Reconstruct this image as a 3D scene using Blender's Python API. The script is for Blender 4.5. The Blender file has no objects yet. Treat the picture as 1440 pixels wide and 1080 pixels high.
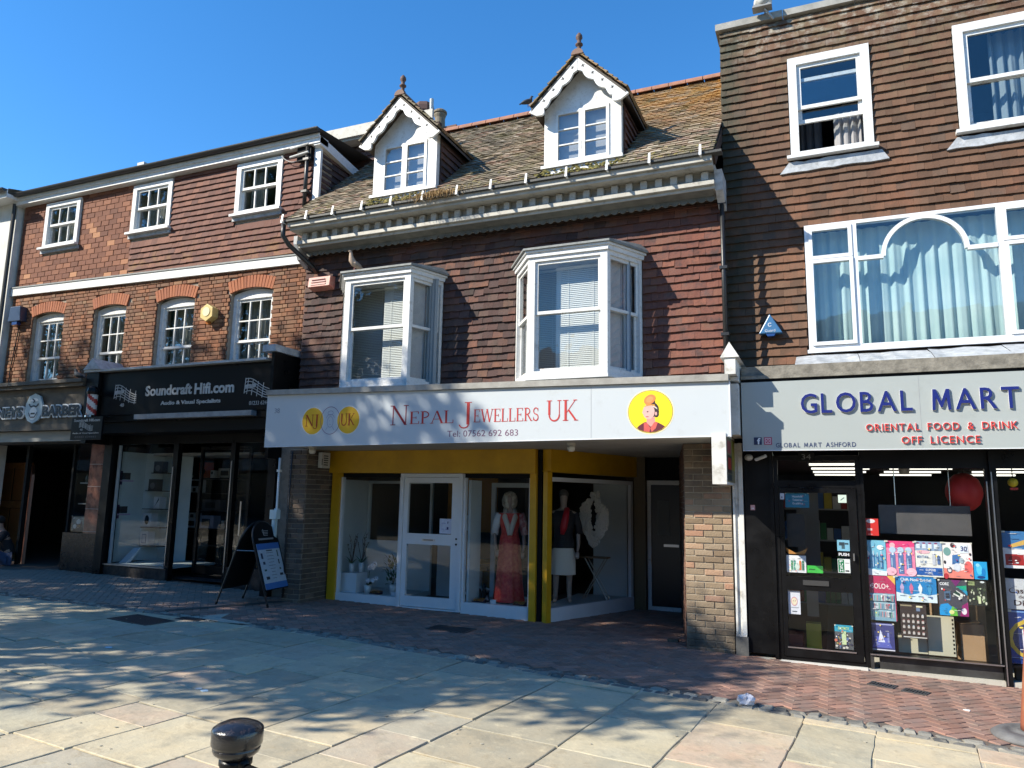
import bpy, math, random
import numpy as np
from mathutils import Vector, Matrix, Euler
random.seed(7); np.random.seed(7)
R = random.uniform
S = bpy.context.scene
C = S.collection
rad = math.radians

# ------------------------------------------------------------------ camera
YAW, PITCH, ROLL = rad(-23.29), rad(8.89), rad(-1.05)
CAM = Vector((0, 0, 1.72))
fwd = Vector((math.sin(YAW)*math.cos(PITCH), math.cos(YAW)*math.cos(PITCH), math.sin(PITCH)))
rt = Vector((math.cos(YAW), -math.sin(YAW), 0)); dn = fwd.cross(rt)
r2 = math.cos(ROLL)*rt + math.sin(ROLL)*dn; d2 = -math.sin(ROLL)*rt + math.cos(ROLL)*dn
cd = bpy.data.cameras.new('camera'); cam = bpy.data.objects.new('camera', cd); C.objects.link(cam)
cd.sensor_width = 36; cd.lens = 26; cd.clip_end = 1000; cd.clip_start = 0.05
m = Matrix((r2, -d2, -fwd)).transposed().to_4x4(); m.translation = CAM
cam.matrix_world = m; S.camera = cam

# ------------------------------------------------------------------ sky and sun
SUN = Vector((1.12, 1.0, -1.07)).normalized()
w = bpy.data.worlds.new('World'); S.world = w; w.use_nodes = True
nt = w.node_tree; nt.nodes.clear()
sky = nt.nodes.new('ShaderNodeTexSky'); sky.sky_type = 'NISHITA'; sky.sun_disc = False
sky.sun_elevation = math.asin(-SUN.z); sky.sun_rotation = math.atan2(-SUN.x, -SUN.y) % (2*math.pi)
sky.altitude = 0; sky.air_density = 1.0; sky.dust_density = 0.0; sky.ozone_density = 4.5
bg = nt.nodes.new('ShaderNodeBackground'); bg.inputs[1].default_value = 0.15
ow = nt.nodes.new('ShaderNodeOutputWorld')
hs = nt.nodes.new('ShaderNodeHueSaturation'); hs.inputs['Saturation'].default_value = 1.24
nt.links.new(sky.outputs[0], hs.inputs['Color']); nt.links.new(hs.outputs[0], bg.inputs[0]); nt.links.new(bg.outputs[0], ow.inputs[0])
sl = bpy.data.lights.new('sun', 'SUN'); sl.energy = 5.0; sl.angle = rad(0.53); sl.color = (1, 0.93, 0.80)
so = bpy.data.objects.new('sun', sl); C.objects.link(so); so.location = (-20, -18, 20)
so.rotation_euler = SUN.to_track_quat('-Z', 'Y').to_euler()
S.view_settings.view_transform = 'Standard'; S.view_settings.look = 'None'
S.view_settings.gamma = 1; S.view_settings.exposure = 0.80; S.view_settings.use_curve_mapping = False
S.cycles.max_bounces = 8; S.cycles.transparent_max_bounces = 16; S.cycles.caustics_reflective = False
S.cycles.caustics_refractive = False

# ------------------------------------------------------------------ helpers
def G(x): return -0.02*(x + 1.04)          # the street falls gently to the right
W = {}                                      # world position of every object that has children
def wpos(o): return W.get(o.name, Vector((0, 0, 0))) if o else Vector((0, 0, 0))

def tag(o, label=None, cat=None, group=None, kind=None):
    for k, v in (('label', label), ('category', cat), ('group', group), ('kind', kind)):
        if v: o[k] = v
    return o

def thing(name, label, cat, loc=(0, 0, 0), rotz=0, group=None):
    o = bpy.data.objects.new(name, None); C.objects.link(o); o.location = loc; o.rotation_euler = (0, 0, rotz)
    o.empty_display_size = .2
    W[o.name] = Vector((0, 0, 0)) if rotz else Vector(loc)
    return tag(o, label, cat, group)

class MB:
    def __init__(s): s.v = []; s.f = []; s.m = []; s.slots = []
    def mi(s, mt):
        if mt is None: return -1
        if mt not in s.slots: s.slots.append(mt)
        return s.slots.index(mt)
    def add(s, vs, fs, mt=None):
        n = len(s.v); k = s.mi(mt)
        s.v += [tuple(p) for p in vs]; s.f += [tuple(i+n for i in f) for f in fs]; s.m += [k]*len(fs)
        return s
    def box(s, x0, x1, y0, y1, z0, z1, mt=None):
        return s.add([(x, y, z) for x in (x0, x1) for y in (y0, y1) for z in (z0, z1)],
                     [(0, 1, 3, 2), (4, 6, 7, 5), (0, 4, 5, 1), (2, 3, 7, 6), (0, 2, 6, 4), (1, 5, 7, 3)], mt)
    def hexa(s, p, mt=None):   # p: 8 points, bottom 4 (ccw) then top 4
        return s.add(p, [(3, 2, 1, 0), (4, 5, 6, 7), (0, 1, 5, 4), (1, 2, 6, 5), (2, 3, 7, 6), (3, 0, 4, 7)], mt)
    def prism(s, poly, ax, a, b, mt=None):
        n = len(poly)
        if ax == 'y': f = lambda p, t: (p[0], t, p[1])
        elif ax == 'x': f = lambda p, t: (t, p[0], p[1])
        else: f = lambda p, t: (p[0], p[1], t)
        vs = [f(p, a) for p in poly] + [f(p, b) for p in poly]
        fs = [tuple(range(n)), tuple(range(2*n-1, n-1, -1))] + [(i, i+n, (i+1) % n+n, (i+1) % n) for i in range(n)]
        return s.add(vs, fs, mt)
    def tube(s, pts, r, n=8, mt=None, cap=True):
        pts = [Vector(p) for p in pts]; rs = r if isinstance(r, (list, tuple)) else [r]*len(pts)
        vs = []; prev = None
        for i, p in enumerate(pts):
            t = (pts[min(i+1, len(pts)-1)] - pts[max(i-1, 0)]).normalized()
            a = t.cross(Vector((0, 0, 1))) if prev is None else prev - t*prev.dot(t)
            if a.length < 1e-4: a = t.cross(Vector((0, 1, 0)))
            a.normalize(); prev = a; b = t.cross(a)
            vs += [p + (a*math.cos(2*math.pi*k/n) + b*math.sin(2*math.pi*k/n))*rs[i] for k in range(n)]
        fs = [(i*n+k, i*n+(k+1) % n, (i+1)*n+(k+1) % n, (i+1)*n+k) for i in range(len(pts)-1) for k in range(n)]
        if cap: fs += [tuple(range(n-1, -1, -1)), tuple(range((len(pts)-1)*n, len(pts)*n))]
        return s.add(vs, fs, mt)
    def lathe(s, prof, c, n=20, mt=None, wob=None):
        vs = []
        for j, (r, z) in enumerate(prof):
            for k in range(n):
                a = 2*math.pi*k/n; q = r*(1 + (wob(a, j) if wob else 0))
                vs.append((c[0]+q*math.cos(a), c[1]+q*math.sin(a), c[2]+z))
        L = len(prof)
        fs = [(i*n+k, i*n+(k+1) % n, (i+1)*n+(k+1) % n, (i+1)*n+k) for i in range(L-1) for k in range(n)]
        fs += [tuple(range(n-1, -1, -1)), tuple(range((L-1)*n, L*n))]
        return s.add(vs, fs, mt)
    def ball(s, c, r, n=10, mt=None):
        rx, ry, rz = r if isinstance(r, (tuple, list)) else (r, r, r)
        vs = []; L = max(4, n//2+1)
        for j in range(L+1):
            t = math.pi*j/L; q = max(math.sin(t), .01)
            vs += [(c[0]+rx*q*math.cos(2*math.pi*k/n), c[1]+ry*q*math.sin(2*math.pi*k/n), c[2]-rz*math.cos(t)) for k in range(n)]
        fs = [(i*n+k, i*n+(k+1) % n, (i+1)*n+(k+1) % n, (i+1)*n+k) for i in range(L) for k in range(n)]
        return s.add(vs, fs, mt)
    def build(s, name, mt=None, parent=None, smooth=False, bevel=0, world=None):
        """one mesh object; its origin is the middle of its foot, relative to its parent"""
        v = np.array(s.v, dtype=float)
        lo, hi = v.min(0), v.max(0); o0 = np.array(world) if world is not None else np.array([(lo[0]+hi[0])/2, (lo[1]+hi[1])/2, lo[2]])
        me = bpy.data.meshes.new(name); me.from_pydata((v-o0).tolist(), [], s.f)
        if s.slots:
            for q in s.slots: me.materials.append(q)
            if -1 in s.m: me.materials.append(mt)
            me.polygons.foreach_set('material_index', [len(s.slots) if q < 0 else q for q in s.m])
        else: me.materials.append(mt)
        if smooth: me.polygons.foreach_set('use_smooth', [True]*len(me.polygons))
        me.update()
        o = bpy.data.objects.new(name, me); C.objects.link(o)
        wv = Vector(o0); o.location = wv - wpos(parent); o.parent = parent; W[o.name] = wv
        if bevel:
            b = o.modifiers.new('bevel', 'BEVEL'); b.width = bevel; b.segments = 2; b.limit_method = 'ANGLE'
        return o

CF, CR, CDn = fwd, r2, d2
def inview(p, mrg=0.03):
    d = Vector(p) - CAM; z = d.dot(CF)
    if z < .3: return 0
    x = d.dot(CR)/z*1040/720; y = d.dot(CDn)/z*1040/540
    return 1/z if abs(x) < 1+mrg and abs(y) < 1+mrg else 0

def pieces(name, meshes, items, mt, parent, limit=300, rest=None):
    """items: (loc, rot, scale, variant); the ones that show largest become objects, the others one stuff mesh"""
    for me in meshes:
        if not me.materials: me.materials.append(mt)
    sc = [(inview(i[0])*i[2][0], k) for k, i in enumerate(items)]
    sc.sort(key=lambda t: -t[0])
    own = [k for v, k in sc[:limit] if v > 0]; ownset = set(own)
    P = wpos(parent)
    for k in own:
        l, r, s_, v = items[k]
        o = bpy.data.objects.new(name, meshes[v]); o.location = Vector(l)-P; o.rotation_euler = r; o.scale = s_
        C.objects.link(o); o.parent = parent
    V = []; F = []; n = 0
    cache = []
    for me in meshes:
        a = np.empty(len(me.vertices)*3); me.vertices.foreach_get('co', a)
        cache.append((a.reshape(-1, 3), [tuple(p.vertices) for p in me.polygons]))
    for k, (l, r, s_, v) in enumerate(items):
        if k in ownset: continue
        co, fs = cache[v]; M = np.array(Euler(r).to_matrix())
        V.append((co*np.array(s_)) @ M.T + np.array(l) - np.array(P)); F += [tuple(i+n for i in f) for f in fs]; n += len(co)
    if V:
        me = bpy.data.meshes.new(rest or name); me.from_pydata(np.concatenate(V).tolist(), [], F); me.materials.append(mt)
        o = bpy.data.objects.new(rest or (name+'s'), me); C.objects.link(o); o.parent = parent; o['kind'] = 'stuff'

# ------------------------------------------------------------------ materials
_mc = {}
def mat(name, col, rough=.6, metal=0, col2=None, nscale=3, nfac=1, bump=0, bscale=40, var=0, ramp=None, spec=.5,
        stain_shade=None, emit=0, coat=0, detail=6, rscale=None):
    if name in _mc: return _mc[name]
    M = bpy.data.materials.new(name); M.use_nodes = True; t = M.node_tree; N = t.nodes; Lk = t.links.new
    b = N['Principled BSDF']; b.inputs['Roughness'].default_value = rough; b.inputs['Metallic'].default_value = metal
    b.inputs['Specular IOR Level'].default_value = spec; b.inputs['Coat Weight'].default_value = coat
    geo = N.new('ShaderNodeNewGeometry')
    def noise(sc, det=detail, ro=.6):
        n = N.new('ShaderNodeTexNoise'); n.inputs['Scale'].default_value = sc; n.inputs['Detail'].default_value = det
        n.inputs['Roughness'].default_value = ro; Lk(geo.outputs['Position'], n.inputs['Vector']); return n.outputs['Fac']
    def rgb(c): return (c[0], c[1], c[2], 1)
    def mixc(f, a, bb, mode='MIX'):
        x = N.new('ShaderNodeMix'); x.data_type = 'RGBA'; x.blend_type = mode
        for sk, vv in ((x.inputs[0], f), (x.inputs[6], a), (x.inputs[7], bb)):
            if hasattr(vv, 'links'): Lk(vv, sk)
            else: sk.default_value = vv if not isinstance(vv, tuple) else (rgb(vv) if len(vv) == 3 else vv)
        return x.outputs[2]
    def rng(v, a, bb, c=0, d=1):
        x = N.new('ShaderNodeMapRange'); Lk(v, x.inputs[0])
        for i, q in enumerate((a, bb, c, d)): x.inputs[i+1].default_value = q
        return x.outputs[0]
    cur = rgb(col)
    rnd = None
    if ramp or var:
        oi = N.new('ShaderNodeObjectInfo'); ad = N.new('ShaderNodeMath'); ad.operation = 'ADD'
        Lk(oi.outputs['Random'], ad.inputs[0]); Lk(geo.outputs['Random Per Island'], ad.inputs[1])
        fr = N.new('ShaderNodeMath'); fr.operation = 'FRACT'; Lk(ad.outputs[0], fr.inputs[0]); rnd = fr.outputs[0]
    if ramp:
        cr = N.new('ShaderNodeValToRGB'); e = cr.color_ramp.elements
        while len(e) < len(ramp): e.new(.5)
        for i, (p, c) in enumerate(ramp): e[i].position = p; e[i].color = rgb(c)
        Lk(rnd, cr.inputs[0]); cur = cr.outputs[0]
    if col2: cur = mixc(rng(noise(nscale), .35, .68, 0, nfac), cur, tuple(col2))
    if var:
        mlt = rng(rnd, 0, 1, 1-var, 1+var); cb = N.new('ShaderNodeCombineColor')
        for i in range(3): Lk(mlt, cb.inputs[i])
        cur = mixc(1.0, cur, cb.outputs[0], 'MULTIPLY')
    for st in (stain_shade or []):
        # (colour, noise scale, lo, hi, strength, axis, from, to): a weathering mark or painted shade with its own place
        c, ns, lo, hi, sg = st[:5]; f = rng(noise(ns, 8, .7), lo, hi, 0, sg)
        for ax, a0, a1 in st[5:]:
            sp = N.new('ShaderNodeSeparateXYZ'); Lk(geo.outputs['Position'], sp.inputs[0])
            g = rng(sp.outputs['XYZ'.index(ax)], a0, a1); mu = N.new('ShaderNodeMath'); mu.operation = 'MULTIPLY'
            Lk(f, mu.inputs[0]); Lk(g, mu.inputs[1]); f = mu.outputs[0]
        cur = mixc(f, cur, tuple(c))
    if hasattr(cur, 'links'): Lk(cur, b.inputs['Base Color'])
    else: b.inputs['Base Color'].default_value = cur
    if bump:
        bp = N.new('ShaderNodeBump'); bp.inputs['Strength'].default_value = bump; bp.inputs['Distance'].default_value = .01
        Lk(noise(bscale, 5, .65), bp.inputs['Height']); Lk(bp.outputs[0], b.inputs['Normal'])
    if rscale: Lk(rng(noise(rscale), .3, .7, rough*.6, min(1, rough*1.4)), b.inputs['Roughness'])
    if emit: b.inputs['Emission Color'].default_value = rgb(col); b.inputs['Emission Strength'].default_value = emit
    _mc[name] = M; return M

def glass(name, boost=1.6, tint=(.82, .88, .88), wav=.02):
    if name in _mc: return _mc[name]
    M = bpy.data.materials.new(name); M.use_nodes = True; t = M.node_tree; N = t.nodes; N.clear(); Lk = t.links.new
    fr = N.new('ShaderNodeFresnel'); ge = N.new('ShaderNodeNewGeometry'); mr = N.new('ShaderNodeMapRange'); Lk(ge.outputs['Backfacing'], mr.inputs[0]); mr.inputs[3].default_value = 1.5; mr.inputs[4].default_value = 1/1.5; Lk(mr.outputs[0], fr.inputs[0])
    mu = N.new('ShaderNodeMath'); mu.operation = 'MULTIPLY'; mu.inputs[1].default_value = boost; Lk(fr.outputs[0], mu.inputs[0]); mu.use_clamp = True
    tr = N.new('ShaderNodeBsdfTransparent'); tr.inputs[0].default_value = (*tint, 1)
    gl = N.new('ShaderNodeBsdfGlossy'); gl.inputs['Roughness'].default_value = .015
    if wav:
        no = N.new('ShaderNodeTexNoise'); no.inputs['Scale'].default_value = 2.2; geo = N.new('ShaderNodeNewGeometry'); Lk(geo.outputs['Position'], no.inputs['Vector'])
        bp = N.new('ShaderNodeBump'); bp.inputs['Strength'].default_value = wav*5; bp.inputs['Distance'].default_value = .02
        Lk(no.outputs['Fac'], bp.inputs['Height']); Lk(bp.outputs[0], gl.inputs['Normal'])
    mx = N.new('ShaderNodeMixShader'); Lk(mu.outputs[0], mx.inputs[0]); Lk(tr.outputs[0], mx.inputs[1]); Lk(gl.outputs[0], mx.inputs[2])
    o = N.new('ShaderNodeOutputMaterial'); Lk(mx.outputs[0], o.inputs[0]); _mc[name] = M; return M

def flat(r, g, b, rough=.5):   # plain print colour, given as 0-255 screen values
    k = 'print_%d_%d_%d' % (r, g, b)
    lin = [((c/255+.055)/1.055)**2.4 if c > 10 else c/255/12.92 for c in (r, g, b)]
    return mat(k, tuple(min(c*.85, .82) for c in lin), rough, col2=tuple(min(c*.62+.012, .8) for c in lin), nscale=26, nfac=.55, stain_shade=[((.42, .42, .43), 60, .64, .76, .22)])

white = mat('white_paint', (.70, .71, .70), .45, col2=(.55, .55, .53), nscale=5, nfac=.5, bump=.08, bscale=30,
            stain_shade=[((.25, .22, .17), 9, .55, .72, .6), ((.40, .38, .33), 30, .54, .68, .55), ((.18, .16, .12), 55, .66, .76, .6)])
whiteclean = mat('white_upvc', (.70, .72, .74), .3, col2=(.6, .61, .62), nscale=4, nfac=.4)
creamp = mat('cream_paint', (.46, .44, .385), .6, col2=(.33, .31, .265), nscale=6, nfac=.7, bump=.2, stain_shade=[((.13, .12, .09), 12, .55, .75, .7)])
lead = mat('lead_sheet', (.30, .32, .34), .55, col2=(.50, .52, .54), nscale=7, nfac=.9, bump=.5, bscale=22, stain_shade=[((.16, .16, .15), 12, .5, .7, .6)])
leaddark = mat('weathered_lead', (.16, .17, .165), .6, col2=(.25, .26, .25), nscale=9, bump=.4, bscale=25)
black = mat('black_gloss_paint', (.0045, .0045, .005), .38, bump=.12, bscale=12, spec=.22, rscale=6, stain_shade=[((.05, .045, .04), 14, .62, .8, .4)])
blackm = mat('black_matt', (.006, .006, .006), .7, bump=.1, spec=.2)
gutterm = mat('black_gutter', (.018, .018, .018), .4, bump=.2)
dark = mat('dark_interior', (.03, .028, .026), .9)
roomwall = mat('dim_room_wall', (.16, .15, .14), .9, col2=(.10, .10, .09), nscale=1.5)
chrome = mat('brushed_metal', (.55, .55, .56), .3, metal=1)
mortarm = mat('mortar', (.33, .28, .22), .95, col2=(.22, .19, .15), nscale=12, bump=.5)
backm = mat('tile_shadow_gap', (.045, .028, .022), .95)
gw = glass('window_glass', 1.7, (.97, .98, .98)); gws = glass('shop_glass', .45, (.985, .99, .99), .01)
gpl = glass('old_window_glass', 1.1, (.97, .98, .98), .05)

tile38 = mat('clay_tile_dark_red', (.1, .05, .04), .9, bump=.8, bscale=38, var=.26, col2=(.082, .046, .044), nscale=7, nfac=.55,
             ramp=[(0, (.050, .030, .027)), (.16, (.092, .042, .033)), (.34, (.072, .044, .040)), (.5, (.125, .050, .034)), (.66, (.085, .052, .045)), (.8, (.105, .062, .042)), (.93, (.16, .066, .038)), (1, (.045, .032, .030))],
             stain_shade=[((.24, .078, .048), 5.0, .36, .62, .75, ('X', -3.1, -1.7)), ((.040, .034, .032), 1.5, .44, .62, .7, ('X', -3.0, -6.0)), ((.32, .29, .24), 22, .68, .78, .8), ((.04, .036, .03), 5, .52, .66, .6)])  # near-black patches put in as shadow stains to mottle the tiles
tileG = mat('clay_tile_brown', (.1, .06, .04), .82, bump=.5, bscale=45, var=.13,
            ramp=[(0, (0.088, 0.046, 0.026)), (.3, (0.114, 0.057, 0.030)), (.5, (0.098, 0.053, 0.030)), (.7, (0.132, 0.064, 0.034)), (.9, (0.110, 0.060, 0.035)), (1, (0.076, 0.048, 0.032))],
            stain_shade=[((.40, .38, .32), 9, .48, .66, .85, ('Z', 7.75, 8.35)), ((.16, .13, .07), 5, .45, .65, .65, ('Z', 6.4, 8.4)), ((.030, .034, .018), 3.5, .30, .55, .8, ('X', -.75, -1.0)), ((.33, .12, .06), 1.5, .5, .66, .4, ('Z', 6.6, 5.0))])  # dark green left strip: moss plus the next house's cast shade put into the colour
tileL = mat('clay_tile_plum', (.1, .05, .04), .85, bump=.5, bscale=45, var=.15,
            ramp=[(0, (0.114, 0.048, 0.036)), (.3, (0.150, 0.061, 0.042)), (.55, (0.128, 0.058, 0.044)), (.8, (0.172, 0.074, 0.049)), (1, (0.106, 0.051, 0.041))],
            stain_shade=[((.30, .17, .05), 4, .5, .66, .6, ('Z', 6.6, 5.9))])
brickpm = mat('orange_brick_tile', (.2, .1, .05), .85, bump=.4, bscale=50, var=.16,
              ramp=[(0, (0.149, 0.055, 0.031)), (.3, (0.184, 0.069, 0.037)), (.6, (0.167, 0.064, 0.035)), (.965, (0.211, 0.084, 0.043)), (.98, (0.324, 0.150, 0.076)), (1, (0.342, 0.167, 0.085))])
brickL = mat('red_stock_brick', (.2, .1, .05), .88, bump=.5, bscale=60, var=.18,
             ramp=[(0, (0.153, 0.068, 0.037)), (.25, (0.207, 0.083, 0.041)), (.5, (0.184, 0.092, 0.049)), (.75, (0.239, 0.095, 0.044)), (.9, (0.211, 0.122, 0.068)), (1, (0.131, 0.068, 0.043))],
             stain_shade=[((.12, .075, .05), 2.2, .5, .68, .6)])
brickA = mat('orange_arch_brick', (.3, .11, .05), .85, bump=.4, bscale=50, var=.14, ramp=[(0, (.30, .10, .045)), (.5, (.36, .125, .055)), (1, (.26, .09, .045))])
brickP = mat('buff_pier_brick', (.2, .15, .1), .9, bump=.7, bscale=55, var=.16,
             ramp=[(0, (.23, .165, .105)), (.3, (.31, .235, .155)), (.55, (.27, .205, .14)), (.8, (.34, .25, .165)), (.95, (.32, .175, .11)), (1, (.15, .13, .115))],
             stain_shade=[((.045, .042, .036), 4, .28, .6, .9, ('Z', .72, .12)), ((.06, .055, .05), 3, .35, .6, .75, ('Z', 1.6, 2.0))])  # stained foot; the brick also darkens towards the top
brickQ = mat('dark_pier_brick', (.1, .08, .06), .9, bump=.7, bscale=55, var=.16,
             ramp=[(0, (.11, .08, .058)), (.4, (.15, .11, .08)), (.7, (.12, .09, .07)), (1, (.19, .13, .09))], stain_shade=[((.05, .045, .04), 4, .35, .6, .6)])
rooft = mat('mossy_roof_tile', (.1, .08, .05), .94, bump=1.0, bscale=35, var=.28,
            ramp=[(0, (.15, .122, .085)), (.25, (.22, .178, .122)), (.45, (.17, .145, .10)), (.7, (.26, .205, .14)), (.88, (.19, .12, .085)), (1, (.34, .29, .22))],
            stain_shade=[((.42, .20, .025), 3.0, .36, .56, .9, ('Z', 6.8, 8.6), ('X', -5.2, -1.6)), ((.16, .145, .05), 2.4, .50, .68, .6), ((.36, .34, .29), 22, .64, .76, .8), ((.06, .055, .035), 11, .58, .7, .6)])
terrac = mat('terracotta', (.34, .15, .085), .8, col2=(.22, .11, .07), nscale=9, bump=.3)
flag = mat('york_stone', (.3, .27, .2), .76, bump=1.0, bscale=6, var=.2, col2=(.36, .345, .27), nscale=2.6, nfac=.55, detail=10,
           ramp=[(0, (.56, .45, .285)), (.22, (.40, .36, .26)), (.42, (.58, .47, .30)), (.6, (.35, .33, .24)), (.78, (.50, .42, .27)), (.93, (.43, .31, .215)), (1, (.29, .28, .21))],
           stain_shade=[((.23, .215, .165), 2.8, .50, .70, .7), ((.68, .59, .39), 8, .56, .74, .6), ((.30, .24, .15), 6, .56, .66, .5), ((.16, .15, .125), 18, .60, .74, .5), ((.70, .63, .48), 30, .64, .74, .4)], rscale=3)
jointm = mat('paving_joint', (.10, .09, .07), .95, col2=(.55, .49, .36), nscale=1.6, nfac=1, bump=.5)
pav = mat('red_clay_paver', (.3, .15, .1), .85, bump=.6, bscale=30, var=.18,
          ramp=[(0, (.22, .125, .092)), (.3, (.28, .150, .108)), (.6, (.245, .145, .112)), (.85, (.31, .165, .12)), (1, (.19, .13, .11))],
          stain_shade=[((.15, .125, .108), 2.2, .42, .66, .7), ((.40, .33, .25), 6, .56, .76, .5), ((.26, .225, .185), 1.5, .2, .5, .8, ('X', -7.6, -9.6))])
settm = mat('grey_granite_sett', (.25, .25, .24), .8, bump=1.0, bscale=24, var=.25, ramp=[(0, (.10, .10, .095)), (.5, (.17, .165, .145)), (1, (.24, .225, .185))], stain_shade=[((.35, .32, .25), 9, .52, .7, .6)])

# ------------------------------------------------------------------ writing
_tc = {}
def textgeo(s, bold=0, shear=0):
    k = (s, bold, shear)
    if k not in _tc:
        cu = bpy.data.curves.new('writing', 'FONT'); cu.body = s; cu.offset = bold; cu.shear = shear; cu.resolution_u = 3; cu.extrude = .05
        o = bpy.data.objects.new('writing', cu)
        C.objects.link(o); dg = bpy.context.evaluated_depsgraph_get(); me = bpy.data.meshes.new_from_object(o.evaluated_get(dg))
        v = [tuple(q.co) for q in me.vertices]; f = [tuple(p.vertices) for p in me.polygons]
        bpy.data.objects.remove(o); bpy.data.curves.remove(cu); bpy.data.meshes.remove(me); _tc[k] = (v, f)
    return _tc[k]
def write(mb, s, x0, x1, z0, z1, y, depth=.002, bold=.0, shear=0, mt=None, slope=0):
    if s == 'M':
        t = .17+bold
        P = [(0, 0), (.06, 1), (.06+t, 1), (.5, .40), (.94-t, 1), (.94, 1), (1, 0), (1-t*.9, 0), (.94-t*.9, .62), (.5+t*.25, .12), (.5-t*.25, .12), (.06+t*.9, .62), (t*.9, 0)]
        return mb.prism([(x0+px*(x1-x0), z0+pz*(z1-z0)) for px, pz in P], 'y', y-depth, y, mt)
    """flat or raised lettering on a wall facing -Y, fitted into x0..x1, z0..z1"""
    v, f = textgeo(s, bold, shear)
    if not v: return
    a = np.array(v); lo, hi = a.min(0), a.max(0)
    q = (a-lo)/np.maximum(hi-lo, 1e-6)
    xs = x0+q[:, 0]*(x1-x0)
    mb.add(np.stack([xs, y-q[:, 2]*depth, z0+q[:, 1]*(z1-z0)+slope*(xs-x0)], 1).tolist(), f, mt)
# serif capitals drawn as strokes (x0,y0,x1,y1,w) in a unit-high box; 'a' = arc (cx,cy,rx,ry,a0,a1,w)
TK, TN = .13, .045
def _ser(x, y, w=.26): return (x-w/2, y, x+w/2, y, .035)
SERIF = {
 'N': (.95, [(.14, 0, .14, 1, TN), (.82, 0, .82, 1, TN), (.13, 1, .82, 0, TK), _ser(.14, .02), _ser(.10, .98, .22), _ser(.82, .98)]),
 'E': (.75, [(.17, 0, .17, 1, TK), (.17, .98, .66, .98, .04), (.17, .5, .5, .5, .04), (.17, .02, .7, .02, .04), (.66, .98, .66, .8, .04), (.7, .02, .7, .22, .04), (.5, .4, .5, .6, .035), (.04, .98, .2, .98, .035), (.04, .02, .2, .02, .035)]),
 'P': (.72, [(.19, 0, .19, 1, TK), _ser(.19, .02, .32), (.04, .98, .3, .98, .035), ('a', .28, .73, .34, .25, -90, 90, .075)]),
 'A': (.92, [(.10, 0, .46, 1, TN), (.84, 0, .46, 1, TK), (.22, .34, .68, .34, .04), _ser(.10, .02), _ser(.84, .02, .3)]),
 'L': (.72, [(.17, 0, .17, 1, TK), (.1, .02, .66, .02, .04), (.66, .02, .66, .26, .04), _ser(.17, .98, .3), (.04, .02, .2, .02, .035)]),
 'J': (.5, [(.3, -.05, .3, 1, TK), _ser(.3, .98, .32), ('a', .12, -.05, .2, .16, 180, 360, .05)]),
 'W': (1.3, [(.10, 1, .38, 0, TK), (.38, 0, .65, 1, TN), (.65, 1, .93, 0, TK), (.93, 0, 1.2, 1, TN), _ser(.1, .98), _ser(.65, .98, .2), _ser(1.2, .98, .22)]),
 'R': (.86, [(.19, 0, .19, 1, TK), _ser(.19, .02, .32), (.04, .98, .3, .98, .035), ('a', .28, .74, .32, .24, -90, 90, .075), (.38, .5, .76, 0, TK), _ser(.8, .02, .16)]),
 'S': (.62, [('a', .31, .74, .22, .23, 20, 270, .075), ('a', .31, .26, .23, .24, -160, 90, .085), (.52, .7, .52, .95, .03), (.08, .05, .08, .3, .03)]),
 'U': (.95, [(.19, .3, .19, 1, TK), (.8, .3, .8, 1, TN), _ser(.19, .98, .32), _ser(.8, .98, .24), ('a', .495, .3, .305, .29, 180, 360, .075)]),
 'K': (.9, [(.19, 0, .19, 1, TK), _ser(.19, .02, .32), _ser(.19, .98, .32), (.24, .38, .78, 1, TN), (.36, .52, .82, 0, TK), _ser(.76, .98, .22), _ser(.82, .02, .24)]),
 ' ': (.4, [])}
def serif(mb, s, x0, z0, h, y, mt, wid=1.0, ital=0, total=None, depth=.003, slope=0, track=.04):
    adv = sum(SERIF[c][0]+track for c in s)
    sx = (total/adv) if total else h*wid
    x = x0; k = 0
    for c in s:
        wd, st = SERIF[c]
        for q in st:
            pts = []
            if q[0] == 'a':
                _, cx, cy, rx, ry, a0, a1, wt = q; n = 12
                pts = [(cx+rx*math.cos(rad(a0+(a1-a0)*i/n)), cy+ry*math.sin(rad(a0+(a1-a0)*i/n))) for i in range(n+1)]
            else: pts = [(q[0], q[1]), (q[2], q[3])]; wt = q[4]
            for i in range(len(pts)-1):
                (ax, ay), (bx, by) = pts[i], pts[i+1]; dx, dy = bx-ax, by-ay; L = math.hypot(dx, dy) or 1
                if abs(dy) > abs(dx)*.7 and len(pts) == 2: ox, oy = wt/2, 0
                else: ox, oy = -dy/L*wt/2, dx/L*wt/2
                k += 1; yy = y-depth-(k % 9)*.00015
                poly = [(ax-ox, ay-oy), (bx-ox, by-oy), (bx+ox, by+oy), (ax+ox, ay+oy)]
                pp = [(x+(u+ital*v)*sx, z0+v*h+slope*(x+u*sx-x0)) for u, v in poly]
                mb.prism(pp, 'y', yy, y, mt)
        x += (wd+track)*sx
    return x
def ellipse(cx, cz, rx, rz, n=28, a0=0, a1=360):
    return [(cx+rx*math.cos(rad(a0+(a1-a0)*i/n)), cz+rz*math.sin(rad(a0+(a1-a0)*i/n))) for i in range(n if a1-a0 == 360 else n+1)]

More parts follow.
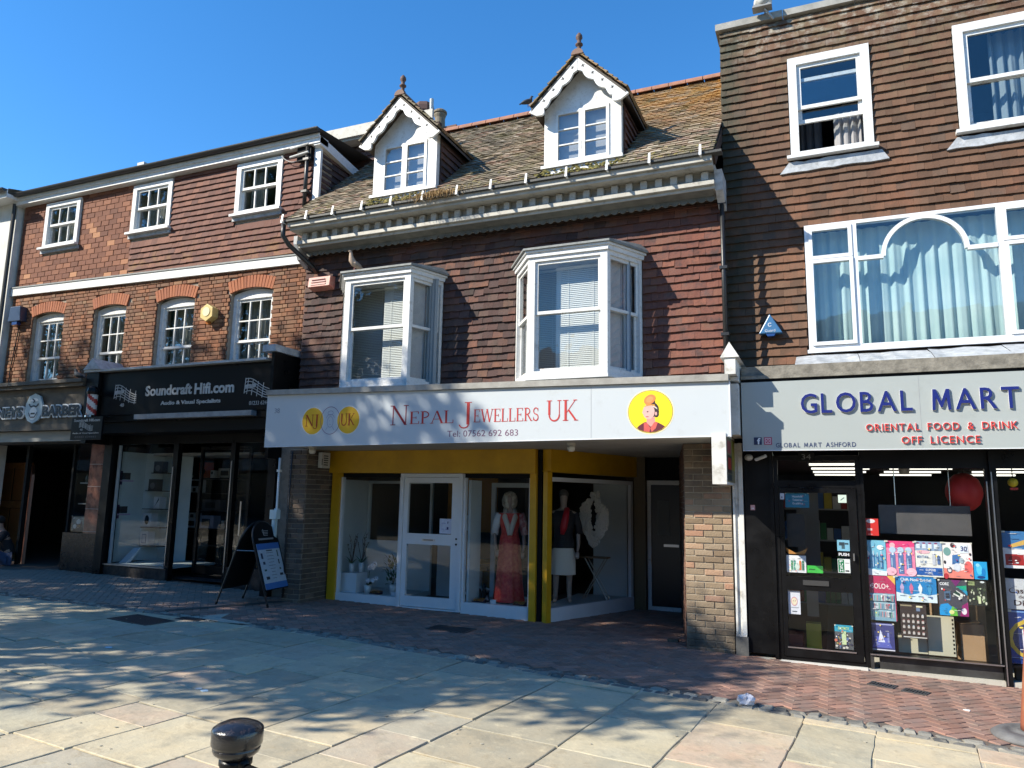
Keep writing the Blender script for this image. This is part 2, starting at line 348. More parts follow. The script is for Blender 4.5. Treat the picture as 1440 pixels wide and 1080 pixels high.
# ------------------------------------------------------------------ unit pieces
def piece_mesh(name, vs, fs):
    me = bpy.data.meshes.new(name); me.from_pydata(vs, [], fs); me.update(); return me
def tile_meshes(n=5, wv=.1635, h=.135, thick=.013, tip=.045, camber=.006):
    out = []
    for _ in range(n):
        vs = []
        lj, rj = R(-.004, .003), R(-.004, .003); cb = camber*R(-.6, 1.3)
        for (x, k, zj) in ((-.5, 0, lj), (0, 1, -cb*.4+(lj+rj)/2), (.5, 0, rj)):
            bow = cb*(1 if k else 0)
            vs += [(x*wv, -tip-bow, zj), (x*wv, -thick*.5-.004-bow*.6, h), (x*wv, -tip+.034-bow, zj+.006)]
        fs = []
        for i in (0, 1):
            a, b = i*3, i*3+3
            fs += [(a, b, b+1, a+1), (a, a+2, b+2, b)]
        fs += [(0, 1, 2), (6, 8, 7)]
        out.append(piece_mesh('tile', vs, fs))
    return out
def block_meshes(n, lx, ly, lz, j=.002, round_=.006, name='block', face=-1):
    """a brick or stone lying in x/z, its face towards -Y (or towards +Z when face is 1)"""
    out = []
    for _ in range(n):
        jj = lambda: R(-j, j)
        if face == -1:
            back = [(sx*lx/2, 0, sz*lz/2) for sx, sz in ((-1, -1), (1, -1), (1, 1), (-1, 1))]
            mid = [(sx*lx/2+jj(), -ly+round_, sz*lz/2+jj()) for sx, sz in ((-1, -1), (1, -1), (1, 1), (-1, 1))]
            fr = [(sx*(lx/2-round_)+jj(), -ly+jj(), sz*(lz/2-round_)+jj()) for sx, sz in ((-1, -1), (1, -1), (1, 1), (-1, 1))]
        else:
            back = [(sx*lx/2, sy*ly/2, -lz) for sx, sy in ((-1, -1), (1, -1), (1, 1), (-1, 1))]
            mid = [(sx*lx/2+jj(), sy*ly/2+jj(), -round_) for sx, sy in ((-1, -1), (1, -1), (1, 1), (-1, 1))]
            fr = [(sx*(lx/2-round_)+jj(), sy*(ly/2-round_)+jj(), jj()*.5) for sx, sy in ((-1, -1), (1, -1), (1, 1), (-1, 1))]
        vs = back+mid+fr; fs = [(8, 9, 10, 11)]
        for a, b in ((0, 4), (4, 8)):
            for k in range(4): fs.append((a+k, a+(k+1) % 4, b+(k+1) % 4, b+k))
        out.append(piece_mesh(name, vs, fs))
    return out

def wall_slab(name, x0, x1, z0, z1, y, th, holes, mt, parent):
    """wall core with real openings and reveals"""
    xs = sorted({x0, x1} | {max(x0, min(x1, h[i])) for h in holes for i in (0, 1)})
    zs = sorted({z0, z1} | {max(z0, min(z1, h[i])) for h in holes for i in (2, 3)})
    solid = lambda i, k: 0 <= i < len(xs)-1 and 0 <= k < len(zs)-1 and not any(
        h[0]-1e-6 <= xs[i] and xs[i+1] <= h[1]+1e-6 and h[2]-1e-6 <= zs[k] and zs[k+1] <= h[3]+1e-6 for h in holes)
    b = MB()
    for i in range(len(xs)-1):
        for k in range(len(zs)-1):
            if not solid(i, k): continue
            a, c, d, e = xs[i], xs[i+1], zs[k], zs[k+1]
            b.add([(a, y, d), (c, y, d), (c, y, e), (a, y, e)], [(0, 1, 2, 3)])
            b.add([(a, y+th, d), (c, y+th, d), (c, y+th, e), (a, y+th, e)], [(3, 2, 1, 0)])
            for di, dk, q in ((-1, 0, [(a, d), (a, e)]), (1, 0, [(c, e), (c, d)]), (0, -1, [(c, d), (a, d)]), (0, 1, [(a, e), (c, e)])):
                if not solid(i+di, k+dk):
                    (p, r_), (s_, t_) = q
                    b.add([(p, y, r_), (s_, y, t_), (s_, y+th, t_), (p, y+th, r_)], [(0, 1, 2, 3)])
    return b.build(name, mt, parent)

def tile_items(x0, x1, z0, z1, y, holes, gauge=.115, wv=.165, nv=5, fz=None, jit=1.0):
    it = []; row = 0; z = z0
    while z < z1-.02:
        off = (row % 2)*wv/2 + R(-.01, .01)
        x = x0-off; dz = 0
        while x < x1:
            a, b = max(x, x0), min(x+wv, x1); dz = .7*dz+R(-.0022, .0022)*jit
            if b-a > .03:
                segs = [(a, b)]
                for h in holes:
                    if h[2]-.03 < z+gauge*.5 < h[3]+.01:
                        ns = []
                        for p, q in segs:
                            if q <= h[0] or p >= h[1]: ns.append((p, q))
                            else:
                                if h[0]-p > .02: ns.append((p, h[0]))
                                if q-h[1] > .02: ns.append((h[1], q))
                        segs = ns
                for p, q in segs:
                    if fz and not fz((p+q)/2, z): continue
                    slip = (-R(.008, .022) if random.random() < .012*jit else 0)
                    hz = min(1.0, (z1-z)/.135) if z1-z < .135 else 1.0
                    it.append((((p+q)/2, y, z+dz+slip+R(-.0025, .0025)*jit), (rad(R(-1.3, 1.3)*jit), rad((R(-.55, .55)+slip*90*R(-1, 1))*jit), rad(R(-1, 1)*jit)), ((q-p)/wv, 1, max(hz, .3)), random.randrange(nv)))
            x += wv
        z += gauge; row += 1
    return it
def brick_items(x0, x1, z0, z1, y, holes, L=.225, H=.075, nv=4, fz=None, flemish=False):
    it = []; row = 0; z = z0
    while z < z1-.02:
        x = x0-(row % 2)*L/2; k = 0
        if flemish: x = x0-(row % 2)*.17
        while x < x1:
            l = L if not flemish or (k+row) % 2 == 0 else .113
            a, b = max(x, x0), min(x+l, x1)
            if b-a > .03:
                segs = [(a, b)]
                for h in holes:
                    if h[2] < z+H*.5 < h[3]:
                        ns = []
                        for p, q in segs:
                            if q <= h[0] or p >= h[1]: ns.append((p, q))
                            else:
                                if h[0]-p > .03: ns.append((p, h[0]))
                                if q-h[1] > .03: ns.append((h[1], q))
                        segs = ns
                for p, q in segs:
                    if fz and not fz((p+q)/2, z+H/2): continue
                    w_ = q-p-.012
                    if w_ < .015: continue
                    it.append((((p+q)/2, y, z+H/2), (rad(R(-.4, .4)), rad(R(-.25, .25)), rad(R(-.4, .4))), (w_/(.216), R(.85, 1.15), 1), random.randrange(nv)))
            x += l; k += 1
        z += H; row += 1
    return it
TL = tile_meshes(); 
def own(meshes, mt):
    out = []
    for q in meshes:
        c = q.copy(); c.materials.clear(); c.materials.append(mt); out.append(c)
    return out
BR = block_meshes(4, .216, .03, .063, .0015, .004, 'brick')

# ================================================================== GROUND
gd = MB(); xs = [-300, -30, 30, 300]; ys = [-300, 9, 300]
gd.add([(-300, -300, G(-30)-.06), (300, -300, G(30)-.06), (300, 300, G(30)-.06), (-300, 300, G(-30)-.06), (-30, -60, G(-30)-.05), (30, -60, G(30)-.05), (30, 60, G(30)-.05), (-30, 60, G(-30)-.05)],
       [(4, 5, 6, 7), (0, 1, 5, 4), (1, 2, 6, 5), (2, 3, 7, 6), (3, 0, 4, 7)])
tag(gd.build('ground', mat('old_asphalt', (.12, .115, .105), .9, col2=(.2, .19, .17), nscale=.8, bump=.5)), kind='structure')
CX = [-40, -11.4, -9.4, -7.43, -5.6, -3.74, -2.2, -.71, .2, 1.05, 2.5, 8]
CY = [7.4, 7.45, 7.55, 7.6, 7.6, 7.36, 7.22, 7.06, 6.95, 6.84, 6.7, 6.3]
def kerb(x):
    return sum(float(np.interp(x+d, CX, CY)) for d in (-.5, -.25, 0, .25, .5))/5
def sheet(name, pts_fn, x0, x1, dz, mt, n=60):
    b = MB(); 
    for i in range(n):
        a, c = x0+(x1-x0)*i/n, x0+(x1-x0)*(i+1)/n
        (ya, yb), (yc, yd) = pts_fn(a), pts_fn(c)
        b.add([(a, ya, G(a)+dz), (c, yc, G(c)+dz), (c, yd, G(c)+dz), (a, yb, G(a)+dz)], [(0, 1, 2, 3)])
    return b.build(name, mt)
pvm = tag(sheet('pavement', lambda x: (-6, kerb(x)+.02), -26, 12, -.009, jointm), kind='structure')
bpm = tag(sheet('brick_pavement', lambda x: (kerb(x)+.022, 16), -26, 12, -.010, mat('sand_joint', (.12, .095, .075), .95, bump=.4)), kind='structure')
# flagstones laid in courses that run away from the camera
tilt = math.atan(.02)
def clip(poly, px, py, nx, ny):
    out = []
    for i in range(len(poly)):
        a, b = poly[i], poly[(i+1) % len(poly)]
        da, db = (a[0]-px)*nx+(a[1]-py)*ny, (b[0]-px)*nx+(b[1]-py)*ny
        if da <= 0: out.append(a)
        if da*db < 0: t = da/(da-db); out.append((a[0]+(b[0]-a[0])*t, a[1]+(b[1]-a[1])*t))
    return out
random.seed(21)
th0 = rad(-5); cu_, su_ = math.cos(th0), math.sin(th0)
slabs = []; u = -19.0
while u < 8:
    cw = R(.44, .80); v = -3.0+R(-.5, 0)
    while v < 10.5:
        ln = R(.42, 1.0) if random.random() > .2 else R(.28, .42); g_ = R(.003, .012)
        j = lambda: R(-.012, .012)
        q = [(u+g_+j(), v+g_+j()), (u+cw-g_+j(), v+g_+j()), (u+cw-g_+j(), v+ln-g_+j()), (u+g_+j(), v+ln-g_+j())]
        q = [(a*cu_-b*su_, a*su_+b*cu_) for a, b in q]
        cx_ = sum(p[0] for p in q)/4; ky = kerb(cx_); sl_ = (kerb(cx_+.2)-kerb(cx_-.2))/.4
        q = clip(q, cx_, ky-.13, -sl_, 1)
        v += ln
        if len(q) > 2 and abs(sum(q[i][0]*q[(i+1) % len(q)][1]-q[(i+1) % len(q)][0]*q[i][1] for i in range(len(q))))/2 > .03 and q[0][1] > -2.6: slabs.append(q)
    u += cw
sv = [(inview((sum(p[0] for p in q)/len(q), sum(p[1] for p in q)/len(q), 0), .15), i) for i, q in enumerate(slabs)]
sv.sort(key=lambda t: -t[0]); seen = {i for s_, i in sv[:300] if s_ > 0}
restb = MB()
for i, q in enumerate(slabs):
    # subdivide the outline so edges wander, top slightly domed and riven
    o = []
    for k in range(len(q)):
        a, b = q[k], q[(k+1) % len(q)]; L = math.hypot(b[0]-a[0], b[1]-a[1]); n = max(1, int(L/.16))
        for t in range(n):
            f = t/n; wv = R(-.006, .006) if t else 0
            nx, ny = -(b[1]-a[1])/(L or 1), (b[0]-a[0])/(L or 1)
            o.append((a[0]+(b[0]-a[0])*f+nx*wv, a[1]+(b[1]-a[1])*f+ny*wv))
    cx_, cy_ = sum(p[0] for p in o)/len(o), sum(p[1] for p in o)/len(o); n = len(o); lift = R(-.003, .004); tx, ty = R(-.004, .004), R(-.004, .004)
    def ring(s_, z): return [(cx_+(p[0]-cx_)*s_, cy_+(p[1]-cy_)*s_, G(p[0])+z+lift+tx*(p[0]-cx_)+ty*(p[1]-cy_)) for p in o]
    vs = ring(1, -.03)+ring(1, -.004)+ring(.985, 0)
    fs = [tuple(range(2*n, 3*n))]+[(a*n+k, a*n+(k+1) % n, (a+1)*n+(k+1) % n, (a+1)*n+k) for a in (0, 1) for k in range(n)]
    if i in seen: MB().add(vs, fs).build('paving_slab', flag, pvm)
    else: restb.add(vs, fs)
tag(restb.build('paving_slabs', flag, pvm), kind='stuff')
# strip of granite setts between slabs and brick
random.seed(5)
SE = own(block_meshes(6, .10, .10, .04, .011, .016, 'sett', 1), settm); it = []
for r_ in range(2):
    x = -20.0
    while x < 6:
        l = R(.09, .2); xc = x+l/2; y = kerb(xc)-.065+r_*.108; ang = math.atan((kerb(xc+.1)-kerb(xc-.1))/.2)
        it.append(((xc, y, G(xc)+R(-.004, .010)), (R(-.06, .06), tilt+R(-.05, .05), ang+R(-.09, .09)), ((l-.012)/.10, R(.80, 1.05), 1), random.randrange(6))); x += l
pieces('sett', SE, it, settm, bpm, 300, 'setts')
# herringbone clay pavers
PVm = own(block_meshes(4, .2, .1, .04, .0012, .004, 'paver', 1), pav); it = []
for i in range(-110, 60):
    for j in range(-70, 80):
        # herringbone cell: pairs of pavers, laid at 45 degrees to the shop fronts
        for hv in (0, 1):
            if (i-j) % 4 != (0 if hv == 0 else 3): continue
            ax, ay = i*.1, j*.1
            px, py = (ax+.1, ay+.05) if hv == 0 else (ax+.05, ay+.1)
            ca, sa = math.cos(rad(45)), math.sin(rad(45))
            X, Y = px*ca-py*sa-4, px*sa+py*ca+8.2
            if not (-15.5 < X < 4.5 and kerb(X)+.13 < Y < (12.3 if -3.8 < X < -1.6 else 9.98)): continue
            it.append(((X, Y, G(X)+R(-.001, .0015)), (R(-.006, .006), tilt+R(-.006, .006), rad(45+(90 if hv else 0))), (.975, .95, 1), random.randrange(4)))
pieces('paver', PVm, it, pav, bpm, 300, 'pavers')
lm = mat('light_mortar_patch', (.45, .42, .34), .9, col2=(.33, .31, .26), nscale=20, bump=.4)
b = MB(); b.prism([(-7.75, 7.58), (-7.1, 7.45), (-6.7, 7.52), (-7.35, 7.66), (-7.52, 8.0)], 'z', G(-7.3)+.004, G(-7.3)+.012); b.build('mortar_patch', lm, bpm)
b = MB(); b.hexa([(-8.42, 7.75, G(-8.4)-.02), (-8.3, 7.68, G(-8.3)-.02), (-7.62, 9.3, G(-7.6)-.02), (-7.76, 9.33, G(-7.7)-.02), (-8.42, 7.75, G(-8.4)+.006), (-8.3, 7.68, G(-8.3)+.006), (-7.62, 9.3, G(-7.6)+.006), (-7.76, 9.33, G(-7.7)+.006)])
b.build('drain_channel', mat('dark_channel', (.05, .048, .045), .8), bpm)
# iron covers
def cover(x, y, lx, ly, ang, label, bars, group=None):
    t = thing('drain_cover', label, 'drain cover', (x, y, G(x)), 0, group)
    b = MB(); c, s_ = math.cos(ang), math.sin(ang)
    def P(a, d, z): X = x+a*c-d*s_; return (X, y+a*s_+d*c, G(X)+z)
    def bx(a0, a1, d0, d1, z0, z1, bb): bb.hexa([P(a0, d0, z0), P(a1, d0, z0), P(a1, d1, z0), P(a0, d1, z0), P(a0, d0, z1), P(a1, d0, z1), P(a1, d1, z1), P(a0, d1, z1)])
    fr = .018
    bx(-lx/2, lx/2, -ly/2, ly/2, -.02, .002 if bars else .004, b)
    b.build('pan', mat('cast_iron_dark', (.03, .03, .032), .55, metal=.3, bump=.6, bscale=60), t)
    b = MB(); bx(-lx/2, lx/2, -ly/2, -ly/2+fr, .0025, .009, b); bx(-lx/2, lx/2, ly/2-fr, ly/2, .0025, .009, b); bx(-lx/2, -lx/2+fr, -ly/2+fr, ly/2-fr, .0025, .009, b); bx(lx/2-fr, lx/2, -ly/2+fr, ly/2-fr, .0025, .009, b)
    b.build('rim', mat('worn_iron', (.09, .09, .09), .5, metal=.5, bump=.4), t)
    if bars:
        for k in range(bars):
            b = MB(); a = -lx/2+fr+(lx-2*fr)*(k+.25)/bars; bx(a, a+(lx-2*fr)/bars*.5, -ly/2+fr, ly/2-fr, .0025, .0085, b); b.build('bar', _mc['worn_iron'], t)
cover(.38, 8.52, .24, .17, -.35, 'left of two small iron drain gratings in the red brick paving', 7)
cover(.66, 8.40, .22, .16, -.35, 'right of two small iron drain gratings in the red brick paving', 7)
cover(-8.05, 7.05, .75, .42, -.1, 'dark rectangular manhole cover set in the shaded flagstones left of the pavement sign', 0)
cover(-7.62, 7.42, .34, .16, .1, 'small dark cover plate just beyond the large manhole cover', 0)
cover(-4.55, 8.75, .55, .35, 0, 'dark rectangular cover in the brick paving before the jewellers window', 0)

# ================================================================== WINDOW BUILDERS
def frame(b, x0, x1, z0, z1, y0, y1, wd, mt=None, wb=None):
    wb = wb or wd
    b.box(x0, x0+wd, y0, y1, z0, z1, mt); b.box(x1-wd, x1, y0, y1, z0, z1, mt)
    b.box(x0+wd, x1-wd, y0, y1, z0, z0+wb, mt); b.box(x0+wd, x1-wd, y0, y1, z1-wd, z1, mt)
def panes(x0, x1, z0, z1, y, cols, rows, parent, g=None, bar=.022, barmt=None, bb=None):
    cw, rh = (x1-x0)/cols, (z1-z0)/rows
    for i in range(cols):
        for k in range(rows):
            p = MB(); p.box(x0+i*cw+.001, x0+(i+1)*cw-.001, y+.008, y+.012, z0+k*rh+.001, z0+(k+1)*rh-.001); p.build('pane', g or gw, parent)
    if bb is not None:
        for i in range(1, cols): bb.box(x0+i*cw-bar/2, x0+i*cw+bar/2, y-.012, y+.022, z0, z1)
        for k in range(1, rows): bb.box(x0, x1, y-.010, y+.020, z0+k*rh-bar/2, z0+(k+1-1)*rh+bar/2)
def sash_window(par, x0, x1, z0, z1, zr, y, cols, rt_, rb, fw=.11, sw=.045, g=None, pm=white, sill=True, low_open=0):
    b = MB(); frame(b, x0, x1, z0, z1, y, y+.10, fw, wb=.06); w_ = b.build('window', pm, par)
    ux0, ux1 = x0+fw, x1-fw
    for (a, c, yy, rows) in ((zr-.02, z1-fw, y+.035, rt_), (z0+.06+low_open, zr+.02+low_open, y+.075, rb)):
        b = MB(); frame(b, ux0+.001, ux1-.001, a, c, yy, yy+.035, sw)
        panes(ux0+sw, ux1-sw, a+sw, c-sw, yy+.01, cols, rows, w_, g, bb=b)
        b.build('sash', pm, w_)
    if sill:
        b = MB(); b.box(x0-.05, x1+.05, y-.07, y+.02, z0-.045, z0-.002); b.build('sill', pm, w_)
    return w_
def room(par, x0, x1, y0, y1, z0, z1, mt=roomwall, name='room'):
    b = MB(); v = [(x, y, z) for x in (x0, x1) for y in (y0, y1) for z in (z0, z1)]
    b.add(v, [(1, 3, 2, 0), (6, 7, 5, 4), (3, 7, 6, 2), (0, 2, 6, 4), (1, 5, 7, 3)])   # open towards the street
    return b.build(name, mt, par)
def curtain(par, x0, x1, z0, z1, y, mt, folds=12, amp=.03, name='curtain', gather=0):
    n = folds*8; b = MB(); vs = []; ph = R(0, 6)
    for zt in range(5):
        z = z0+(z1-z0)*zt/4
        for k in range(n+1):
            t = k/n; x = x0+(x1-x0)*t
            a = amp*(math.sin(t*folds*2*math.pi+ph)+.5*math.sin(t*folds*3.7*math.pi+ph*2)+.15*math.sin(t*40+zt))
            vs.append((x, y+a*(1-.35*zt/4), z))
    fs = [(r*(n+1)+k, r*(n+1)+k+1, (r+1)*(n+1)+k+1, (r+1)*(n+1)+k) for r in range(4) for k in range(n)]
    b.add(vs, fs); return b.build(name, mt, par, smooth=True)
def blind(par, x0, x1, z0, z1, y, mt):
    b = MB(); z = z0
    while z < z1:
        b.add([(x0, y-.007, z), (x1, y-.007, z), (x1, y+.005, z+.0262), (x0, y+.005, z+.0262)], [(0, 1, 2, 3)]); z += .027
    for x in (x0+(x1-x0)*.25, x0+(x1-x0)*.75): b.box(x-.003, x+.003, y-.016, y-.015, z0, z1)
    b.box(x0, x1, y-.02, y+.02, z1, z1+.03)
    return tag(b.build('blind', mt, par), kind=None)
netm = mat('pale_blind', (.62, .64, .62), .8)
curt = mat('teal_curtain', (.40, .54, .53), .9, col2=(.52, .64, .62), nscale=2, bump=.3)
greyc = mat('grey_curtain', (.30, .29, .29), .9)

# ================================================================== LEFT BUILDING
YL = 9.95
lb = thing('terrace_building', 'three-storey red brick terrace with tile-hung top floor above two black shop fronts', 'building', (-12.1, YL, G(-12.1)))
topw = [(-15.22, -14.16), (-12.62, -11.56), (-9.93, -8.87)]
arch = [(-15.29, -14.33), (-13.44, -12.54), (-11.71, -10.75), (-9.89, -8.93)]
h1 = [(a, c, 6.82, 7.81) for a, c in topw]
h2 = [(a, c, 3.5, 5.33) for a, c in arch]
Th = [(a, c, 3.5, 5.33 + .075) for a, c in arch]
wl = wall_slab('wall', -16.05, -8.06, 2.9, 7.9, YL+.03, .32, h1+[(a, c, 3.5, 5.40) for a, c in arch], mortarm, lb)
it = tile_items(-12.6, -8.15, 5.93, 7.86, YL+.024, [(a-.005, c+.005, 6.70, 7.82) for a, c in topw])
pieces('tile', own(TL, tileL), it, tileL, wl, 300, 'hung_tiles')
flatbr = own(block_meshes(4, .216, .014, .104, .003, .003, 'brick_tile'), brickpm)
it = brick_items(-16.0, -12.61, 5.98, 7.86, YL+.028, [(a-.005, c+.005, 6.70, 7.82) for a, c in topw], L=.225, H=.112)
pieces('brick_tile', flatbr, it, brickpm, wl, 300, 'brick_tiles')
def archfree(x, z):   # keep bricks out of the arch rings
    for a, c in arch:
        if a-.07 < x < c+.07 and z > 5.31:
            cx = (a+c)/2; r = math.hypot(x-cx, z-(5.40-1.55)); 
            if r < 1.795: return False
    return True
it = brick_items(-16.0, -8.13, 3.0, 5.80, YL+.03, Th, fz=archfree, flemish=True)
pieces('brick', own(BR, brickL), it, brickL, wl, 300, 'bricks')
VS = own(block_meshes(3, .06, .036, .225, .0015, .003, 'arch_brick'), brickA); it = []
for a, c in arch:
    cx = (a+c)/2; half = math.asin(((c-a)/2+.04)/1.66)
    n = 15
    for k in range(n):
        t = -half+2*half*(k+.5)/n; r = 1.56+.115
        it.append(((cx+r*math.sin(t), YL+.03, 5.40-1.56+r*math.cos(t)), (0, t, 0), (1.02, 1, 1), k % 3))
pieces('arch_brick', VS, it, brickA, wl, 300)
# reveals' inner arch fillers, windows
glassL = glass('sash_glass', 1.8, (.95, .96, .96), .04)
for a, c in topw:
    wv = sash_window(lb, a, c, 6.82, 7.81, 7.31, YL-.035, 3, 1, 1, fw=.10, g=glassL)
    b = MB(); b.box(a-.04, c+.04, YL-.03, YL+.03, 6.70, 6.772); b.build('lead_apron', lead, wv)
for i, (a, c) in enumerate(arch):
    y = YL+.10; cx = (a+c)/2
    wd = sash_window(lb, a+.002, c-.002, 3.5, 5.30, 4.45, y, 3, 2, 2, fw=.075, sill=False, g=glassL)
    b = MB(); b.prism([(a+.003, 5.301), (c-.003, 5.301)]+[(cx+1.55*math.sin(t), 5.395-1.55+1.55*math.cos(t)) for t in [(.305-.61*k/10) for k in range(11)]], 'y', y+.005, y+.09)
    b.build('arched_head', white, wd)
    curtain(lb, a+.1, a+.45, 3.5, 5.3, YL+.5, mat('cream_net', (.42, .42, .40), .9), 5) if i < 2 else None
nets = mat('old_net', (.20, .21, .19), .9, col2=(.30, .31, .28), nscale=5)
for i, (a, c) in enumerate(topw): curtain(lb, a+.12, (c-.12) if i != 2 else (a+.45), 6.95, 7.72, YL+.24, nets, 7, .02)
for i, (a, c) in enumerate(arch): curtain(lb, a+.09, c-.09, 3.6, 5.3, YL+.36, nets, 8, .03)
for z0, z1, nm in ((2.9, 5.85, 'first_floor_room'), (5.9, 7.95, 'top_floor_room')): room(lb, -16.0, -8.2, YL+.36, YL+3.2, z0, z1, roomwall, nm)
b = MB(); b.box(-9.6, -9.3, YL+.5, YL+.52, 4.4, 5.0, flat(205, 150, 120)); b.box(-9.55, -9.35, YL+.495, YL+.5, 4.55, 4.85, flat(170, 60, 50)); b.build('picture', None, lb)
b = MB(); b.box(-11.35, -11.05, YL+.5, YL+.52, 4.3, 5.0, flat(190, 170, 160)); b.box(-11.3, -11.15, YL+.495, YL+.5, 4.5, 4.8, flat(160, 70, 60)); b.build('picture', None, lb)
# white band, cornice board, gutter, lead dressing
b = MB(); b.prism([(-16.03, 5.84), (-8.13, 5.705), (-8.13, 5.855), (-16.03, 6.0)], 'y', YL-.05, YL+.02); b.build('band', white, wl)
b = MB(); b.prism([(-16.03, 6.003), (-8.13, 5.858), (-8.13, 5.885), (-16.03, 6.03)], 'y', YL-.065, YL+.02); b.build('band_flashing', leaddark, wl)
b = MB(); b.box(-16.2, -7.98, YL-.14, YL+.1, 7.86, 7.985); b.box(-16.2, -7.98, YL-.17, YL-.142, 7.95, 8.02); rfL = b.build('eaves_board', white, lb)
b = MB(); pr_ = ellipse(0, 0, .062, .06, 10, 180, 360); 
b.prism([(YL-.235+p[0], 8.07+p[1]) for p in pr_], 'x', -16.25, -7.93); b.build('gutter', gutterm, lb)
b = MB(); b.add([(-16.3, YL-.22, 8.05), (-7.9, YL-.22, 8.05), (-8.0, YL+2.5, 8.35), (-16.3, YL+2.5, 8.35), (-8.0, YL+5, 8.1), (-16.3, YL+5, 8.1), (-7.9, YL+5, 8.05)], [(0, 1, 2, 3), (3, 2, 4, 5)])
b.build('roof', mat('slate', (.07, .07, .075), .7, bump=.4), lb)
b = MB(); b.box(-12.38, -12.2, YL-.2, YL-.1, 8.12, 8.19); b.build('vent_cap', mat('galvanised', (.4, .41, .42), .5), lb)
# right cheek of the top storey with its white corner post and raking board
b = MB(); b.prism([(YL+.03, 6.6), (YL+.03, 7.86), (YL+1.3, 7.78), (YL+1.9, 7.2), (YL+1.9, 6.6)], 'x', -8.16, -8.09); ck = b.build('cheek', backm, lb)
b = MB(); b.box(-8.16, -8.03, YL-.03, YL+.03, 6.7, 7.86); b.build('corner_post', white, lb)
it = []
for (l, r, s_, v) in tile_items(YL+.04, YL+1.85, 6.65, 7.8, 0, [(10.9, 12, 7.55, 7.9)]): it.append(((-8.085, l[0], l[2]), (r[0], r[1], rad(90)), s_, v))
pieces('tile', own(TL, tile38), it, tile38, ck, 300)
b = MB(); b.hexa([(-8.12, YL-.12, 7.83), (-7.98, YL-.12, 7.83), (-7.98, YL+1.35, 7.62), (-8.12, YL+1.35, 7.62), (-8.12, YL-.12, 7.99), (-7.98, YL-.12, 7.99), (-7.98, YL+1.35, 7.80), (-8.12, YL+1.35, 7.80)]); b.build('raking_board', white, ck)
b = MB(); b.box(-9.5, -6.5, 11.4, 11.5, 7.4, 8.76); bk = b.build('rear_wall', backm, lb)
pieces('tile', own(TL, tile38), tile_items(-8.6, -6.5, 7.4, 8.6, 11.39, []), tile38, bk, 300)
b = MB(); b.box(-8.95, -6.45, 11.1, 11.42, 8.56, 8.60); b.box(-8.95, -6.45, 11.04, 11.099, 8.60, 8.82); b.build('rear_eaves', creamp, lb)

# neighbouring white building, only a sliver in view
nb = thing('white_building', 'white rendered building with grey gutter at the left edge, next to the red brick terrace', 'building', (-18.5, 10.3, G(-18)))
rend = mat('white_render', (.66, .66, .63), .8, col2=(.5, .5, .47), nscale=3, bump=.2)
wall_slab('wall', -21, -16.09, .2, 7.95, YL-.08, .4, [(-19.5, -18.5, 4, 5.6)], rend, nb)
b = MB(); b.box(-21.2, -16.0, YL-.4, YL-.05, 7.95, 8.03); b.box(-21.2, -15.98, YL-.42, YL-.401, 7.93, 8.12); b.build('eaves', white, nb)
b = MB(); b.prism([(YL-.49+p[0], 8.1+p[1]) for p in ellipse(0, 0, .06, .06, 10, 180, 360)], 'x', -21.2, -15.95); b.build('gutter', gutterm, nb)
b = MB(); b.add([(-21.2, YL-.4, 8.13), (-15.95, YL-.4, 8.13), (-15.95, YL+3, 8.9), (-21.2, YL+3, 8.9)], [(0, 1, 2, 3)]); b.build('roof', _mc['slate'], nb)
b = MB(); b.tube([(-16.12, YL-.14, .3), (-16.12, YL-.14, 7.9)], .04); b.build('downpipe', gutterm, nb)
sash_window(nb, -19.5, -18.5, 4, 5.6, 4.8, YL, 3, 2, 2, g=glassL); room(nb, -20, -18, YL+.4, YL+3, 3.6, 6)

# ---------------- hi-fi shop front (part of the left building)
def box_part(name, mt, par, *bx, **k):
    b = MB()
    for q in bx: b.box(*q)
    return b.build(name, mt, par, **k)
blk = black
box_part('fascia_case', blk, lb, (-12.5, -8.27, 9.42, YL-.002, 2.98, 3.90), (-12.62, -12.5, 9.36, YL-.002, 2.6, 3.95))
box_part('fascia_ledge', mat('pale_lead_ledge', (.5, .51, .51), .55, col2=(.33, .33, .31), nscale=8, bump=.4), lb, (-12.65, -8.37, 9.30, 9.93, 3.905, 3.945))
b = MB(); b.prism([(-12.66, 3.95), (-12.22, 3.95), (-12.44, 4.16)], 'y', 9.28, 9.9); hd = b.build('console_hood', lead, lb)
box_part('console', blk, lb, (-12.60, -12.28, 9.33, 9.405, 3.0, 3.9))
box_part('console', blk, lb, (-8.26, -8.20, 9.30, YL-.01, 2.3, 4.02)); box_part('console_cap', lead, lb, (-8.42, -8.16, 9.26, YL, 4.03, 4.14))
box_part('awning_case', mat('grey_awning_case', (.33, .33, .33), .5, col2=(.2, .2, .2), nscale=6), lb, (-11.25, -8.6, 9.30, 9.42, 3.0, 3.085))
box_part('awning_roller', blackm, lb, (-12.45, -8.38, 9.45, 9.9, 2.78, 2.975))
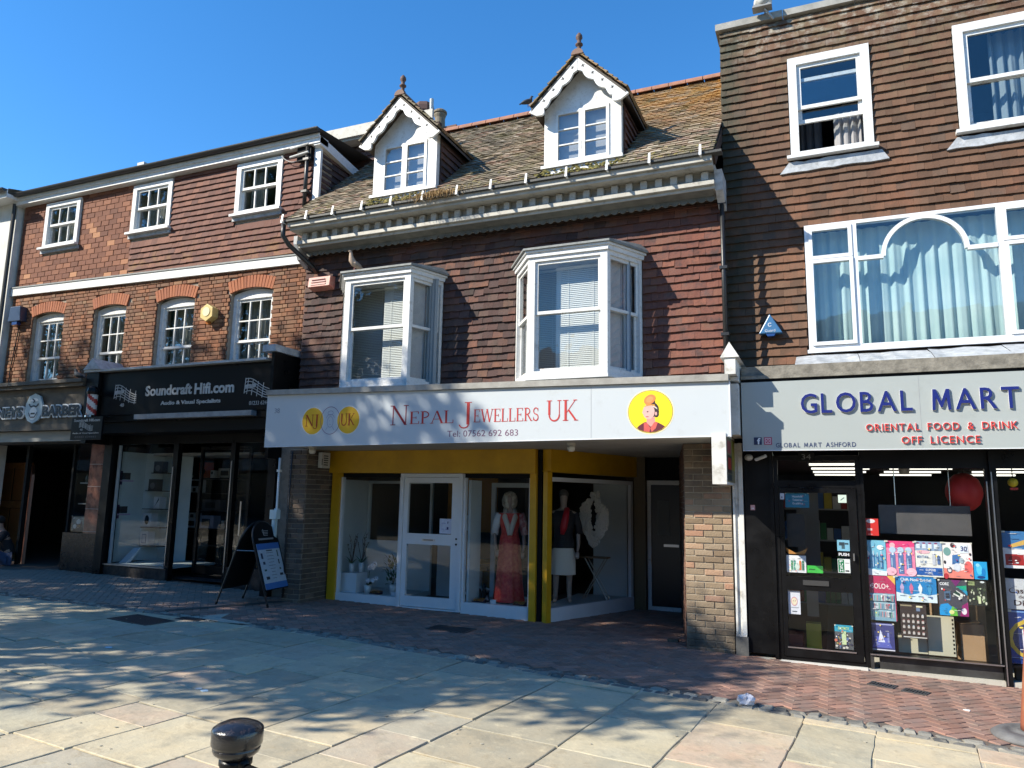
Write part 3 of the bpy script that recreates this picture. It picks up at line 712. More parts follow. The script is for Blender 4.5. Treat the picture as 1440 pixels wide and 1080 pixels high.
# frames
box_part('pilaster', blk, lb, (-12.62, -12.42, 9.86, 10.1, G(-12.5), 2.95))
fw_ = MB()
for q in ((-12.42, -8.36, 10.0, 10.08, 2.62, 2.78), (-12.40, -12.36, 9.98, 10.06, .42, 2.62), (-10.98, -10.86, 9.98, 10.08, G(-11), 2.62), (-9.62, -9.52, 9.98, 10.08, G(-9.5), 2.62), (-8.36, -8.2, 9.5, 9.6, G(-8), 2.98)): fw_.box(*q)
fw_.build('shopfront_frame', blk, lb)
box_part('stall_riser', mat('dark_marble', (.02, .02, .022), .25, col2=(.06, .055, .05), nscale=6), lb, (-12.42, -10.87, 9.93, 10.08, G(-11)-.05, .40), (-9.5, -8.38, 9.96, 10.08, .1, .5))
box_part('metal_sill', chrome, lb, (-12.42, -10.88, 9.9, 10.06, .402, .425)); box_part('metal_trim', mat('pale_trim', (.45, .52, .56), .4, metal=.3), lb, (-12.36, -12.31, 9.965, 9.999, .43, 2.6))
box_part('metal_trim', chrome, lb, (-10.95, -10.935, 9.96, 9.979, .45, 2.2)); box_part('metal_trim', chrome, lb, (-9.58, -9.565, 9.96, 9.979, .4, 2.3))
box_part('shop_window', gws, lb, (-12.31, -10.99, 10.03, 10.036, .43, 2.62)); box_part('shop_window', gws, lb, (-9.5, -8.37, 10.03, 10.036, .5, 2.62))
dr = MB(); frame(dr, -10.85, -9.63, G(-10)+.02, 2.6, 10.5, 10.55, .06); dr = dr.build('door', blk, lb)
box_part('pane', gws, dr, (-10.79, -9.69, 10.52, 10.526, .45, 2.54)); box_part('kick_plate', blk, dr, (-10.79, -9.69, 10.505, 10.545, .29, .44)); box_part('handle', chrome, dr, (-9.76, -9.73, 10.44, 10.47, 1.0, 1.6))
hw = mat('hifi_display_white', (.50, .58, .58), .7, col2=(.42, .5, .5), nscale=2)
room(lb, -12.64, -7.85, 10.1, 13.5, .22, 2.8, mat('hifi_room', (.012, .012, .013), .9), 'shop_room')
b = MB(); b.add([(-12.55, 10.06, .42), (-12.53, 10.75, .42), (-12.3, 11.0, .42), (-11.6, 11.05, .42), (-12.55, 10.06, 2.5), (-12.53, 10.75, 2.5), (-12.3, 11.0, 2.5), (-11.6, 11.05, 2.5)], [(0, 1, 5, 4), (1, 2, 6, 5), (2, 3, 7, 6)]); b.build('display_back', hw, lb)
box_part('display_floor', hw, lb, (-12.3, -10.99, 10.08, 11.2, .38, .425))
box_part('display_light_box', mat('display_canopy', (.3, .3, .28), .8), lb, (-12.3, -9.6, 10.7, 11.6, 2.45, 2.5))

# ---------------- barber shop front (part of the left building)
marble = mat('red_marble', (.22, .075, .05), .22, col2=(.33, .15, .10), nscale=5, bump=.05, stain_shade=[((.05, .02, .018), 7, .5, .66, .8)], coat=.3)
stone = mat('streaked_stone_fascia', (.11, .085, .055), .6, col2=(.03, .025, .02), nscale=3.5, bump=.3, stain_shade=[((.07, .055, .04), 5, .5, .64, .7)])
box_part('barber_pilaster', marble, lb, (-13.02, -12.63, 9.9, 10.1, .95, 2.62))
for k in range(4): box_part('marble_joint', mat('marble_joint', (.4, .3, .25), .6), lb, (-13.02, -12.63, 9.896, 9.9, .98+.42*k, .99+.42*k))
box_part('barber_riser', mat('brown_marble', (.045, .026, .02), .25, col2=(.02, .013, .01), nscale=7), lb, (-13.55, -12.63, 9.88, 10.1, G(-13)-.03, .95))
box_part('barber_fascia', stone, lb, (-20, -12.64, 9.42, YL-.01, 2.98, 3.66)); box_part('barber_cornice', stone, lb, (-20, -12.64, 9.3, YL-.01, 3.663, 3.73), (-20, -12.64, 9.25, YL-.01, 3.733, 3.80))
box_part('barber_lower_moulding', stone, lb, (-20, -12.64, 9.38, 9.95, 2.86, 2.978)); box_part('shutter_housing', mat('grey_shutter_box', (.25, .25, .24), .5, metal=.3), lb, (-20, -12.64, 9.5, 10.1, 2.66, 2.855))
gg = gws
box_part('barber_window', gg, lb, (-13.53, -13.03, 9.98, 9.986, .96, 2.62))
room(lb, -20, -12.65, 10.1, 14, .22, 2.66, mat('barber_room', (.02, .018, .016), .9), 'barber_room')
box_part('mullion', blackm, lb, (-13.58, -13.53, 9.95, 10.05, G(-13.5), 2.62))
box_part('glass_shelf', mat('pale_shelf', (.35, .37, .36), .3), lb, (-13.5, -13.05, 10.1, 10.4, 1.88, 1.9), (-13.5, -13.05, 10.1, 10.4, 1.48, 1.5))
box_part('return_glass_frame', blackm, lb, (-15.0, -14.93, 9.98, 10.06, G(-15), 2.62))

# ================================================================== MIDDLE BUILDING
YM = 9.82
mb_ = thing('shop_building', 'dark red tile-hung building with two white bay windows and a mossy dormered roof', 'building', (-4.7, YM, G(-4.7)))
bays = [(-7.29, -6.81, -5.64, -5.42), (-4.18, -3.74, -2.61, -2.29)]
bh = [(q[0]+.05, q[3]-.05, 3.40, 5.12) for q in bays]
wm = wall_slab('wall', -8.12, -1.19, 3.10, 6.1, YM+.03, .28, bh, backm, mb_)
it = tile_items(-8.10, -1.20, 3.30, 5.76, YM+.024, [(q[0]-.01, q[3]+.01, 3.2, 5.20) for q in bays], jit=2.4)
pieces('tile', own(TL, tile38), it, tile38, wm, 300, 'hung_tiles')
room(mb_, -8.0, -4.9, YM+.35, YM+3.4, 3.3, 5.9, roomwall, 'first_floor_room'); room(mb_, -4.8, -1.3, YM+.35, YM+3.4, 3.3, 5.9, roomwall, 'first_floor_room')

class Seg:
    """boxes set along a wall line p-q: t along, d outwards (towards the street)"""
    def __init__(s, p, q):
        s.p = Vector(p); s.L = (Vector(q)-s.p).length; s.t = (Vector(q)-s.p).normalized(); s.n = Vector((s.t.y, -s.t.x))
    def P(s, t, d, z): v = s.p+s.t*t+s.n*d; return (v.x, v.y, z)
    def box(s, b, t0, t1, d0, d1, z0, z1, mt=None):
        b.hexa([s.P(t0, d1, z0), s.P(t1, d1, z0), s.P(t1, d0, z0), s.P(t0, d0, z0), s.P(t0, d1, z1), s.P(t1, d1, z1), s.P(t1, d0, z1), s.P(t0, d0, z1)], mt)
def bay(par, q, z0, z1, yf, yw, gl):
    pts = [(q[0], yw), (q[1], yf), (q[2], yf), (q[3], yw)]
    def poly(off):   # outline pushed outwards
        c = (q[0]+q[3])/2
        return [(pts[0][0]-off*1.2, yw), (pts[1][0]-off*.6, yf-off), (pts[2][0]+off*.6, yf-off), (pts[3][0]+off*1.2, yw)]
    b = MB(); b.prism(poly(0), 'z', z0, z0+.035)
    o = b.build('bay_window', white, par)
    b = MB(); b.prism(poly(.02), 'z', z0-.035, z0-.002); b.build('base_board', white, o)
    b = MB(); b.prism(poly(.03), 'z', z1-.10, z1-.04); b.prism(poly(.055), 'z', z1-.038, z1-.008); b.build('cornice', white, o)
    b = MB(); b.prism(poly(.085), 'z', z1-.006, z1+.022); P4 = poly(.085)
    b.add([(x, y, z1+.023) for x, y in P4]+[(P4[0][0]+.1, yw, z1+.13), (P4[3][0]-.1, yw, z1+.13)], [(0, 1, 4), (1, 2, 5, 4), (2, 3, 5)]); b.build('lead_roof', leaddark, o)
    for i in range(3):
        sg = Seg(pts[i], pts[i+1]); L = sg.L; pw = .095 if i == 1 else .055
        b = MB()
        sg.box(b, 0, pw, -.09, 0, z0+.036, z1-.101); sg.box(b, L-pw, L, -.09, 0, z0+.036, z1-.101)
        sg.box(b, pw, L-pw, -.09, .0, z0+.036, z0+.085); sg.box(b, pw, L-pw, -.09, 0, z1-.16, z1-.101)
        b.build('frame', white, o)
        zr = z0+.90; a, c = pw, L-pw; s2 = .04
        for (u, v_, d) in ((zr-.02, z1-.161, -.03), (z0+.086, zr+.02, -.062)):
            b = MB(); sg.box(b, a+.001, a+s2, d-.028, d, u, v_); sg.box(b, c-s2, c-.001, d-.028, d, u, v_); sg.box(b, a+s2, c-s2, d-.028, d, u, u+.042); sg.box(b, a+s2, c-s2, d-.028, d, v_-.042, v_)
            b.build('sash', white, o)
            b = MB(); sg.box(b, a+s2, c-s2, d-.018, d-.013, u+.042, v_-.042); b.build('pane', gl, o)
        if i != 1: b = MB(); sg.box(b, a+.0, c-.0, -.135, -.13, z0+.05, z1-.12); b.build('net', mat('pale_grey_net', (.48, .50, .50), .9, col2=(.40, .42, .43), nscale=9), o)
    return o
b1 = bay(mb_, bays[0], 3.36, 5.15, 9.20, YM, gpl); b2 = bay(mb_, bays[1], 3.36, 5.15, 9.20, YM, gpl)
for q, x0, x1 in ((bays[0], -6.25, -5.72), (bays[1], -3.42, -2.70)):
    blind(mb_, x0, x1, 3.5, 4.92, 9.46, netm)
    blind(mb_, q[0]+.2, x0-.02, 3.5, 5.0, 9.75, mat('dim_blind', (.50, .52, .50), .8))
curtain(mb_, -5.62, -5.40, 3.4, 5.05, 9.62, mat('greyish_net', (.3, .31, .3), .9), 4, .015); curtain(mb_, -2.6, -2.40, 3.4, 5.05, 9.62, mat('bluish_net', (.38, .42, .45), .9), 4, .015)

# cornice
b = MB(); X0, X1 = -8.06, -1.23
for q in ((9.22, 9.84, 6.09, 6.165), (9.27, 9.84, 6.045, 6.088), (9.50, 9.84, 5.905, 6.043), (9.40, 9.84, 5.845, 5.903), (9.45, 9.84, 5.80, 5.843)): b.box(X0+(q[0]-9.2)*.3, X1, q[0], q[1], q[2], q[3])
cn = b.build('cornice', creamp, mb_)
n = 33
for k in range(n):
    x = -7.85+k*(6.5/(n-1)); b = MB(); b.box(x-.045, x+.045, 9.415, 9.498, 5.915, 6.03); b.build('dentil', creamp, cn)
vl = mat('dark_lead_valance', (.10, .105, .095), .85, col2=(.16, .16, .145), nscale=6)  # dark grey lead all over
b = MB(); b.add([(-7.97, 9.47, 5.798), (-1.25, 9.47, 5.798), (-1.25, 9.64, 5.765), (-7.97, 9.64, 5.765)], [(0, 1, 2, 3)])
for k in range(56):
    x = -7.95+.1197*k; b.prism([(x, 5.79), (x+.1185, 5.79)]+[(x+.1185*t, 5.73-.035*math.sin(math.pi*t)) for t in (1, .8, .6, .4, .2, 0)], 'y', 9.62, 9.64)
o = b.build('scalloped_valance', vl, cn)
box_part('gutter', mat('dark_gutter', (.05, .05, .045), .6, bump=.4), mb_, (-8.12, -1.10, 9.17, 9.30, 6.168, 6.20))
b = MB(); b.prism([(9.84, 5.62), (9.5, 5.79), (9.42, 6.04), (9.84, 6.04)], 'x', -1.228, -1.13); b.build('corbel', lead, mb_)
b = MB(); b.prism([(9.84, 5.55), (9.62, 5.66), (9.5, 5.9), (9.5, 6.04), (9.84, 6.04)], 'x', -8.14, -8.065); b.build('corbel', lead, mb_)
# roof
def rz(y): return 6.20+.8906*(y-9.2)
b = MB(); b.prism([(9.24, 6.18), (12.4, rz(12.4)-.04), (15.6, 6.2), (15.5, 6.1), (12.4, rz(12.4)-.25), (9.4, 6.1)], 'x', -8.08, -1.2); rf = b.build('roof', backm, mb_)
pt = math.atan(.8906); cp, sp_ = math.cos(pt), math.sin(pt); RX = -(math.pi/2-pt)
dorm = [(-5.99, .575), (-3.05, .575)]
def indorm(x, y, m=0):
    z = rz(y)
    for c, hw_ in dorm:
        if abs(x-c) < hw_+.02 and z < 7.34: return True
        if z >= 7.34 and abs(x-c) < (8.03-z)*.98: return True
        if abs(x-c) < hw_+.02 and y < 9.46 and z > 6.33: return True
    return False
it = []; s = -.03; row = 0
while s < 4.22:
    y = 9.2+s*cp; z = 6.2+s*sp_; x = -8.10-(row % 2)*.0825; 
    while x < -1.2:
        xc = x+.0825; w_ = 1.0
        a = max(x, -8.08+max(0, (y-9.95))*.05); c = min(x+.165, -1.2)
        if c-a > .04 and not indorm((a+c)/2, y+.05) and not (y > 9.95 and (a+c)/2 < -8.0):
            it.append((((a+c)/2, y+R(-.004, .004), z+.012+R(-.004, .006)), (RX+rad(R(-2.5, 1.2)), rad(R(-1.4, 1.4)), rad(R(-1.5, 1.5))), ((c-a)/.165, 1, 1), random.randrange(5)))
        x += .165
    s += .098; row += 1
pieces('roof_tile', own(tile_meshes(5, .158, .13, .014, .026, .006), rooft), it, rooft, rf, 300, 'roof_tiles')
# ridge
for k in range(23):
    x = -8.05+k*.3; b = MB()
    o_ = [(12.4+p[0], rz(12.4)+.0+p[1]) for p in ellipse(0, 0, .14, .12, 10, 0, 180)]; i_ = [(12.4+p[0], rz(12.4)+p[1]) for p in reversed(ellipse(0, 0, .12, .10, 10, 0, 180))]
    b.prism(o_+i_, 'x', x+.004, x+.296+R(-.006, .0)); b.build('ridge_tile', terrac, rf)
# dormers
def dormer(c, hw_):
    yf = 9.45; b = MB(); sh = MB()
    b.prism([(c-hw_, 6.28), (c-hw_+.17, 6.28), (c-hw_+.17, 7.30), (c-hw_, 7.30)], 'y', yf, yf+.1); b.prism([(c+hw_-.17, 6.28), (c+hw_, 6.28), (c+hw_, 7.30), (c+hw_-.17, 7.30)], 'y', yf, yf+.1)
    b.box(c-hw_+.17, c+hw_-.17, yf, yf+.1, 6.28, 6.50)
    b.prism([(c-hw_, 7.301), (c+hw_, 7.301), (c+hw_, 7.36), (c, 7.93), (c-hw_, 7.36)], 'y', yf+.01, yf+.1)
    o = b.build('dormer', white, mb_)
    b = MB(); b.box(c-hw_-.03, c+hw_+.03, yf-.06, yf-.001, 6.44, 6.485); b.box(c-hw_-.015, c+hw_+.015, yf-.02, yf-.001, 6.36, 6.438); b.build('sill', white, o)
    # casements
    for sgn in (-1, 1):
        x0, x1 = (c-.403, c-.002) if sgn < 0 else (c+.002, c+.403)
        b = MB(); frame(b, x0, x1, 6.505, 7.295, yf-.015, yf+.04, .045)
        gx0, gx1, g0, g1 = x0+.045, x1-.045, 6.55, 7.25
        for k in range(3):
            p = MB(); p.box(gx0, gx1, yf+.01, yf+.014, g0+(g1-g0)*k/3+.001, g0+(g1-g0)*(k+1)/3-.001); p.build('pane', glass('dormer_glass', 2.2, (.95, .96, .97), .04), o)
            if k: b.box(gx0, gx1, yf-.008, yf+.03, g0+(g1-g0)*k/3-.009, g0+(g1-g0)*k/3+.009)
        b.build('casement', white, o)
    b = MB(); b.box(c-.40, c+.40, yf+.10, yf+.12, 6.5, 7.3); b.build('room_net', mat('dusty_net', (.42, .43, .42), .9), o)
    # cheeks
    for sgn in (-1, 1):
        b = MB(); xo = c+sgn*hw_
        b.prism([(yf+.101, 6.3), (yf+.101, 7.34), (10.55, 7.34)], 'x', min(xo, xo-sgn*.06), max(xo, xo-sgn*.06)); ck = b.build('cheek', backm, o)
        it = []
        for (l, r, s_, v) in tile_items(yf+.1, 10.5, 6.40, 7.30, 0, [], fz=lambda y_, z_: z_+.11 > rz(y_)):
            it.append(((xo+sgn*.004, l[0], l[2]), (r[0], r[1], rad(90*sgn)), s_, v))
        pieces('hung_tile', own(TL, tile38), it, tile38, o, 60, 'cheek_tiles')
    # roof slopes
    rzd = lambda x: 8.03-abs(x-c)*.98
    for sgn in (-1, 1):
        xe = c+sgn*.70; b = MB()
        b.add([(c, 9.23, 8.0), (xe, 9.23, 8.0-.686), (xe, 10.55, 8.0-.686), (c, 11.4, 8.0), (c, 9.23, 7.96), (xe, 9.23, 7.96-.686), (xe, 10.55, 7.96-.686), (c, 11.4, 7.96)],
              [(0, 1, 2, 3), (7, 6, 5, 4), (0, 4, 5, 1), (1, 5, 6, 2), (2, 6, 7, 3)]); b.build('soffit', mat('dark_soffit', (.09, .075, .06), .8), o)
        it = []; s = 0; row = 0; sl = math.hypot(.70, .686)
        while s < sl-.05:
            x = xe-sgn*s*.714; z = 8.0-.686+s*.70; y = 9.20-(row % 2)*.08
            while y < 11.5:
                ym = y+.08
                if z > rz(ym)-.02: it.append(((x, max(ym, 9.26), z+.018), (-math.pi/4+rad(R(-2.5, 1)), rad(R(-1.5, 1.5)), rad(90*sgn+R(-1, 1))), (1 if y >= 9.2 else .6, 1, 1), random.randrange(5)))
                y += .162
            s += .098; row += 1
        pieces('roof_tile', own(TL, rooft), it, rooft, o, 120, 'roof_tiles')
        # scalloped bargeboard
        out = [(c+sgn*.003, 7.985), (c+sgn*.735, 7.985-.718)]
        inn = []; n = 40; ux, uz = .714, -.70
        for k in range(n+1):
            t = 1-k/n; L = t*1.0
            d = .125+.035*abs(math.sin(math.pi*(t*4.2+.1)))
            if t > .84: d = .125+.075*math.sin(math.pi*min(1, (t-.84)/.155))
            x = L*ux*1.0-d*.70; z = 7.985+L*uz-d*.714
            inn.append((c+sgn*max(x, .003), z if x > .003 else 7.985-d*1.42))
        poly = out+inn
        if sgn < 0: poly = poly[::-1]
        b = MB(); b.prism(poly, 'y', 9.235, 9.275); bb = b.build('bargeboard', white, o)
        for k in range(4):
            t = .17+.2*k; x = c+sgn*(t*ux-.062*.70); z = 7.985+t*uz-.062*.714; b = MB()
            for a in (20, 110):
                ca, sa = math.cos(rad(a))*.026, math.sin(rad(a))*.026; px, pz = -sa*.27, ca*.27
                b.prism([(x-ca-px, z-sa-pz), (x+ca-px, z+sa-pz), (x+ca+px, z+sa+pz), (x-ca+px, z-sa+pz)], 'y', 9.2335-(a > 50)*.0004, 9.236)
            b.build('pierced_cross', mat('pierced_dark', (.06, .055, .05), .9), o)
    # ridge and finial
    for k in range(6):
        b = MB(); y = 9.2+k*.33
        if y > 11.1: break
        b.prism([(c+p[0], 8.0+p[1]) for p in ellipse(0, 0, .09, .085, 8, 0, 180)], 'y', y, y+.325); b.build('ridge_tile', terrac if k else mat('old_terracotta', (.20, .12, .085), .8), o)
    b = MB(); b.lathe([(.055, 0), (.05, .06), (.028, .09), (.03, .15), (.055, .16), (.055, .175), (.028, .19), (.03, .24), (.05, .27), (.045, .31), (.02, .345), (.004, .36)], (c, 9.30, 8.03), 12)
    b.build('finial', mat('finial_clay', (.10, .055, .04), .7), o, smooth=True)
for c, hw_ in dorm: dormer(c, hw_)

# chimney stack beyond the ridge, with its two pots
ch = thing('chimney', 'pair of chimney pots on a stack rising behind the left dormer', 'chimney', (-7.2, 13.2, 8.3))
box_part('stack', mat('chimney_brick', (.16, .09, .065), .9, bump=.4), ch, (-8.1, -7.0, 13.0, 13.6, 7.5, 9.6))
b = MB(); b.lathe([(.20, 0), (.19, .45), (.22, .48), (.22, .60), (.24, .61), (.24, .72), (.21, .80)], (-7.86, 13.1, 9.45), 8); b.build('pot', mat('pot_clay', (.10, .055, .045), .8, bump=.3), ch)
b = MB(); b.lathe([(.12, 0), (.11, .3), (.13, .36), (.13, .40), (.15, .41), (.15, .45), (.12, .48)], (-7.40, 13.0, 9.5), 16); b.build('pot', mat('pot_buff', (.17, .14, .095), .8, bump=.3), ch)
an = MB(); an.tube([(-7.62, 13.0, 9.0), (-7.62, 13.0, 9.85)], .02, 8, mat('antenna_pole', (.55, .58, .6), .4, metal=.5)); an.tube([(-7.62, 13.0, 9.85), (-7.62, 13.0, 10.3)], .045, 10, mat('antenna_head', (.33, .37, .38), .5))
tag(an.build('antenna'), 'thin pale aerial pole behind the left dormer, right of the chimney pots', 'aerial')
# roof edge clips
xc = [-8.10, -7.62, -7.10, -6.55, -6.02, -5.46, -4.88, -4.33, -3.78, -3.18, -2.60, -2.02, -1.36]
for x in xc:
    b = MB(); b.hexa([(x-.017, 9.12, 6.14), (x+.017, 9.12, 6.14), (x+.017, 9.13, 6.14), (x-.017, 9.13, 6.14), (x-.014, 9.15, 6.295), (x+.014, 9.15, 6.295), (x+.014, 9.165, 6.295), (x-.014, 9.165, 6.295)])
    b.box(x-.012, x+.012, 9.13, 9.26, 6.142, 6.155); b.build('gutter_clip', white, mb_)
random.seed(3)
b = MB()
for k in range(420):
    x = random.gauss(-5.25, .22); y, z = 9.17+R(-.02, .12), 6.2+R(-.02, .05); l = R(.05, .15); a = R(0, 6.3)
    p = [(x, y, z), (x+.5*l*math.cos(a), y-.02-.3*l*abs(math.sin(a)), z+l*R(.0, .5)), (x+l*math.cos(a), y-.06-.5*l*abs(math.sin(a)), z-l*R(.1, .9))]
    b.tube(p, [.004, .003, .001], 3, cap=False)
tag(b.build('dry_grass_tuft', mat('straw', (.38, .24, .10), .9)), 'tuft of dry straw-coloured grass growing in the gutter below the dormers', 'grass', kind='stuff')
b = MB()
for k in range(900):
    x = R(-8.0, -1.2); y = 9.2+abs(random.gauss(0, .16)); z = rz(y)+.02; r_ = R(.008, .028)
    b.ball((x, y, z), (r_*R(1, 2), r_, r_*.6), 5)
tag(b.build('roof_moss', mat('moss', (.12, .115, .035), .95, col2=(.25, .20, .06), nscale=8), rf), kind='stuff')

# canopy with soffit above the jewellers shop
b = MB(); b.add([(-7.50, 8.46, 3.20), (-1.02, 8.46, 3.11), (-1.02, 9.84, 3.30), (-7.50, 9.84, 3.30), (-7.50, 8.46, 2.50), (-1.02, 8.46, 2.50), (-1.02, 9.84, 2.50), (-7.50, 9.84, 2.50)], [(0, 1, 2, 3), (0, 3, 7, 4), (1, 5, 6, 2), (0, 4, 5, 1)])
cp_ = b.build('canopy', leaddark, mb_)
b = MB(); b.box(-7.47, -1.10, 8.47, 12.3, 2.445, 2.49); b.build('soffit', mat('cream_soffit', (.50, .48, .42), .8, col2=(.40, .38, .33), nscale=2), mb_)
b = MB(); b.prism([(-7.52, 3.163), (-1.0, 3.073), (-1.0, 3.15), (-7.52, 3.235)], 'y', 8.40, 8.52); b.build('capping', mat('grey_capping', (.33, .32, .29), .7, col2=(.22, .21, .19), nscale=6, bump=.4), cp_)
# brick piers
pmort = mat('pale_pier_mortar', (.50, .43, .33), .95, col2=(.34, .29, .22), nscale=14, bump=.5, stain_shade=[((.06, .055, .045), 4, .28, .6, .9, ('Z', .72, .12))])
def pier(name, x0, x1, y0, y1, z0, z1, mt, label=None):
    o = box_part(name, pmort if mt is brickP else mortarm, mb_, (x0+.006, x1-.006, y0+.006, y1, z0, z1)); 
    it = brick_items(x0, x1, z0, z1-.01, y0+.024, [])
    pieces('brick', own(BR, mt), it, mt, o, 300, 'bricks'); return o
pR = pier('pier', -1.66, -1.10, 9.25, 9.6, -.03, 2.44, brickP)
pL = pier('pier', -7.76, -7.42, 9.30, 9.97, .10, 2.44, brickQ)
it = [((-7.42-.024+.0, l[0], l[2]), (r[0], r[1], rad(90)), s_, v) for (l, r, s_, v) in brick_items(9.31, 9.97, .10, 2.43, 0, [])]
pieces('brick', own(BR, brickQ), it, brickQ, pL, 300, 'bricks')
sg = Seg((-2.24, 12.1), (-1.665, 9.30))   # lobby side of the right pier, splayed
b = MB(); b.hexa([(-2.24, 12.1, -.02), (-1.66, 9.27, -.02), (-1.5, 9.6, -.02), (-1.5, 12.1, -.02), (-2.24, 12.1, 2.44), (-1.66, 9.27, 2.44), (-1.5, 9.6, 2.44), (-1.5, 12.1, 2.44)]); ls = b.build('lobby_wall', mortarm, mb_)
it = []; ang = math.atan2(9.27-12.1, -1.66+2.24)
for (l, r, s_, v) in brick_items(0, 2.88, 0, 2.43, 0, []):
    f = l[0]/2.889; it.append(((-2.24+.58*f+.024*.98, 12.1-2.83*f+.02*.2, l[2]), (r[0], r[1], ang), s_, v))
dkb = mat('lobby_brick', (.13, .075, .055), .85, bump=.5, bscale=50, var=.2, ramp=[(0, (.14, .07, .05)), (.5, (.18, .09, .06)), (1, (.1, .06, .05))])
pieces('brick', own(BR, dkb), it, dkb, ls, 300, 'bricks')

box_part('party_wall', mortarm, mb_, (-8.34, -7.77, 9.62, 13.5, 0, 3.1)) ; box_part('party_wall', backm, mb_, (-1.18, -.93, 9.45, 13, 0, 3.25)); box_part('rear_lobby_wall', dark, mb_, (-3.1, -1.4, 12.2, 12.3, 0, 2.6))
# shop front of the jewellers
yel = mat('ochre_paint', (.60, .33, .010), .42, col2=(.48, .26, .008), nscale=3, bump=.06, stain_shade=[((.12, .09, .03), 10, .62, .8, .5)])
YS = 9.97
box_part('shutter_box', yel, mb_, (-7.45, -3.86, 9.86, 10.1, 2.095, 2.443))
for a, c in ((-7.38, -7.235), (-3.955, -3.855)): box_part('yellow_post', yel, mb_, (a, c, 9.90, 10.03, G(a)-.02, 2.094))
box_part('shutter_channel', blackm, mb_, (-3.853, -3.79, 9.95, 10.05, G(-3.8), 2.44), (-7.46, -7.385, 9.97, 10.05, G(-7.4), 2.44))
box_part('shutter_slot', blackm, mb_, (-7.23, -3.96, 9.99, 10.06, 2.03, 2.093))
def shopwin(x0, x1, z0=.235):
    g0 = G((x0+x1)/2)
    b = MB(); b.box(x0, x1, 9.94, 10.03, g0-.02, z0); b.box(x0, x0+.03, 9.95, 10.02, z0, 2.03); b.box(x1-.03, x1, 9.95, 10.02, z0, 2.03)
    o = b.build('shop_window', whiteclean, mb_)
    b = MB(); b.box(x0+.03, x1-.03, 9.985, 9.991, z0, 2.03); b.build('pane', gws, o); return o
shopwin(-7.234, -6.11); shopwin(-5.03, -3.957)
b = MB(); frame(b, -6.105, -5.035, G(-5.6), 2.09, 9.91, 10.01, .055, wb=.02); dfr = b.build('door', whiteclean, mb_)
b = MB(); x0, x1 = -6.045, -5.095
b.box(x0, x0+.075, 9.93, 9.98, .12, 2.03); b.box(x1-.12, x1, 9.93, 9.98, .12, 2.03)
b.box(x0+.075, x1-.12, 9.93, 9.98, .12, .27); b.box(x0+.075, x1-.12, 9.93, 9.98, 1.03, 1.19); b.box(x0+.075, x1-.12, 9.93, 9.98, 1.95, 2.03)
b.build('leaf', whiteclean, dfr)
for z0, z1 in ((.27, 1.03), (1.19, 1.95)): box_part('pane', gws, dfr, (x0+.075, x1-.12, 9.953, 9.959, z0, z1))
box_part('letterbox', chrome, dfr, (-5.70, -5.48, 9.918, 9.929, 1.085, 1.115)); box_part('letter_flap', mat('flap_grey', (.2, .2, .2), .3), dfr, (-5.67, -5.51, 9.912, 9.917, 1.09, 1.11))
for z in (1.13, 1.05): 
    b = MB(); b.prism([(-5.125+p[0], z+p[1]) for p in ellipse(0, 0, .014, .014, 12)], 'y', 9.921, 9.929); b.build('lock', blackm, dfr)
b = MB(); b.box(-5.42, -5.22, 9.948, 9.951, 1.20, 1.42, flat(225, 228, 245)); write(b, 'OPEN', -5.39, -5.32, 1.345, 1.36, 9.948, .001, mt=flat(110, 120, 200)); write(b, 'Mon - Sat', -5.39, -5.30, 1.26, 1.275, 9.948, .001, mt=flat(110, 120, 200))
b.box(-5.29, -5.275, 9.9465, 9.948, 1.35, 1.38, flat(60, 60, 120)); b.box(-5.30, -5.27, 9.9465, 9.948, 1.26, 1.30, flat(60, 60, 120)); b.build('notice', None, dfr)
# splayed return window and lobby
sg = Seg((-3.69, 9.99), (-2.98, 11.92)); L = sg.L
b = MB(); sg.box(b, -.04, L+.1, -.12, .06, 2.12, 2.443); b.build('return_shutter_box', yel, mb_)
b = MB(); sg.box(b, -.10, .0, -.03, .05, G(-3.7)-.02, 2.119); b.build('yellow_post', yel, mb_)
b = MB(); sg.box(b, .001, L, -.06, .03, G(-3.4)-.02, .235); sg.box(b, .001, .03, -.04, .02, .235, 2.05); sg.box(b, L-.06, L, -.04, .02, .235, 2.05); sg.box(b, .03, L-.06, -.04, .02, 1.99, 2.05); rw = b.build('return_window', whiteclean, mb_)
b = MB(); sg.box(b, .03, L-.06, -.012, -.006, .235, 1.99); b.build('pane', gws, rw)
box_part('brown_post', mat('brown_paint', (.12, .08, .03), .5), mb_, (-2.95, -2.77, 11.95, 12.1, G(-2.9), 2.443))
b = MB(); b.box(-2.76, -2.70, 12.05, 12.13, .02, 2.07); b.box(-2.70, -2.24, 12.05, 12.13, 2.0, 2.07); b.box(-2.7, -2.24, 12.05, 12.13, .03, .09); ld = b.build('lobby_door', white, mb_)
box_part('leaf', mat('black_panel_door', (.012, .012, .014), .3), ld, (-2.70, -2.24, 12.08, 12.12, .09, 2.0)); box_part('letterbox', chrome, ld, (-2.5, -2.26, 12.06, 12.079, 1.02, 1.06)); box_part('door_panel', mat('obscured_glass', (.05, .06, .06), .4), ld, (-2.6, -2.4, 12.07, 12.08, 1.2, 1.75))
box_part('transom', blackm, mb_, (-2.76, -2.24, 12.08, 12.12, 2.071, 2.444)); 
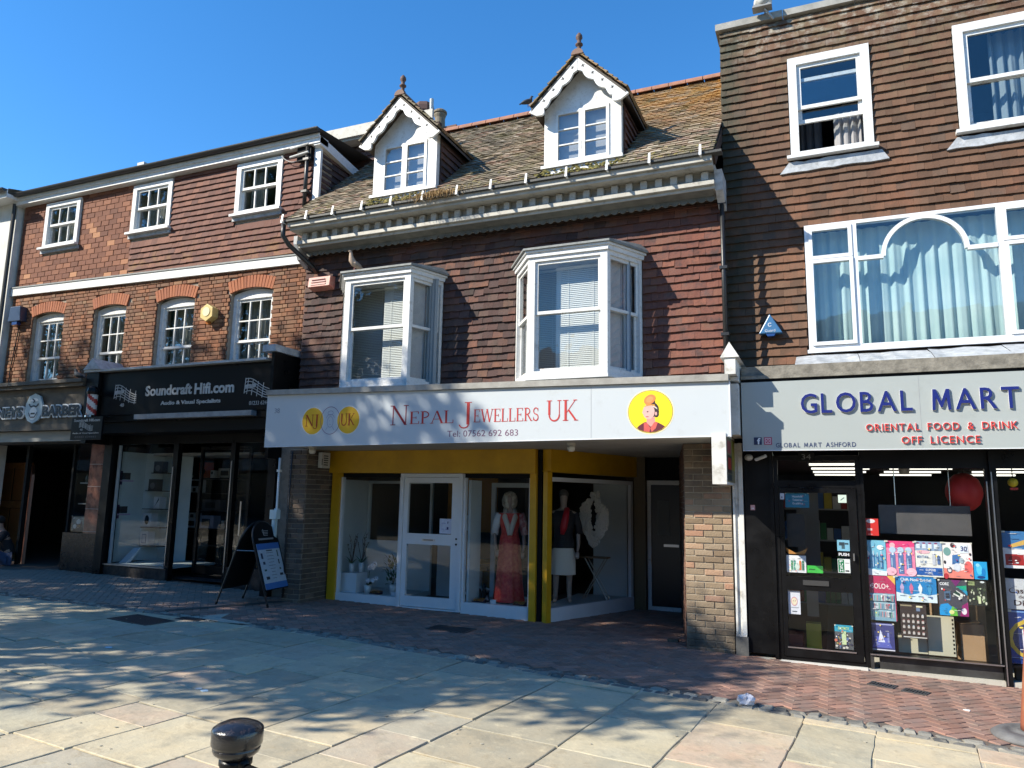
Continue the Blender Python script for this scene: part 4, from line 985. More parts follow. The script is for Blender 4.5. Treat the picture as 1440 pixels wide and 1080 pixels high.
# display rooms
jw = mat('display_white', (.56, .60, .60), .75, col2=(.48, .53, .53), nscale=2)
ochre = mat('ochre_wall', (.40, .20, .03), .9); floorw = mat('shop_floor', (.22, .20, .18), .7)
b = MB(); rp = [(-7.46, 10.04), (-7.46, 14.2), (-2.9, 14.2), (-2.9, 12.14), (-3.1, 12.0), (-3.86, 10.06)]
b.add([(x, y, .14) for x, y in rp]+[(x, y, 2.44) for x, y in rp], [tuple(range(6)), tuple(range(11, 5, -1)), (0, 6, 7, 1), (1, 7, 8, 2), (2, 8, 9, 3), (3, 9, 10, 4)]); b.build('shop_room', mat('shop_inside', (.16, .12, .085), .9), mb_)
box_part('display_side', jw, mb_, (-7.44, -7.40, 10.05, 11.0, .15, 2.0)); 
b = MB(); frame(b, -7.39, -6.12, .15, 2.0, 10.95, 11.0, .045, wb=.85); b.build('display_back', jw, mb_)
box_part('display_side', jw, mb_, (-5.0, -4.96, 10.05, 10.42, .15, 2.0)); 
b = MB(); frame(b, -4.99, -4.0, .15, 1.98, 10.85, 10.9, .07, wb=.1); b.build('display_back', jw, mb_)
box_part('display_floor', mat('display_base', (.45, .48, .48), .6), mb_, (-7.39, -6.12, 10.04, 10.94, .15, .22), (-4.95, -3.75, 10.04, 10.89, .15, .22))
box_part('ochre_wall', ochre, mb_, (-6.6, -5.6, 12.4, 12.45, .15, 2.4)); box_part('pale_cabinet', jw, mb_, (-6.02, -5.75, 11.0, 11.5, .15, 1.0))
# display behind the return window
box_part('display_back', jw, mb_, (-3.16, -3.10, 10.9, 11.85, .2, 2.0) ) if False else None
b = MB(); b.hexa([(-3.62, 11.9, .2), (-3.05, 11.85, .2), (-3.05, 11.89, .2), (-3.62, 11.94, .2), (-3.62, 11.9, 2.0), (-3.05, 11.85, 2.0), (-3.05, 11.89, 2.0), (-3.62, 11.94, 2.0)]); b.build('display_back', jw, mb_)
b = MB(); b.hexa([(-3.86, 10.1, .18), (-3.70, 10.1, .18), (-3.02, 11.85, .18), (-3.86, 11.85, .18), (-3.86, 10.1, .235), (-3.70, 10.1, .235), (-3.02, 11.85, .235), (-3.86, 11.85, .235)]); b.build('display_floor', _mc['display_base'], mb_)

# ================================================================== RIGHT BUILDING
YG = 10.15
rb_ = thing('flat_roofed_building', 'taller brown tile-hung building with a parapet above the black convenience store front', 'building', (1.5, YG, G(1.5)))
gw1 = [(-.30, .715), (1.68, 2.70)]
gh = [(a, c, 6.37, 7.81) for a, c in gw1]+[(-.18, 2.60, 3.70, 5.38)]
wg = wall_slab('wall', -1.17, 6.5, 3.2, 8.45, YG+.03, .3, gh, backm, rb_)
it = tile_items(-1.20, 4.2, 3.42, 8.45, YG+.024, [(a-.01, c+.01, 6.24, 7.80) for a, c in gw1]+[(-.19, 2.61, 3.60, 5.39)], jit=1.25)
it = [i for i in it if not (i[0][0] > -.34 and i[0][2] < 3.62)]
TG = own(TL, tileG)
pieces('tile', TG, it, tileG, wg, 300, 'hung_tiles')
cop = mat('concrete_coping', (.33, .32, .29), .8, col2=(.24, .235, .21), nscale=7, bump=.4)
for k in range(7): box_part('coping_stone', cop, wg, (-1.25+k*.92, -1.25+k*.92+.912, YG-.06, YG+.36, 8.462, 8.56+R(-.004, .004)))
box_part('flat_roof', leaddark, rb_, (-1.15, 6.4, YG+.34, 16, 8.3, 8.38)); box_part('side_wall', backm, rb_, (-1.17, -1.0, YG+.34, 16, 3.0, 8.3))
for z0, z1 in ((3.3, 5.8), (5.9, 8.2)): room(rb_, -1.0, 6, YG+.36, YG+3.4, z0, z1, mat('blue_dim_room', (.12, .13, .15), .9), 'upper_room')
gG = glass('blue_glass', 1.8, (.93, .96, .97), .03)
w1 = sash_window(rb_, -.30, .715, 6.37, 7.81, 7.07, YG-.04, 1, 1, 1, fw=.11, g=gG, sw=.05)
# the lower sash of the first window stands open (raised): lift it
for o in list(w1.children):
    if o.name.startswith('sash') and abs(o.location.z+W[w1.name].z-6.43) < .02: o.location.z += .43
    if o.name.startswith('pane') and o.location.z+W[w1.name].z < 6.6: o.location.z += .43
w2 = sash_window(rb_, 1.68, 2.70, 6.37, 7.81, 7.03, YG-.04, 1, 1, 1, fw=.11, g=gG, sw=.05)
def ragged(x0, x1, z0, z1, par):
    b = MB(); n = 12; top = [(x0+.12+(x1-x0-.2)*k/n, z1-R(0, .02)) for k in range(n+1)]; bot = [(x0+(x1-x0)*k/n, z0+R(-.008, .012)) for k in range(n, -1, -1)]
    b.prism(top+bot, 'y', YG-.035, YG+.02); return b.build('lead_apron', lead, par)
ragged(-.45, .88, 6.15, 6.30, w1); ragged(1.52, 2.85, 6.15, 6.30, w2)
curtain(rb_, .25, .62, 6.3, 7.0, YG+.2, greyc, 4, .03); curtain(rb_, -.2, .1, 6.3, 7.0, YG+.35, mat('dark_curtain', (.05, .05, .055), .9), 3, .03)
curtain(rb_, 2.1, 2.7, 6.4, 7.75, YG+.25, mat('blue_grey_net', (.22, .27, .30), .9), 5, .05)
# wide arched window
y = YG-.03
b = MB(); frame(b, -.18, 2.60, 3.70, 5.38, y, y+.09, .045); 
for x in (.39, 1.98): b.box(x, x+.055, y-.005, y+.085, 3.745, 5.335)
bw = b.build('wide_window', whiteclean, rb_)
def leafw(x0, x1, z0, z1, fwd_=0):
    b = MB(); frame(b, x0, x1, z0, z1, y-.02-fwd_, y+.05, .045); b.build('casement', whiteclean, bw)
    b = MB(); b.box(x0+.045, x1-.045, y+.01, y+.015, z0+.045, z1-.045); b.build('pane', gG, bw)
leafw(-.132, .387, 4.90, 5.33); leafw(-.132, .387, 3.75, 4.89, .01); leafw(2.038, 2.555, 4.90, 5.33); leafw(2.038, 2.555, 3.75, 4.89)
# arch bar: flat transom, semicircle, flat transom
cx_, r_ = 1.2, .46
path = [(.447, 4.86), (cx_-r_, 4.86)]+[(cx_-r_*math.cos(math.pi*k/20), 4.86+r_*math.sin(math.pi*k/20)) for k in range(1, 20)]+[(cx_+r_, 4.86), (1.978, 4.86)]
b = MB()
for i in range(len(path)-1):
    (ax, az), (bx_, bz) = path[i], path[i+1]; L = math.hypot(bx_-ax, bz-az); nx, nz = -(bz-az)/L*.026, (bx_-ax)/L*.026
    b.prism([(ax-nx, az-nz), (bx_-nx, bz-nz), (bx_+nx, bz+nz), (ax+nx, az+nz)], 'y', y-.012-.0004*(i % 2), y+.06+.0004*(i % 2))
b.build('arch_bar', whiteclean, bw)
for x0, x1, z0, z1 in ((.447, 1.978, 3.745, 5.333),): 
    b = MB(); b.box(x0, x1, y+.02, y+.025, z0, z1); b.build('pane', gG, bw)
b = MB(); b.box(-.20, 2.62, y-.03, y+.01, 3.655, 3.698); b.build('sill', whiteclean, bw)
for a, c in ((-.16, .40), (.42, 2.0), (2.0, 2.6)): curtain(bw, a, c, 3.7, 5.34, YG+.22, curt, int((c-a)*7.5), .024)
# lead sloped roof over the shop sign
for k, (a, c) in enumerate(((-.34, .38), (.385, 1.15), (1.155, 1.92), (1.925, 2.8), (2.805, 4.5))):
    b = MB(); vs = []; n = 6
    for i in range(n+1):
        x = a+(c-a)*i/n; vs += [(x, YG-.01, 3.63+R(-.01, .01)), (x, 9.75+R(-.02, .02), 3.50+R(-.02, .02)), (x, 9.42, 3.37+R(-.015, .012)), (x, 9.40, 3.33)]
    b.add(vs, [(i*4+j, i*4+j+1, i*4+j+5, i*4+j+4) for i in range(n) for j in range(3)]); b.build('lead_sheet', lead, rb_)
box_part('fascia_top', mat('weathered_board', (.25, .23, .19), .8, col2=(.12, .11, .09), nscale=10, bump=.6), rb_, (-.92, 4.5, 8.93, 10.1, 3.16, 3.20), (-.92, 4.5, 9.0, 9.5, 3.21, 3.32), (-1.15, -.92, 9.6, 10.1, 3.2, 3.3))
box_part('fascia_case', blackm, rb_, (-.90, 4.5, 8.96, 10.1, 2.34, 3.155))
# ribbed white boundary pilaster between the two shops
wpil = mat('chipped_white_pilaster', (.68, .68, .65), .6, col2=(.5, .49, .45), nscale=4, bump=.2, stain_shade=[((.2, .17, .13), 8, .55, .75, .7)])
b = MB(); b.box(-1.085, -.965, 9.26, 9.40, .215, 2.44); b.box(-1.085, -1.062, 9.235, 9.259, .23, 2.44); b.box(-1.015, -.965, 9.235, 9.259, .23, 2.44); b.box(-1.085, -.965, 9.2, 9.259, .21, .229); b.build('white_pilaster', wpil, rb_)
box_part('pilaster_base', mat('grey_plinth', (.09, .09, .085), .8, bump=.4), rb_, (-1.09, -.95, 9.2, 9.42, -.02, .208))
b = MB(); b.box(-1.05, -.935, 8.75, 9.3, 2.5, 3.09); b.box(-1.06, -.93, 8.72, 9.3, 3.12, 3.16); b.build('boundary_console', wpil, rb_)
b = MB(); b.box(-1.055, -.935, 8.55, 9.4, 3.17, 3.36); b.prism([(-1.10, 3.362), (-.89, 3.362), (-.995, 3.54)], 'y', 8.53, 9.5); b.build('gabled_block', wpil, rb_)
# shop front
box_part('black_panel', black, rb_, (-.945, -.66, 9.24, 9.42, .04, 2.33)); box_part('doorstep', mat('concrete_step', (.42, .40, .34), .85, bump=.4), rb_, (-.95, 3.2, 9.18, 9.9, -.06, G(1)+.035))
box_part('black_pilaster', black, rb_, (-.66, -.62, 9.20, 9.36, -.0, 2.33))
b = MB(); frame(b, -.615, .30, -.01, 2.28, 9.22, 9.30, .045, wb=.05); b.box(-.57, .255, 9.23, 9.29, 1.92, 2.0); gd_ = b.build('shop_door', black, rb_)
b = MB(); x0, x1 = -.565, .25
b.box(x0, x0+.05, 9.205, 9.25, .045, 1.915); b.box(x1-.085, x1, 9.205, 9.25, .045, 1.915); b.box(x0+.05, x1-.085, 9.205, 9.25, .045, .14); b.box(x0+.05, x1-.085, 9.205, 9.25, .77, .92); b.box(x0+.05, x1-.085, 9.205, 9.25, 1.86, 1.915); b.box(x0+.04, x1-.075, 9.195, 9.204, .135, .15, chrome)
b.build('leaf', black, gd_)
for z0, z1 in ((.141, .769), (.921, 1.859)): box_part('pane', gws, gd_, (x0+.051, x1-.086, 9.228, 9.234, z0, z1))
box_part('fanlight', gws, gd_, (-.57, .255, 9.25, 9.256, 2.001, 2.23)); box_part('letterbox', mat('dull_letterbox', (.08, .08, .08), .35, metal=.5), gd_, (-.34, -.07, 9.19, 9.204, .83, .885)); box_part('handle', chrome, gd_, (.19, .205, 9.17, 9.2, 1.12, 1.20))
box_part('kick_strip', mat('step_edge', (.55, .54, .5), .7), rb_, (-.6, .28, 9.16, 9.21, -.028, .0))
wgn = MB(); wgn.box(.31, 1.535, 9.21, 9.30, 2.14, 2.33); wgn.box(.31, .335, 9.21, 9.28, .155, 2.139); wgn.box(1.50, 1.535, 9.21, 9.28, .155, 2.139); wgn.box(.31, 1.535, 9.19, 9.30, .135, .154)
o = wgn.build('shop_window', black, rb_); box_part('pane', gws, o, (.336, 1.499, 9.24, 9.246, .156, 2.139)); box_part('metal_sill', chrome, o, (.31, 1.535, 9.172, 9.189, .14, .154)); box_part('metal_trim', chrome, o, (1.505, 1.515, 9.195, 9.209, .16, 2.0))
box_part('plinth', mat('black_plinth', (.02, .02, .02), .35, col2=(.05, .05, .05), nscale=5), rb_, (.40, 1.53, 9.24, 9.34, -.06, .134), (.31, .345, 9.19, 9.30, -.05, .134))
box_part('shop_post', black, rb_, (1.536, 1.60, 9.17, 9.34, -.06, 2.33)); box_part('shop_post', black, rb_, (.301, .309, 9.21, 9.3, 0, 2.33)); box_part('post_trim', chrome, rb_, (1.545, 1.556, 9.158, 9.169, -.04, 2.1))
box_part('window_head', black, rb_, (1.601, 3.2, 9.21, 9.30, 2.14, 2.33)); o = box_part('shop_window', black, rb_, (1.601, 3.2, 9.19, 9.30, .135, .16))
box_part('pane', gws, o, (1.601, 3.2, 9.24, 9.246, .161, 2.139)); box_part('plinth', dark, o, (1.65, 3.2, 9.3, 9.4, -.06, .134)); box_part('shop_post', black, rb_, (3.2, 4.5, 9.19, 9.34, -.08, 2.33))
room(rb_, -.95, 4.4, 9.42, 15.5, -.03, 2.30, mat('store_room', (.06, .055, .05), .9), 'store_room')
box_part('store_floor', mat('store_floor', (.18, .17, .15), .6), rb_, (-.94, 4.39, 9.42, 15.4, -.035, -.028))
tubem = mat('lit_tube', (1, .97, .86), .5, emit=1.0)
for k in range(4):
    for x in (-.25, .75, 1.9):
        t_ = k*1.15+10.3; b = MB(); b.box(x, x+.75, t_, t_+.04, 2.225, 2.25, tubem); b.box(x-.02, x+.77, t_-.03, t_+.07, 2.252, 2.295, mat('tube_case', (.12, .12, .115), .5)); b.build('strip_light', None, rb_)

# ================================================================== SIGNS
redp = flat(196, 44, 40); darkred = flat(150, 25, 40); goldp = mat('gold_print', (.72, .40, .015), .5); pur = flat(120, 80, 110)
sj = thing('shop_sign', 'long white jewellers sign with red serif lettering above the yellow shop front', 'shop sign', (-4.2, 8.44, 2.41))
b = MB(); b.prism([(-7.52, 2.414), (-1.0, 2.464), (-1.0, 3.070), (-7.52, 3.160)], 'y', 8.44, 8.50); b.build('board', mat('sign_white', (.51, .545, .565), .28, col2=(.48, .52, .545), nscale=1.2, nfac=.5, stain_shade=[((.33, .33, .31), 5, .58, .8, .3), ((.25, .24, .22), 40, .72, .8, .5)]), sj)
b = MB(); b.prism([(-7.52, 2.404), (-1.0, 2.454), (-1.0, 2.4635), (-7.52, 2.4135)], 'y', 8.435, 8.50); b.box(-1.0, -.988, 8.435, 8.50, 2.45, 3.07); b.build('edge_trim', whiteclean, sj)
box_part('panel_joint', mat('joint_grey', (.30, .31, .32), .6), sj, (-2.60, -2.596, 8.4385, 8.44, 2.46, 3.08)); b = MB(); x = -5.40; sl = .0035  # grey strip along the joint between two sign panels
x = serif(b, 'N', x, 2.675, .265, 8.44, darkred, 1.10, slope=sl); x = serif(b, 'EPAL', x+.005, 2.685, .165, 8.44, redp, 1.25)
x = serif(b, 'J', x+.10, 2.675, .275, 8.44, redp, 1.15); x = serif(b, 'EWELLERS', x+.0, 2.685, .165, 8.44, redp, total=-3.26-x)
serif(b, 'UK', -3.17, 2.675, .255, 8.44, redp, total=.41)
b.build('shop_name', None, sj)
b = MB(); write(b, 'Tel: 07562 692 683', -4.53, -3.54, 2.505, 2.585, 8.4395, .0015, bold=-.004, mt=pur); b.build('phone_number', None, sj)
b = MB(); write(b, '38', -7.37, -7.28, 2.895, 2.965, 8.4395, .0015, bold=-.01, mt=flat(120, 120, 135)); b.build('street_number', None, sj)
for cx_ in (-6.68, -6.08):
    b = MB(); b.prism(ellipse(cx_, 2.765, .195, .20), 'y', 8.4385, 8.44, flat(235, 235, 225)); b.prism(ellipse(cx_, 2.765, .183, .188), 'y', 8.4375, 8.4384, goldp)
    serif(b, 'NJ' if cx_ < -6.4 else 'UK', cx_-.13, 2.69, .165, 8.4374, flat(178, 40, 20), ital=0, total=.24); b.build('emblem', None, sj)
b = MB()
rg = ellipse(-6.38, 2.765, .165, .195, 40); ri = ellipse(-6.38, 2.765, .158, .188, 40)
b.add([(p[0], 8.4372, p[1]) for p in rg]+[(p[0], 8.4372, p[1]) for p in ri], [(i, (i+1) % 40, (i+1) % 40+40, i+40) for i in range(40)], flat(110, 60, 110))
def line(b, pts, w_, y, mt):
    for i in range(len(pts)-1):
        (ax, az), (cx2, cz) = pts[i], pts[i+1]; L = math.hypot(cx2-ax, cz-az) or 1; nx, nz = -(cz-az)/L*w_/2, (cx2-ax)/L*w_/2
        b.add([(ax-nx, y, az-nz), (cx2-nx, y, cz-nz), (cx2+nx, y, cz+nz), (ax+nx, y, az+nz)], [(0, 1, 2, 3)], mt)
gr = flat(140, 145, 175)
line(b, ellipse(-6.38, 2.745, .05, .075, 20)+[(-6.33, 2.745)], .006, 8.4368, gr); line(b, ellipse(-6.38, 2.87, .045, .03, 16)+[(-6.335, 2.87)], .006, 8.4366, gr)
line(b, ellipse(-6.38, 2.80, .065, .05, 10, 0, 180), .006, 8.4364, gr); line(b, [(-6.42, 2.68), (-6.45, 2.63)], .006, 8.4362, gr); line(b, [(-6.34, 2.68), (-6.31, 2.63)], .006, 8.436, gr); line(b, [(-6.40, 2.76), (-6.385, 2.76)], .006, 8.4361, gr); line(b, [(-6.39, 2.71), (-6.37, 2.71)], .006, 8.4359, gr)
b.build('line_emblem', None, sj)
# yellow roundel with portrait in folk dress
cx_, cz_ = -1.885, 2.755; b = MB()
b.prism(ellipse(cx_, cz_, .275, .262, 40), 'y', 8.4385, 8.44, flat(250, 235, 190)); b.prism(ellipse(cx_, cz_, .262, .250, 40), 'y', 8.4380, 8.4384, flat(110, 90, 30)); b.prism(ellipse(cx_, cz_, .256, .244, 40), 'y', 8.4375, 8.4379, mat('sun_yellow_print', (.80, .62, .008), .5))
def pt_(pts): return [(cx_+px*.256, cz_+pz*.244) for px, pz in pts]
def shp(pts, col, lay): b.prism(pt_(pts), 'y', 8.4375-.0004*lay, 8.4375-.0004*lay+.0003, col)
body = [(-.62, -.76), (-.5, -.64), (-.28, -.5), (.0, -.46), (.30, -.50), (.52, -.62), (.66, -.72), (.5, -.86), (.25, -.96), (0, -.99), (-.3, -.94), (-.5, -.86)]
shp(body, flat(100, 28, 45), 1)
shp([(-.15, -.28), (.20, -.25), (.22, -.52), (.02, -.72), (-.18, -.52)], flat(225, 160, 150), 2)
shp([(-.30, -.52), (-.16, -.52), (.0, -.78), (-.05, -.97), (-.3, -.92)], flat(215, 90, 85), 3); shp([(.18, -.50), (.34, -.52), (.24, -.80), (.05, -.97), (.0, -.78)], flat(220, 100, 90), 4)
shp([(.02, .34), (.26, .36), (.36, .20), (.40, -.02), (.34, -.25), (.18, -.20), (.1, .1)], flat(50, 32, 30), 2.4); shp([(.12, .48), (.22, .52), (.24, .34), (.05, .30)], flat(60, 40, 40), 2.6)
shp(ellipse(.06, .10, .33, .36, 24), flat(48, 30, 30), 4.5); shp(ellipse(.27, -.12, .12, .16, 14), flat(48, 30, 30), 4.6); shp(ellipse(-.07, -.0, .27, .36, 24), flat(232, 185, 175), 5); shp(ellipse(.26, -.10, .05, .09, 10), flat(225, 170, 160), 5.1); shp([(.10, .34), (.30, .18), (.33, .10), (.12, .24)], flat(225, 215, 200), 5.2); shp([(-.32, .12), (-.37, -.05), (-.30, -.12)], flat(232, 185, 175), 5.3)
shp([(-.30, .22), (-.1, .36), (.2, .34), (.24, .22), (.1, .3), (-.1, .28)], flat(215, 150, 60), 6); shp(ellipse(-.12, .0, .045, .03, 10), flat(90, 50, 50), 6.2); shp(ellipse(-.14, -.24, .08, .022, 10), flat(190, 80, 90), 6.3)
tl = [(-.02+.28*math.cos(a)*.9-.17*math.sin(a)*.5, .58+.28*math.cos(a)*.5+.2*math.sin(a)) for a in [2*math.pi*k/20 for k in range(20)]]
shp(tl, flat(228, 140, 75), 7); shp([(-.02+(p[0]+.02)*.6, .58+(p[1]-.58)*.6) for p in tl], flat(235, 160, 95), 7.6)
b.build('portrait_roundel', None, sj)

# convenience store sign
sg_ = thing('shop_sign', 'pale grey convenience store sign with raised blue capitals over red lettering', 'shop sign', (1.8, 8.88, 2.33))
box_part('board', mat('sign_pale_grey', (.34, .37, .36), .4, col2=(.32, .35, .34), nscale=1, nfac=.5, stain_shade=[((.24, .25, .23), 4, .56, .8, .35), ((.2, .2, .18), 35, .72, .8, .5)]), sg_, (-.915, 4.5, 8.88, 8.93, 2.33, 3.115)); box_part('edge_trim', whiteclean, sg_, (-.915, 4.5, 8.875, 8.93, 2.322, 2.3295)); 
box_part('panel_joint', mat('joint_grey', (.30, .31, .32), .6), sg_, (.905, .909, 8.8785, 8.88, 2.34, 3.11)); bluel = mat('blue_letter', (.012, .020, .15), .35); redl = mat('red_letter', (.55, .035, .03), .4); whs = mat('letter_side_white', (.8, .8, .8), .5)  # grey line where two boards of the sign meet
def letters(s, x0, x1, z0, z1, mt, y, d, bold=.03, gap=.12, back=True):
    ws = []
    for ch in s:
        if ch == ' ': ws.append(.38); continue
        v, f = textgeo(ch, bold); a = np.array(v); ws.append(float(a[:, 0].max()-a[:, 0].min()))
    _, cap = 0, max(v[1] for v in textgeo('H', bold)[0])
    tot = sum(ws)+gap*(len(s)-1); k = (x1-x0)/tot; x = x0; h = z1-z0
    for ch, w_ in zip(s, ws):
        if ch != ' ':
            a = np.array(textgeo(ch, bold)[0]); zb = z0+min(0, float(a[:, 1].min()))/cap*h*.6; zt = z0+float(a[:, 1].max())/cap*h
            b = MB(); write(b, ch, x, x+w_*k, zb, zt, y, d, bold, mt=mt); b.build('letter', None, sg_)
            if back: b = MB(); write(b, ch, x-.002, x+w_*k+.002, zb-.003, zt+.003, y+.0005+.010, .010, bold+.004, mt=whs); b.build('letter_backing', None, sg_)
        x += (w_+gap)*k
letters('GLOBAL MART', -.275, 1.80, 2.735, 2.955, bluel, 8.862, .008, .006, .15)
letters('ORIENTAL FOOD & DRINK', .375, 1.765, 2.525, 2.60, redl, 8.866, .006, .0, .18); letters('OFF LICENCE', .71, 1.43, 2.385, 2.46, redl, 8.866, .006, .0, .18)
letters('GLOBAL MART ASHFORD', -.555, .27, 2.358, 2.408, mat('slate_letter', (.04, .055, .12), .4), 8.879, .002, .012, .14, back=False)
b = MB(); b.box(-.79, -.705, 8.874, 8.879, 2.39, 2.475, flat(30, 42, 80)); write(b, 'f', -.755, -.718, 2.395, 2.468, 8.8738, .002, .03, mt=flat(235, 240, 245)); b.build('logo_tile', None, sg_)
b = MB(); b.box(-.68, -.595, 8.874, 8.879, 2.39, 2.475, flat(178, 60, 92)); ir = flat(240, 225, 230)
line(b, [(-.667, 2.403), (-.608, 2.403), (-.608, 2.462), (-.667, 2.462), (-.667, 2.403)], .006, 8.8735, ir); line(b, ellipse(-.6375, 2.4325, .015, .015, 14)+[(-.6225, 2.4325)], .006, 8.8734, ir); b.box(-.62, -.614, 8.8732, 8.8738, 2.451, 2.457, ir); b.build('logo_tile', None, sg_)
b = MB(); write(b, '34', -.30, -.19, 2.215, 2.285, 9.4, .002, mt=flat(150, 150, 150))
nb2 = MB(); write(nb2, '34', -.30, -.20, 2.24, 2.30, 9.205, .003, mt=flat(120, 120, 120)); nb2.box(-.34, -.16, 9.206, 9.219, 2.22, 2.32, blackm)
tag(nb2.build('house_number'), 'grey street number on a black plate above the convenience store door', 'house number')

# hi-fi fascia sign
hs = thing('shop_sign', 'black glossy hi-fi shop sign with silver lettering and a music stave at each end', 'shop sign', (-10.4, 9.40, 3.1))
box_part('board', mat('black_sign_gloss', (.005, .005, .006), .3, spec=.3), hs, (-12.26, -8.265, 9.395, 9.419, 3.10, 3.86))
sil = mat('silver_lettering', (.50, .50, .48), .45, col2=(.36, .35, .33), nscale=9); 
b = MB(); write(b, 'Soundcraft', -11.13, -10.03, 3.415, 3.60, 9.395, .008, .03, mt=sil); write(b, 'Hifi.com', -9.97, -9.09, 3.405, 3.60, 9.395, .008, .03, mt=sil); b.build('shop_name', None, hs)
b = MB(); write(b, 'Audio & Visual Specialists', -10.74, -9.37, 3.225, 3.315, 9.395, .005, .028, mt=sil); b.build('strapline', None, hs)
b = MB(); write(b, '40', -11.74, -11.64, 3.245, 3.31, 9.395, .004, .015, mt=sil); write(b, '01233 624441', -8.746, -8.27, 3.18, 3.245, 9.395, .004, .0, mt=sil); b.build('numbers', None, hs)
for cx_, cz_ in ((-11.62, 3.46), (-8.58, 3.44)):
    b = MB()
    for k in range(5):
        line(b, [(cx_-.28+t*.56, cz_+.14-.055*k-.20*(t-.3)*t+.045*math.sin(t*5+1)+.02*k*t) for t in [i/10 for i in range(11)]], .012, 9.393-.0003*k, sil)
    for t in (.02, .12, .3, .5, .7, .95): line(b, [(cx_-.28+t*.56, cz_+.20-.14*t), (cx_-.30+t*.56, cz_-.06-.12*t)], .016, 9.391-.0003*t, sil)
    for t in (.08, .2, .32): b.prism(ellipse(cx_-.27+t*.56, cz_+.05+.3*t*(t-.2), .05, .035, 10), 'y', 9.3885, 9.390, sil)
    b.build('music_stave', None, hs)
# barber sign
bs = thing('shop_sign', 'barber shop sign of black capitals with pale edges and a round bearded-man badge', 'shop sign', (-14, 9.40, 3.1))
wl_ = mat('pale_letter_edge', (.80, .82, .82), .5); bl_ = mat('navy_black_letter', (.01, .012, .02), .4)
for s, x0, x1 in (('NEYS', -15.16, -14.36), ('BARBER', -13.80, -12.72)):
    b = MB(); write(b, s, x0-.03, x1+.03, 3.095, 3.35, 9.405, .02, .075, mt=wl_); b.build('letter_edge', None, bs)
    b = MB(); write(b, s, x0, x1, 3.125, 3.325, 9.384, .012, .035, mt=bl_); b.build('letters', None, bs)
b = MB(); b.prism([(-14.14+.27*math.cos(2*math.pi*(k+.5)/10)*(1 if k % 2 else .93), 3.41+.29*math.sin(2*math.pi*(k+.5)/10)) for k in range(10)], 'y', 9.38, 9.41, mat('badge_blue_grey', (.42, .52, .56), .5))
b.prism(ellipse(-14.14, 3.31, .11, .13, 16), 'y', 9.376, 9.379, wl_); b.prism(ellipse(-14.14, 3.55, .12, .06, 12, 0, 180), 'y', 9.374, 9.3795, wl_)
line(b, [(-14.28, 3.50), (-14.22, 3.44), (-14.14, 3.46), (-14.06, 3.44), (-14.0, 3.50)], .03, 9.373, bl_); line(b, [(-14.2, 3.31), (-14.08, 3.31)], .03, 9.372, bl_); line(b, [(-14.19, 3.60), (-14.11, 3.55), (-14.16, 3.52)], .025, 9.371, bl_); line(b, [(-14.26, 3.33), (-14.2, 3.24), (-14.08, 3.24), (-14.02, 3.33)], .02, 9.370, bl_)
b.v = [(x+.08, y, z-.12) for x, y, z in b.v]; b.build('badge', None, bs)
# barber pole
bp_ = thing('barber_pole', 'red and white striped barber pole in a clear tube beside the hi-fi sign', 'barber pole', (-12.24, 9.22, 3.05))
b = MB(); vs = []; n = 16; L = 14
pm1, pm2 = flat(220, 215, 210), flat(180, 55, 45)
for j in range(L+1):
    for k in range(n): a = 2*math.pi*k/n; vs.append((-12.24+.085*math.cos(a), 9.22+.085*math.sin(a), 3.09+.375*j/L))
for j in range(L):
    for k in range(n): b.add([vs[j*n+k], vs[j*n+(k+1) % n], vs[(j+1)*n+(k+1) % n], vs[(j+1)*n+k]], [(0, 1, 2, 3)], pm2 if (j*1.15+k*1.0) % 8 < 3.6 else pm1)
b.build('striped_cylinder', None, bp_); b = MB(); b.lathe([(.10, 0), (.10, .05), (.07, .06)], (-12.24, 9.22, 3.03), 16); b.build('base_cap', chrome, bp_)
b = MB(); b.lathe([(.10, 0), (.11, .05), (.09, .12), (.03, .16)], (-12.24, 9.22, 3.465), 16); b.build('top_cap', black, bp_); box_part('bracket', black, bp_, (-12.26, -12.22, 9.3, 9.42, 3.05, 3.08), (-12.26, -12.22, 9.3, 9.42, 3.48, 3.52))
# small projecting hi-fi board
ps = thing('hanging_sign', 'small black square hanging sign with silver stave logo below the barber pole', 'hanging sign', (-12.45, 9.08, 2.66))
box_part('board', _mc['black_sign_gloss'], ps, (-12.50, -11.72, 9.06, 9.10, 2.63, 3.04))
b = MB(); write(b, 'Soundcraft Hifi.com', -12.74, -12.08, 2.99, 3.04, 9.06, .002, .02, mt=sil); write(b, 'Audio & Visual Specialists', -12.75, -12.08, 2.765, 2.80, 9.06, .002, .01, mt=sil); write(b, '01233 624441', -12.68, -12.15, 2.70, 2.735, 9.06, .002, mt=flat(90, 90, 95)); write(b, '40', -12.57, -12.5, 2.83, 2.865, 9.06, .002, mt=sil)
for k in range(5): line(b, [(-12.6+t*.36, 2.975-.02*k-.06*t+.02*math.sin(t*6)) for t in [i/8 for i in range(9)]], .007, 9.058-.0003*k, sil)
for t in (.1, .3, .5, .8): line(b, [(-12.6+t*.36, 2.98-.05*t), (-12.61+t*.36, 2.89-.05*t)], .009, 9.056-.0003*t, sil)
b.v = [(x+.30, y, z-.035) for x, y, z in b.v]; b.build('lettering', None, ps); box_part('arm', black, ps, (-12.06, -12.03, 9.08, 9.42, 3.041, 3.07))
